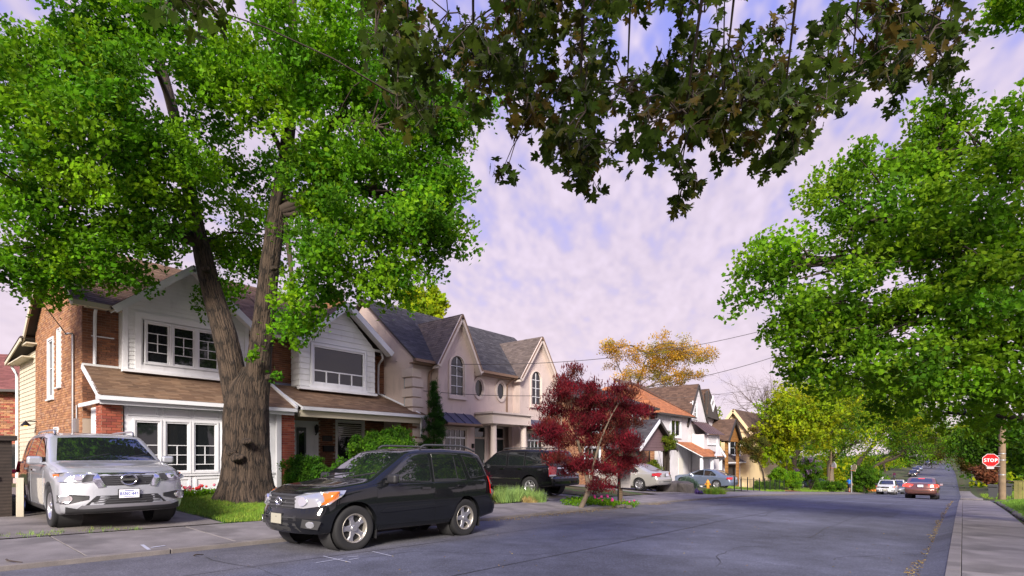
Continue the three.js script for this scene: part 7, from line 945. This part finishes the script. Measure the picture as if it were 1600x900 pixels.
// ================================================================ street furniture and small things
const mWood = mat(lin(0.30, 0.22, 0.15), 0.9, { map: woodMap }), mPole = mat(lin(0.46, 0.36, 0.25), 0.9, { map: woodMap }), mGalv = mat(lin(0.45, 0.46, 0.47), 0.45, { metalness: 0.7 });
const mRock = mat(lin(0.42, 0.40, 0.40), 0.95, { map: concreteMap, bumpMap: asphaltBump, bumpScale: 0.01 });
function printed(w, h, draw) { const c = document.createElement('canvas'); c.width = w; c.height = h; draw(c.getContext('2d'), w, h); const t = new THREE.CanvasTexture(c); t.colorSpace = THREE.SRGBColorSpace; t.anisotropy = 8; return t; }
function boulder(w, h, d, seed) { const g = new THREE.IcosahedronGeometry(0.5, 4), p = g.attributes.position; for (let i = 0; i < p.count; i++) { const x = p.getX(i), y = p.getY(i), z = p.getZ(i), k = 0.85 + 0.4 * (vn3(x * 2.2 + seed, y * 2.2, z * 2.2) - 0.4) + 0.10 * vn3(x * 7, y * 7 + seed, z * 7), q = (v) => Math.sign(v) * Math.pow(Math.abs(v) * 2, 0.62) / 2; p.setXYZ(i, q(x) * k * w, q(y) * k * h, q(z) * k * d); } g.computeVertexNormals(); return triUV(g); }
// utility pole with the stop sign bracketed to it
const pole = V(1.64, groundY(1.64, 40), -40);
{ const t = thing('utility_pole', 'pale wooden utility pole on the grass corner with the stop sign beside it', 'pole', pole);
  const pr = [[0, -0.1], [0.165, -0.1], [0.16, 0.4], [0.15, 3], [0.13, 7], [0.105, 14.4], [0, 14.42]]; part('shaft', triUV(new THREE.LatheGeometry(pr.map((p) => new THREE.Vector2(...p)), 20)), mPole, t);
  part('crossarm', box(-1.1, 1.1, 13.8, 13.92, -0.06, 0.06).translate(0, 0, 0.15), mWood, t); for (const x of [-0.9, -0.3, 0.3, 0.9]) part('insulator', new THREE.CylinderGeometry(0.04, 0.06, 0.16, 10).translate(x, 14.0, 0.15), HM.iron, t);
  for (const y of [1.45, 2.25, 2.6]) part('pole_band', new THREE.CylinderGeometry(0.158, 0.16, 0.05, 20).translate(0, y, 0), mGalv, t);
  const c = atS(1548, 719, 39.86), R = 0.375, s = thing('stop_sign', 'red octagonal STOP sign bracketed to the utility pole', 'sign', c);
  const oct = (r) => Array.from({ length: 8 }, (_, i) => [r * Math.cos((i + 0.5) * Math.PI / 4), r * Math.sin((i + 0.5) * Math.PI / 4)]);
  const tex = printed(512, 512, (q, w) => { const ring8 = (r) => { q.beginPath(); oct(r).forEach(([x, y], i) => i ? q.lineTo(w / 2 + x * w / 2, w / 2 + y * w / 2) : q.moveTo(w / 2 + x * w / 2, w / 2 + y * w / 2)); q.closePath(); q.fill(); }; q.fillStyle = '#efeaea'; q.fillRect(0, 0, w, w); q.fillStyle = '#d80f14'; ring8(0.945); q.fillStyle = '#f2eeee'; q.font = 'bold 172px sans-serif'; q.textAlign = 'center'; q.fillText('STOP', w / 2, w / 2 + 62, 400); });
  const g = new THREE.ShapeGeometry(shapeOf(oct(R))), uv = g.attributes.uv, p = g.attributes.position; for (let i = 0; i < p.count; i++) uv.setXY(i, 0.5 + p.getX(i) / (2 * R), 0.5 + p.getY(i) / (2 * R)); part('sign_face', g, mat(0xffffff, 0.4, { map: tex }), s);
  part('sign_plate', new THREE.ExtrudeGeometry(shapeOf(oct(R)), { depth: 0.006, bevelEnabled: false }).translate(0, 0, -0.009), mGalv, s);
  for (const y of [0.24, -0.34]) part('bracket', box(-0.2, pole.x - c.x, y - 0.018, y + 0.018, -0.05, -0.012), mGalv, s);
  part('sign_tab', box(-0.16, 0.14, -R - 0.1, -R - 0.002, -0.008, 0), mat(lin(0.62, 0.58, 0.58), 0.5), s);
}
// overhead wires from the pole to the stucco house, and the service drop to the brick house
function wire(label, a, b, sag, r = 0.014) { const m = V().lerpVectors(a, b, 0.5).add(V(0, -sag, 0)), pts = []; for (let i = 0; i <= 24; i++) { const t = i / 24; pts.push(V().lerpVectors(a, b, t).add(V(0, -sag * 4 * t * (1 - t), 0))); } solo('overhead_wire', new THREE.TubeGeometry(new THREE.CatmullRomCurve3(pts), 48, r, 5), HM.eaveDark, label, 'wire', 'wires over the street'); }
{ const top = V(pole.x - 0.9, pole.y + 14.08, pole.z + 0.15), e1 = atS(600, 566, 14.93), e2 = atS(632, 597, 14.93); e1.x = Math.min(e1.x, -18.3);
  wire('upper black wire from the utility pole to the stucco side wall', top, V(-18.9, atX(605, 563, -18.9).y, -14.9), 2.1); wire('lower black wire from the utility pole to the stucco side wall', V(pole.x - 0.3, pole.y + 14.08, pole.z + 0.15), V(-18.3, 4.35, -14.9), 2.95); wire('thin wire from the utility pole to the dark hipped roof', V(pole.x - 0.3, pole.y + 9.6, pole.z), V(-17.3, 4.9, -28), 1.2, 0.01);
  solo('service_drop', pipe([atD(-60, 330, 12), atD(20, 414, 15), V(-20.65, 5.15, -4.0)], 0.014, 30, 5), HM.eaveDark, 'black service cable running down to the brick side wall', 'wire');
  solo('wall_mast', pipe([atS(632, 640, 14.9), atS(632, 594, 14.9), atS(628, 588, 14.9)], 0.03, 12, 6), HM.steel, 'thin metal cable mast on the stucco side wall', 'mast'); }
// plain board sign on a post and the estate agent's sign
{ const b = onGround(970, 792), t = thing('street_sign', 'wooden post with plain board at its top, seen from behind', 'sign', b), H = atD(970, 654, V(b.x, 0, b.z).dot(V(-SY, 0, -CY))).y - b.y; part('post', triUV(box(-0.045, 0.045, -0.1, H - 0.02, -0.045, 0.045)), mWood, t); part('panel', box(-0.28, 0.28, H - 0.72, H, -0.075, -0.055), mat(lin(0.36, 0.30, 0.19), 0.6), t); part('strap', box(-0.02, 0.02, H - 0.7, H - 0.05, -0.055, 0.06), mGalv, t);
  const c = onGround(966, 791), s = thing('estate_sign', 'white estate agent sign with red print hanging by the red tree', 'sign', c), tex = printed(256, 512, (q, w, h) => { q.fillStyle = '#a09a9a'; q.fillRect(0, 0, w, h); q.fillStyle = '#b8222a'; for (const [x, y, a, d] of [[20, 40, 60, 46], [90, 40, 60, 46], [160, 40, 70, 46], [20, 130, 90, 14], [20, 160, 60, 10], [20, 196, 110, 12]]) q.fillRect(x, y, a, d); q.fillStyle = '#8d8a8c'; for (const y of [250, 290, 350, 380, 430]) q.fillRect(20, y, 190, 10); });
  part('post', box(-0.02, 0.02, -0.1, 1.72, -0.02, 0.02), HM.iron, s); part('arm', box(-0.02, 0.5, 1.66, 1.7, -0.018, 0.018), HM.iron, s); const pn = part('panel', box(0.1, 0.46, 0.62, 1.60, -0.008, 0.004), mat(lin(0.4, 0.38, 0.38), 0.6), s); part('print', new THREE.PlaneGeometry(0.36, 0.98).translate(0.28, 1.11, 0.007), mat(0xffffff, 0.6, { map: tex }), pn); }
// stone bust among the plants
{ const b = onGround(774, 786); b.x -= 0.35; b.y = groundY(b.x, -b.z); const t = thing('stone_bust', 'small weathered stone bust standing among the plants', 'statue', b), g = [new THREE.LatheGeometry([[0, 0], [0.17, 0], [0.16, 0.2], [0.19, 0.26], [0.21, 0.34], [0.17, 0.42], [0.075, 0.47], [0.07, 0.50], [0.105, 0.56], [0.115, 0.64], [0.10, 0.72], [0.06, 0.765], [0.05, 0.80], [0, 0.83]].map((p) => new THREE.Vector2(...p)), 24), new THREE.SphereGeometry(0.028, 8, 8).scale(1, 1, 1.3).translate(0, 0.62, 0.115), new THREE.SphereGeometry(0.025, 8, 8).translate(0.115, 0.62, 0), new THREE.SphereGeometry(0.025, 8, 8).translate(-0.115, 0.62, 0), new THREE.BoxGeometry(0.1, 0.012, 0.03).translate(0, 0.66, 0.105), new THREE.BoxGeometry(0.06, 0.012, 0.02).translate(0, 0.575, 0.105)]; part('figure', g, mRock, t); part('base', box(-0.19, 0.19, -0.1, 0.02, -0.19, 0.19), mRock, t); t.rotation.y = 0.9; }
// hydrant
{ const b = onGround(1106, 764), t = thing('fire_hydrant', 'orange-yellow fire hydrant on the grass by the rocks', 'hydrant', b), m = mat(lin(0.72, 0.30, 0.03), 0.5); part('barrel', new THREE.LatheGeometry([[0, 0], [0.15, 0], [0.15, 0.04], [0.10, 0.05], [0.10, 0.42], [0.135, 0.43], [0.135, 0.47], [0.115, 0.5], [0.09, 0.58], [0.03, 0.62], [0.03, 0.68], [0, 0.68]].map((p) => new THREE.Vector2(...p)), 18), m, t); for (const a of [0, Math.PI / 2, Math.PI]) part('outlet', new THREE.CylinderGeometry(0.055, 0.055, 0.14, 12).rotateZ(Math.PI / 2).translate(0.13, 0.33, 0).rotateY(a), m, t); t.scale.setScalar(1.0); }
// garden lamp post
{ const b = onGround(1117, 759), t = thing('lamp_post', 'black garden lamp post with lantern beside the saloon car', 'lamp post', b); part('post', new THREE.LatheGeometry([[0, 0], [0.1, 0], [0.08, 0.12], [0.045, 0.2], [0.035, 1.55], [0.07, 1.6], [0, 1.62]].map((p) => new THREE.Vector2(...p)), 12), HM.iron, t); const l = part('lantern', [new THREE.CylinderGeometry(0.13, 0.08, 0.26, 6).translate(0, 1.76, 0)], mat(lin(0.45, 0.42, 0.34), 0.3), t); part('lantern_cap', new THREE.ConeGeometry(0.17, 0.14, 6).translate(0, 1.96, 0), HM.iron, l); }
// rocks at the drive
{ const m = onGround(1040, 772); [[1040, 766, 1.3, 0.75, 0.9], [1056, 769, 1.5, 0.85, 1.0], [1076, 770, 1.7, 0.9, 1.1], [1068, 762, 1.2, 0.7, 0.9], [1044, 759, 1.1, 0.6, 0.8]].forEach(([px, py, w, h, d], i) => { const p = onGround(px, py); solo('garden_rock', boulder(w, h, d, i * 7 + 3), mRock, ['flat grey boulder at the saloon car end of the rockery', 'grey boulder second along the rockery', 'largest pale boulder of the rockery beside the blue-grey cushion plant', 'grey boulder set back behind the largest one', 'low boulder behind the flat end boulder'][i], 'rock', 'rockery boulders', V(p.x - 0.4, groundY(p.x - 0.4, -p.z) + h * 0.22, p.z)).rotation.y = i * 1.3; });
  const q = onGround(1089, 768); shrub('cushion_plant', 'blue-grey cushion plant on the rockery', V(q.x - 0.5, groundY(q.x, -q.z) + 0.35, q.z), V(0.45, 0.34, 0.45), 500, { seed: 81, tones: shades([[0.12, 0.19, 0.13], [0.15, 0.22, 0.15]]), lobes: 1, kinds: SPRIG.fine, cat: 'plant' }); const f = onGround(1093, 772); shrub('purple_flowers', 'small mound of purple flowers below the rockery', V(f.x, groundY(f.x, -f.z) + 0.12, f.z), V(0.2, 0.13, 0.2), 60, { seed: 82, tones: shades([[0.14, 0.08, 0.26], [0.12, 0.18, 0.03], [0.2, 0.12, 0.34]]), lobes: 1, cat: 'flowers' }); const g = onGround(1110, 772); for (const [i, d] of [[0, 0], [1, 1.1]]) clumpPlant('tufted_plant', ['bright grass tuft below the hydrant', 'bright grass tuft beside the fence end'][i], V(g.x, groundY(g.x, -g.z + d), g.z - d), 0.4, 0.4, GRASS, 83 + i); }
// iron fence
{ const x = -12.1, s0 = 38.5, s1 = 52, t = thing('iron_fence', 'low black iron fence along the front lawn', 'fence', V(x, groundY(x, s0), -s0)); const rail = (h) => { const ps = steps(s0, s1, 1.5).map((s) => V(0, groundY(x, s) + h - t.position.y, -(s - s0))); return fuse(ps.slice(1).map((p, i) => bar(ps[i], p, 0.025))); }; for (const h of [0.15, 0.85]) part('rail', rail(h), HM.iron, t); for (const s of steps(s0, s1, 1.5)) part('post', box(-0.03, 0.03, -0.1, 1.0, -0.03, 0.03).translate(0, groundY(x, s) - t.position.y, -(s - s0)), HM.iron, t); for (const s of steps(s0 + 0.15, s1, 0.3)) part('picket', box(-0.008, 0.008, 0.15, 0.86, -0.008, 0.008).translate(0, groundY(x, s) - t.position.y, -(s - s0)), HM.iron, t); }
// basketball hoops
function hoop(label, px, py, D, tall, mPost, mBoard, shapePts, lean = 0) { const c = atD(px, py, D), g0 = groundY(c.x, -c.z), t = thing('basketball_hoop', label, 'basketball hoop', V(c.x, g0, c.z), -0.9), H = c.y - g0; part('post', bar(V(-0.75 - lean, 0, -0.1), V(-0.75, H + tall, -0.1), 0.09), mPost, t); part('arm', [bar(V(-0.75, H + 0.05, -0.1), V(0, H + 0.05, -0.06), 0.05), bar(V(-0.75, H - 0.35, -0.1), V(0, H - 0.25, -0.06), 0.05)], mGalv, t); part('backboard', new THREE.ExtrudeGeometry(shapeOf(shapePts), { depth: 0.04, bevelEnabled: false }).translate(0, H, -0.02), mBoard, t); part('ring', new THREE.TorusGeometry(0.23, 0.012, 6, 20).rotateX(Math.PI / 2).translate(0, H - 0.3, 0.27), mat(lin(0.6, 0.12, 0.03), 0.5), t); }
hoop('basketball hoop with white house-shaped backboard on a wooden post', 1303, 727, 63, 1.6, mWood, mat(lin(0.66, 0.64, 0.66), 0.5), [[-0.45, -0.3], [0.45, -0.3], [0.42, 0.15], [0.05, 0.42], [-0.42, 0.1]], 0.3);
hoop('basketball hoop with beige fan-shaped backboard on a metal post', 1335, 731, 64, 0.3, mGalv, mat(lin(0.55, 0.48, 0.30), 0.6), [[-0.18, -0.45], [0.18, -0.45], [0.2, -0.28], [0.45, 0.0], [0.36, 0.32], [0, 0.45], [-0.36, 0.32], [-0.45, 0.0], [-0.2, -0.28]]);
// bins
function bin(label, p, m, turn, lidM) { const t = thing('wheelie_bin', label, 'bin', p, turn); const g = new THREE.CylinderGeometry(0.42, 0.34, 0.95, 4, 1).rotateY(Math.PI / 4).translate(0, 0.52, 0); part('body', toCreasedNormals(g.toNonIndexed(), 0.4), m, t); part('lid', [new RoundedBoxGeometry(0.66, 0.07, 0.68, 2, 0.03).translate(0, 1.03, 0.02), box(-0.28, 0.28, 0.92, 0.96, -0.4, -0.34)], lidM ?? m, t); for (const x of [-0.27, 0.27]) part('wheel', new THREE.CylinderGeometry(0.1, 0.1, 0.05, 14).rotateZ(Math.PI / 2).translate(x, 0.1, -0.26), CM.rubber, t); }
{ const m = mat(lin(0.05, 0.052, 0.056), 0.5), o = mat(lin(0.62, 0.20, 0.04), 0.5); const p = V(1.75, 0, -55.4); p.y = groundY(p.x, 55.4); bin('dark grey wheelie bin across the side road, beside another', p, m, Math.PI); const q = V(2.55, 0, -55.6); q.y = groundY(q.x, 55.6); bin('dark grey wheelie bin across the side road, next to the grass', q, m, Math.PI); for (const [i, px] of [[0, 1360], [1, 1366]]) { const b = onGround(px, 768); bin(['orange bin with pale lid under the trees', 'orange bin standing by the tree trunk'][i], b, o, 1.2, i ? o : mat(lin(0.5, 0.42, 0.36), 0.6)); } }
{ const b = onGround(1377, 768), t = thing('notice_post', 'white notice on a thin post beside the far kerb', 'sign', b); part('post', box(-0.03, 0.03, -0.1, 2.1, -0.03, 0.03), mGalv, t); part('panel', box(-0.28, 0.28, 1.2, 2.1, 0.03, 0.05), HM.white, t); t.rotation.y = 0.2; }
// board fence on the corner garden
{ const t = thing('board_fence', 'yellow-green vertical board fence above the grass corner', 'fence', V(2.15, groundY(2.15, 40.6), -40.6)), m = mat(lin(0.36, 0.36, 0.12), 0.8, { map: woodMap }); for (let i = 0; i < 22; i++) { const x = i * 0.17; part('board', triUV(box(x, x + 0.155, -0.1, 1.08 + 0.01 * (i % 3), -0.012 - 0.004 * (i % 2), 0.012)), m, t); } part('rail', box(-0.03, 3.8, 1.09, 1.14, -0.04, 0.04), m, t); }
// stones edging the bank
{ const t = thing('stone_edging', 'row of low weathered stones edging the grass bank', 'edging', V(1.2, groundY(1.2, 12), -12)), r = rng(71), gs = [1, 2, 3, 4].map((k) => boulder(1, 1, 1, k * 5)); for (let s = 8, i = 0; s < 38; s += rr(0.45, 0.75, r), i++) { const m = new THREE.Mesh(gs[i % 4], mRock); m.name = 'stone'; const x = 1.26 + smooth(34, 38, s) * 0.5; m.position.set(x - 1.2 + rr(-0.04, 0.04, r), groundY(x, s) + 0.015 - t.position.y, -(s - 12)); m.scale.set(rr(0.14, 0.2, r), rr(0.08, 0.13, r), rr(0.35, 0.6, r)); m.rotation.y = rr(-0.2, 0.2, r); t.add(m); } }
// dark timber fence end, rail and covered heap beside the silver car
{ const b = V(-14.6, groundY(-14.6, 1.75), -1.87), t = thing('timber_fence', 'weathered dark timber fence ending in a capped post', 'fence', b); part('post', triUV(box(-0.1, 0.1, -0.1, 1.5, -0.1, 0.1)), HM.greyWood, t); part('post_cap', triUV(box(-0.17, 0.17, 1.5, 1.6, -0.17, 0.17)), HM.greyWood, t); for (let i = 0; i < 7; i++) part('board', triUV(box(-4, -0.1, 0.04 + i * 0.2, 0.225 + i * 0.2, -0.03 + 0.004 * (i % 2), 0.03)), HM.greyWood, t); part('rail', box(-4, 0.14, 0.72, 0.8, 0.1, 0.15), HM.greyWood, t);
  const p = onGround(31, 808), u = thing('garden_rail', 'cream post with pale horizontal rail behind the silver car', 'rail', p); part('post', box(-0.05, 0.05, -0.1, 0.78, -0.05, 0.05), HM.cream, u); part('rail', bar(V(0, 0.72, 0), V(-1.2, 0.74, 0.5), 0.09, 0.1), mat(lin(0.5, 0.36, 0.34), 0.7), u);
  const h = onGround(20, 806); solo('covered_heap', boulder(0.45, 0.6, 0.4, 9), mat(lin(0.02, 0.021, 0.026), 0.4), 'low heap under a black sheet beside the timber fence', 'heap', undefined, V(h.x - 0.2, h.y + 0.16, h.z)); const f = atD(19, 736, 13.5); const fl = thing('red_marker', 'small bright pink marker flag on the timber fence', 'marker', V(f.x, f.y, f.z)); part('flag', box(-0.11, 0.11, -0.045, 0.045, -0.004, 0.004), mat(lin(0.75, 0.02, 0.10), 0.5), fl); part('stick', rod(V(-0.11, -0.8, 0), V(-0.11, 0.05, 0), 0.012), HM.cream, fl); fl.rotation.y = 0.6; }
// flowers and bed planting
function flowers(label, px, py, n, tones, seed, w = 0.5) { const p = onGround(px, py), t = thing('flowering_plant', label, 'flowers', V(p.x, groundY(p.x, -p.z), p.z)), r = rng(seed), leaf = [], lc = [], fl = [], fc = []; for (let i = 0; i < Math.max(n * 7, 90); i++) { const a = rr(0, 6.28, r), q = Math.sqrt(r()) * w; dummy.position.set(Math.cos(a) * q, rr(0.02, 0.16, r), Math.sin(a) * q); dummy.rotation.set(rr(-0.6, 0.6, r), rr(0, 6.28, r), rr(-0.6, 0.6, r)); dummy.scale.setScalar(rr(0.8, 1.3, r)); dummy.updateMatrix(); leaf.push(dummy.matrix.clone()); lc.push(G_RIGHT[Math.floor(r() * 4)].clone().multiplyScalar(rr(0.7, 1.2, r))); } for (let i = 0; i < n; i++) { const a = rr(0, 6.28, r), q = Math.sqrt(r()) * w * 0.8; dummy.position.set(Math.cos(a) * q, rr(0.16, 0.30, r), Math.sin(a) * q); dummy.scale.setScalar(rr(0.6, 1.2, r)); dummy.updateMatrix(); fl.push(dummy.matrix.clone()); fc.push(tones[i % tones.length]); } dummy.scale.set(1, 1, 1); dummy.rotation.set(0, 0, 0); copies('foliage', SPRIG.shrub[0], LM.plainLeaf, leaf, lc, t); if (fl.length) copies('bloom', new THREE.IcosahedronGeometry(0.045, 1), mat(0xffffff, 0.7), fl, fc, t); return t; }
const MAG = shades([[0.45, 0.02, 0.16], [0.5, 0.05, 0.22]]), REDF = shades([[0.6, 0.03, 0.03], [0.6, 0.16, 0.22]]);
flowers('red and pink flowers beside the silver car', 293, 776, 14, REDF, 1, 0.45); flowers('pale pink flowers at the foot of the big trunk', 322, 774, 5, REDF, 2, 0.3);
[[935, 788, 'magenta flowers under the red tree'], [950, 790, 'magenta flowers between the red tree and the sign post'], [978, 792, 'dark magenta flowers at the sign post'], [900, 789, 'leafy green clump under the red tree']].forEach(([px, py, l], i) => flowers(l, px, py, i === 3 ? 0 : 5, MAG, 10 + i, 0.5)); flowers('bright green leaves in the bed behind the dry stones', 912, 784, 0, MAG, 15, 0.6).children.length;
flowers('green ground plants under the red tree', 925, 786, 0, G_LIME, 16, 0.7); flowers('low green plants by the porch hedge', 455, 762, 0, G_RIGHT, 17, 0.5);
{ const t = thing('bed_mulch', 'brown soil bed under the red tree', 'bed', V(-13, groundY(-13, 22), -22)); t.userData.kind = 'structure'; const g = sheet(steps(-15.6, -11.6, 0.4), steps(19.6, 24.6, 0.4), (x, s) => groundY(x, s) + 0.02 + 0.09 * smooth(0, 0.8, Math.min(x + 15.6, -11.6 - x, s - 19.6, 24.6 - s)) * (0.6 + 0.8 * vn2(x * 2, s * 2)), false); g.translate(13, -t.position.y, 22); part('soil', g, mSoil, t); const r = rng(33); for (let i = 0; i < 9; i++) { const p = onGround(rr(958, 990, r), rr(787, 795, r)); const m = new THREE.Mesh(boulder(0.22, 0.12, 0.2, i), mRock); m.name = 'stone'; m.position.set(p.x + 13, groundY(p.x, -p.z) + 0.05 - t.position.y, p.z + 22); t.add(m); } }
{ const g = sheet(steps(-15.5, -11.6, 0.5), steps(51, 56.5, 0.5), (x, s) => groundY(x, s) + 0.03, false); struct('wood_chip_bed', g, mat(lin(0.36, 0.13, 0.05), 0.95, { bumpMap: asphaltBump, bumpScale: 0.02 })); }
// dry leaf litter along both kerbs
{ const r = rng(44), g = blade(oval5, 0.5, 0.4), tones = shades([[0.28, 0.19, 0.05], [0.22, 0.14, 0.05], [0.16, 0.10, 0.05], [0.33, 0.26, 0.08], [0.12, 0.08, 0.04]]), ms = [], cs = []; const put = (x, s, k) => { dummy.position.set(x, groundY(x, s) + 0.012, -s); dummy.rotation.set(-Math.PI / 2 + rr(-0.4, 0.4, r), rr(-0.4, 0.4, r), rr(0, 6.28, r)); dummy.scale.setScalar(rr(0.02, 0.05, r) * k); dummy.updateMatrix(); ms.push(dummy.matrix.clone()); cs.push(tones[Math.floor(r() * tones.length)].clone().multiplyScalar(rr(0.7, 1.2, r))); };
  for (let i = 0; i < 8000; i++) { const s = 1.5 + 40 * Math.pow(r(), 1.2); if (fbm(s * 0.8, 3.5, 3) < 0.4 && r() < 0.6) continue; put(KR - 0.02 - Math.pow(r(), 1.6) * (0.22 + 0.25 * vn2(s * 1.3, 7.5)), s, 1.1); }
  for (let i = 0; i < 4200; i++) { const s = rr(-1, 40, r); if (fbm(s * 0.5 + 9, 1.5, 3) < 0.48) continue; put(KL + 0.02 + Math.pow(r(), 1.8) * 0.5, s, 1.1); }
  for (let i = 0; i < 160; i++) put(rr(-9, -0.5, r), rr(1, 16, r), 0.9);
  dummy.scale.set(1, 1, 1); dummy.rotation.set(0, 0, 0); const im = copies('leaf_litter', g, LM.grass, ms, cs, scene); tag(im, 'dry brown leaf litter gathered along the kerbs', 'litter'); 
  const twig = (label, a, b) => { const p = onGround(...a), q = onGround(...b); p.y += 0.02; q.y += 0.015; solo('fallen_twig', limb([p, V().lerpVectors(p, q, 0.5).add(V(0.02, 0.012, 0.05)), q], [0.012, 0.01, 0.005], { radial: 6, seg: 6 }), mTwig, label, 'twig'); };
  twig('thin fallen twig on the pavement near the kerb joint', [10, 877], [35, 881]); twig('short fallen twig in the road before the black car', [303, 871], [318, 868]); }
// people
function figure(label, p, turn, shirt, shorts, skinC, { h = 1.75, hold } = {}) {
  const t = thing('person', label, 'person', p, turn), k = h / 1.75, J = (x, y, z) => V(x * k, y * k, z * k);
  const mesh = (bones, cell, m, name, parent) => { const lo = V(1e9, 1e9, 1e9), hi = V(-1e9, -1e9, -1e9); for (const [a, b, ra, rb] of bones) for (const [q, rad] of [[a, ra], [b, rb]]) { lo.min(q.clone().addScalar(-rad - 0.05)); hi.max(q.clone().addScalar(rad + 0.05)); } const size = Math.max(hi.x - lo.x, hi.y - lo.y, hi.z - lo.z), n = Math.min(96, Math.ceil(size / cell)), mc = new MarchingCubes(n, new THREE.MeshBasicMaterial(), false, false, 120000), c = V().addVectors(lo, hi).multiplyScalar(0.5), w = V();
    for (let z = 0; z < n; z++) for (let y = 0; y < n; y++) for (let x = 0; x < n; x++) { w.set(x, y, z).multiplyScalar(2 / n).addScalar(-1).multiplyScalar(size / 2).add(c); let d = 0; for (const [a, b, ra, rb] of bones) { const ab = V().subVectors(b, a), u = clamp(V().subVectors(w, a).dot(ab) / (ab.lengthSq() || 1)), e = w.distanceTo(V().copy(a).addScaledVector(ab, u)) - lerp(ra, rb, u); d += Math.exp(-e / 0.018); } mc.field[x + y * n + z * n * n] = Math.log(d + 1e-30) * 0.018; }
    mc.isolation = 0; mc.update(); const g = new THREE.BufferGeometry(); g.setAttribute('position', new THREE.BufferAttribute(mc.positionArray.slice(0, mc.count * 3), 3)); g.setAttribute('normal', new THREE.BufferAttribute(mc.normalArray.slice(0, mc.count * 3), 3)); g.scale(size / 2, size / 2, size / 2).translate(c.x, c.y, c.z); return part(name, g, m, parent); };
  const hip = (s) => J(0.09 * s, 0.92, 0), knee = (s) => J(0.10 * s, 0.50, s > 0 ? 0.10 : -0.04), ank = (s) => J(0.10 * s, 0.09, s > 0 ? 0.04 : -0.14), sho = (s) => J(0.18 * s, 1.42, 0), elb = (s) => J(0.30 * s, 1.16, 0.02), han = (s) => J(0.34 * s, 0.93, 0.12);
  const b = [[J(0, 1.40, 0), J(0, 1.0, 0), 0.13 * k, 0.125 * k], [J(0, 1.42, 0), J(0, 1.56, 0.01), 0.06 * k, 0.05 * k], [J(0, 1.62, 0.01), J(0, 1.67, 0.0), 0.085 * k, 0.09 * k], [J(0, 1.60, 0.06), J(0, 1.61, 0.1), 0.035 * k, 0.02 * k]];
  for (const s of [-1, 1]) { b.push([hip(s), knee(s), 0.085 * k, 0.058 * k], [knee(s), ank(s), 0.058 * k, 0.038 * k], [ank(s), ank(s).add(J(0, -0.05, 0.15)), 0.04 * k, 0.032 * k], [J(0, 1.40, 0), sho(s), 0.09 * k, 0.06 * k], [sho(s), elb(s), 0.05 * k, 0.038 * k], [elb(s), han(s), 0.038 * k, 0.026 * k], [han(s), han(s).add(J(0.0, -0.07, 0.03)), 0.032 * k, 0.028 * k]); for (let f = 0; f < 4; f++) b.push([han(s).add(J((f - 1.5) * 0.018, -0.08, 0.03)), han(s).add(J((f - 1.5) * 0.02, -0.15 - (f % 2) * 0.012, 0.055)), 0.010 * k, 0.008 * k]); b.push([han(s).add(J(-0.02 * s, -0.03, 0.04)), han(s).add(J(-0.03 * s, -0.09, 0.08)), 0.011 * k, 0.009 * k]); }
  const body = mesh(b, 0.02, mat(skinC, 0.6), 'body', t);
  const grown = (list_, d) => list_.map(([a, c, x, y]) => [a, c, x + d, y + d]); mesh(grown([b[0], ...[-1, 1].flatMap((s) => [[J(0, 1.40, 0), sho(s), 0.09 * k, 0.06 * k], [sho(s), V().lerpVectors(sho(s), elb(s), 0.75), 0.055 * k, 0.052 * k]])], 0.02), 0.022, shirt, 'shirt', t); mesh(grown([[J(0, 1.0, 0), J(0, 0.92, 0), 0.125 * k, 0.13 * k], ...[-1, 1].map((s) => [hip(s), V().lerpVectors(hip(s), knee(s), 0.85), 0.095 * k, 0.085 * k])], 0.02), 0.022, shorts, 'shorts', t); mesh([[J(0, 1.66, -0.02), J(0, 1.70, -0.01), 0.096 * k, 0.085 * k]], 0.02, mat(lin(0.05, 0.03, 0.02), 0.8), 'hair', t);
  for (const s of [-1, 1]) mesh([[ank(s).add(J(0, -0.045, -0.03)), ank(s).add(J(0, -0.055, 0.16)), 0.05 * k, 0.042 * k]], 0.02, mat(lin(0.5, 0.06, 0.05), 0.6), 'shoe', t); return t; }
{ const p = onGround(1327, 768); figure('person in bright blue shirt and dark shorts walking along the pavement', p, Math.PI - 0.4, mat(lin(0.01, 0.16, 0.62), 0.8), mat(lin(0.02, 0.02, 0.05), 0.8), lin(0.45, 0.25, 0.17)); const q = V(-11.2 + bend(150), 0, -150); q.y = groundY(q.x, 150); figure('person in pink top on the pavement at the foot of the hill', q, 0.4, mat(lin(0.62, 0.12, 0.30), 0.8), mat(lin(0.3, 0.3, 0.4), 0.8), lin(0.45, 0.25, 0.17)); }

scene.traverse((o) => { if (o.isMesh) { o.castShadow = true; o.receiveShadow = true; } });
renderer.render(scene, camera);
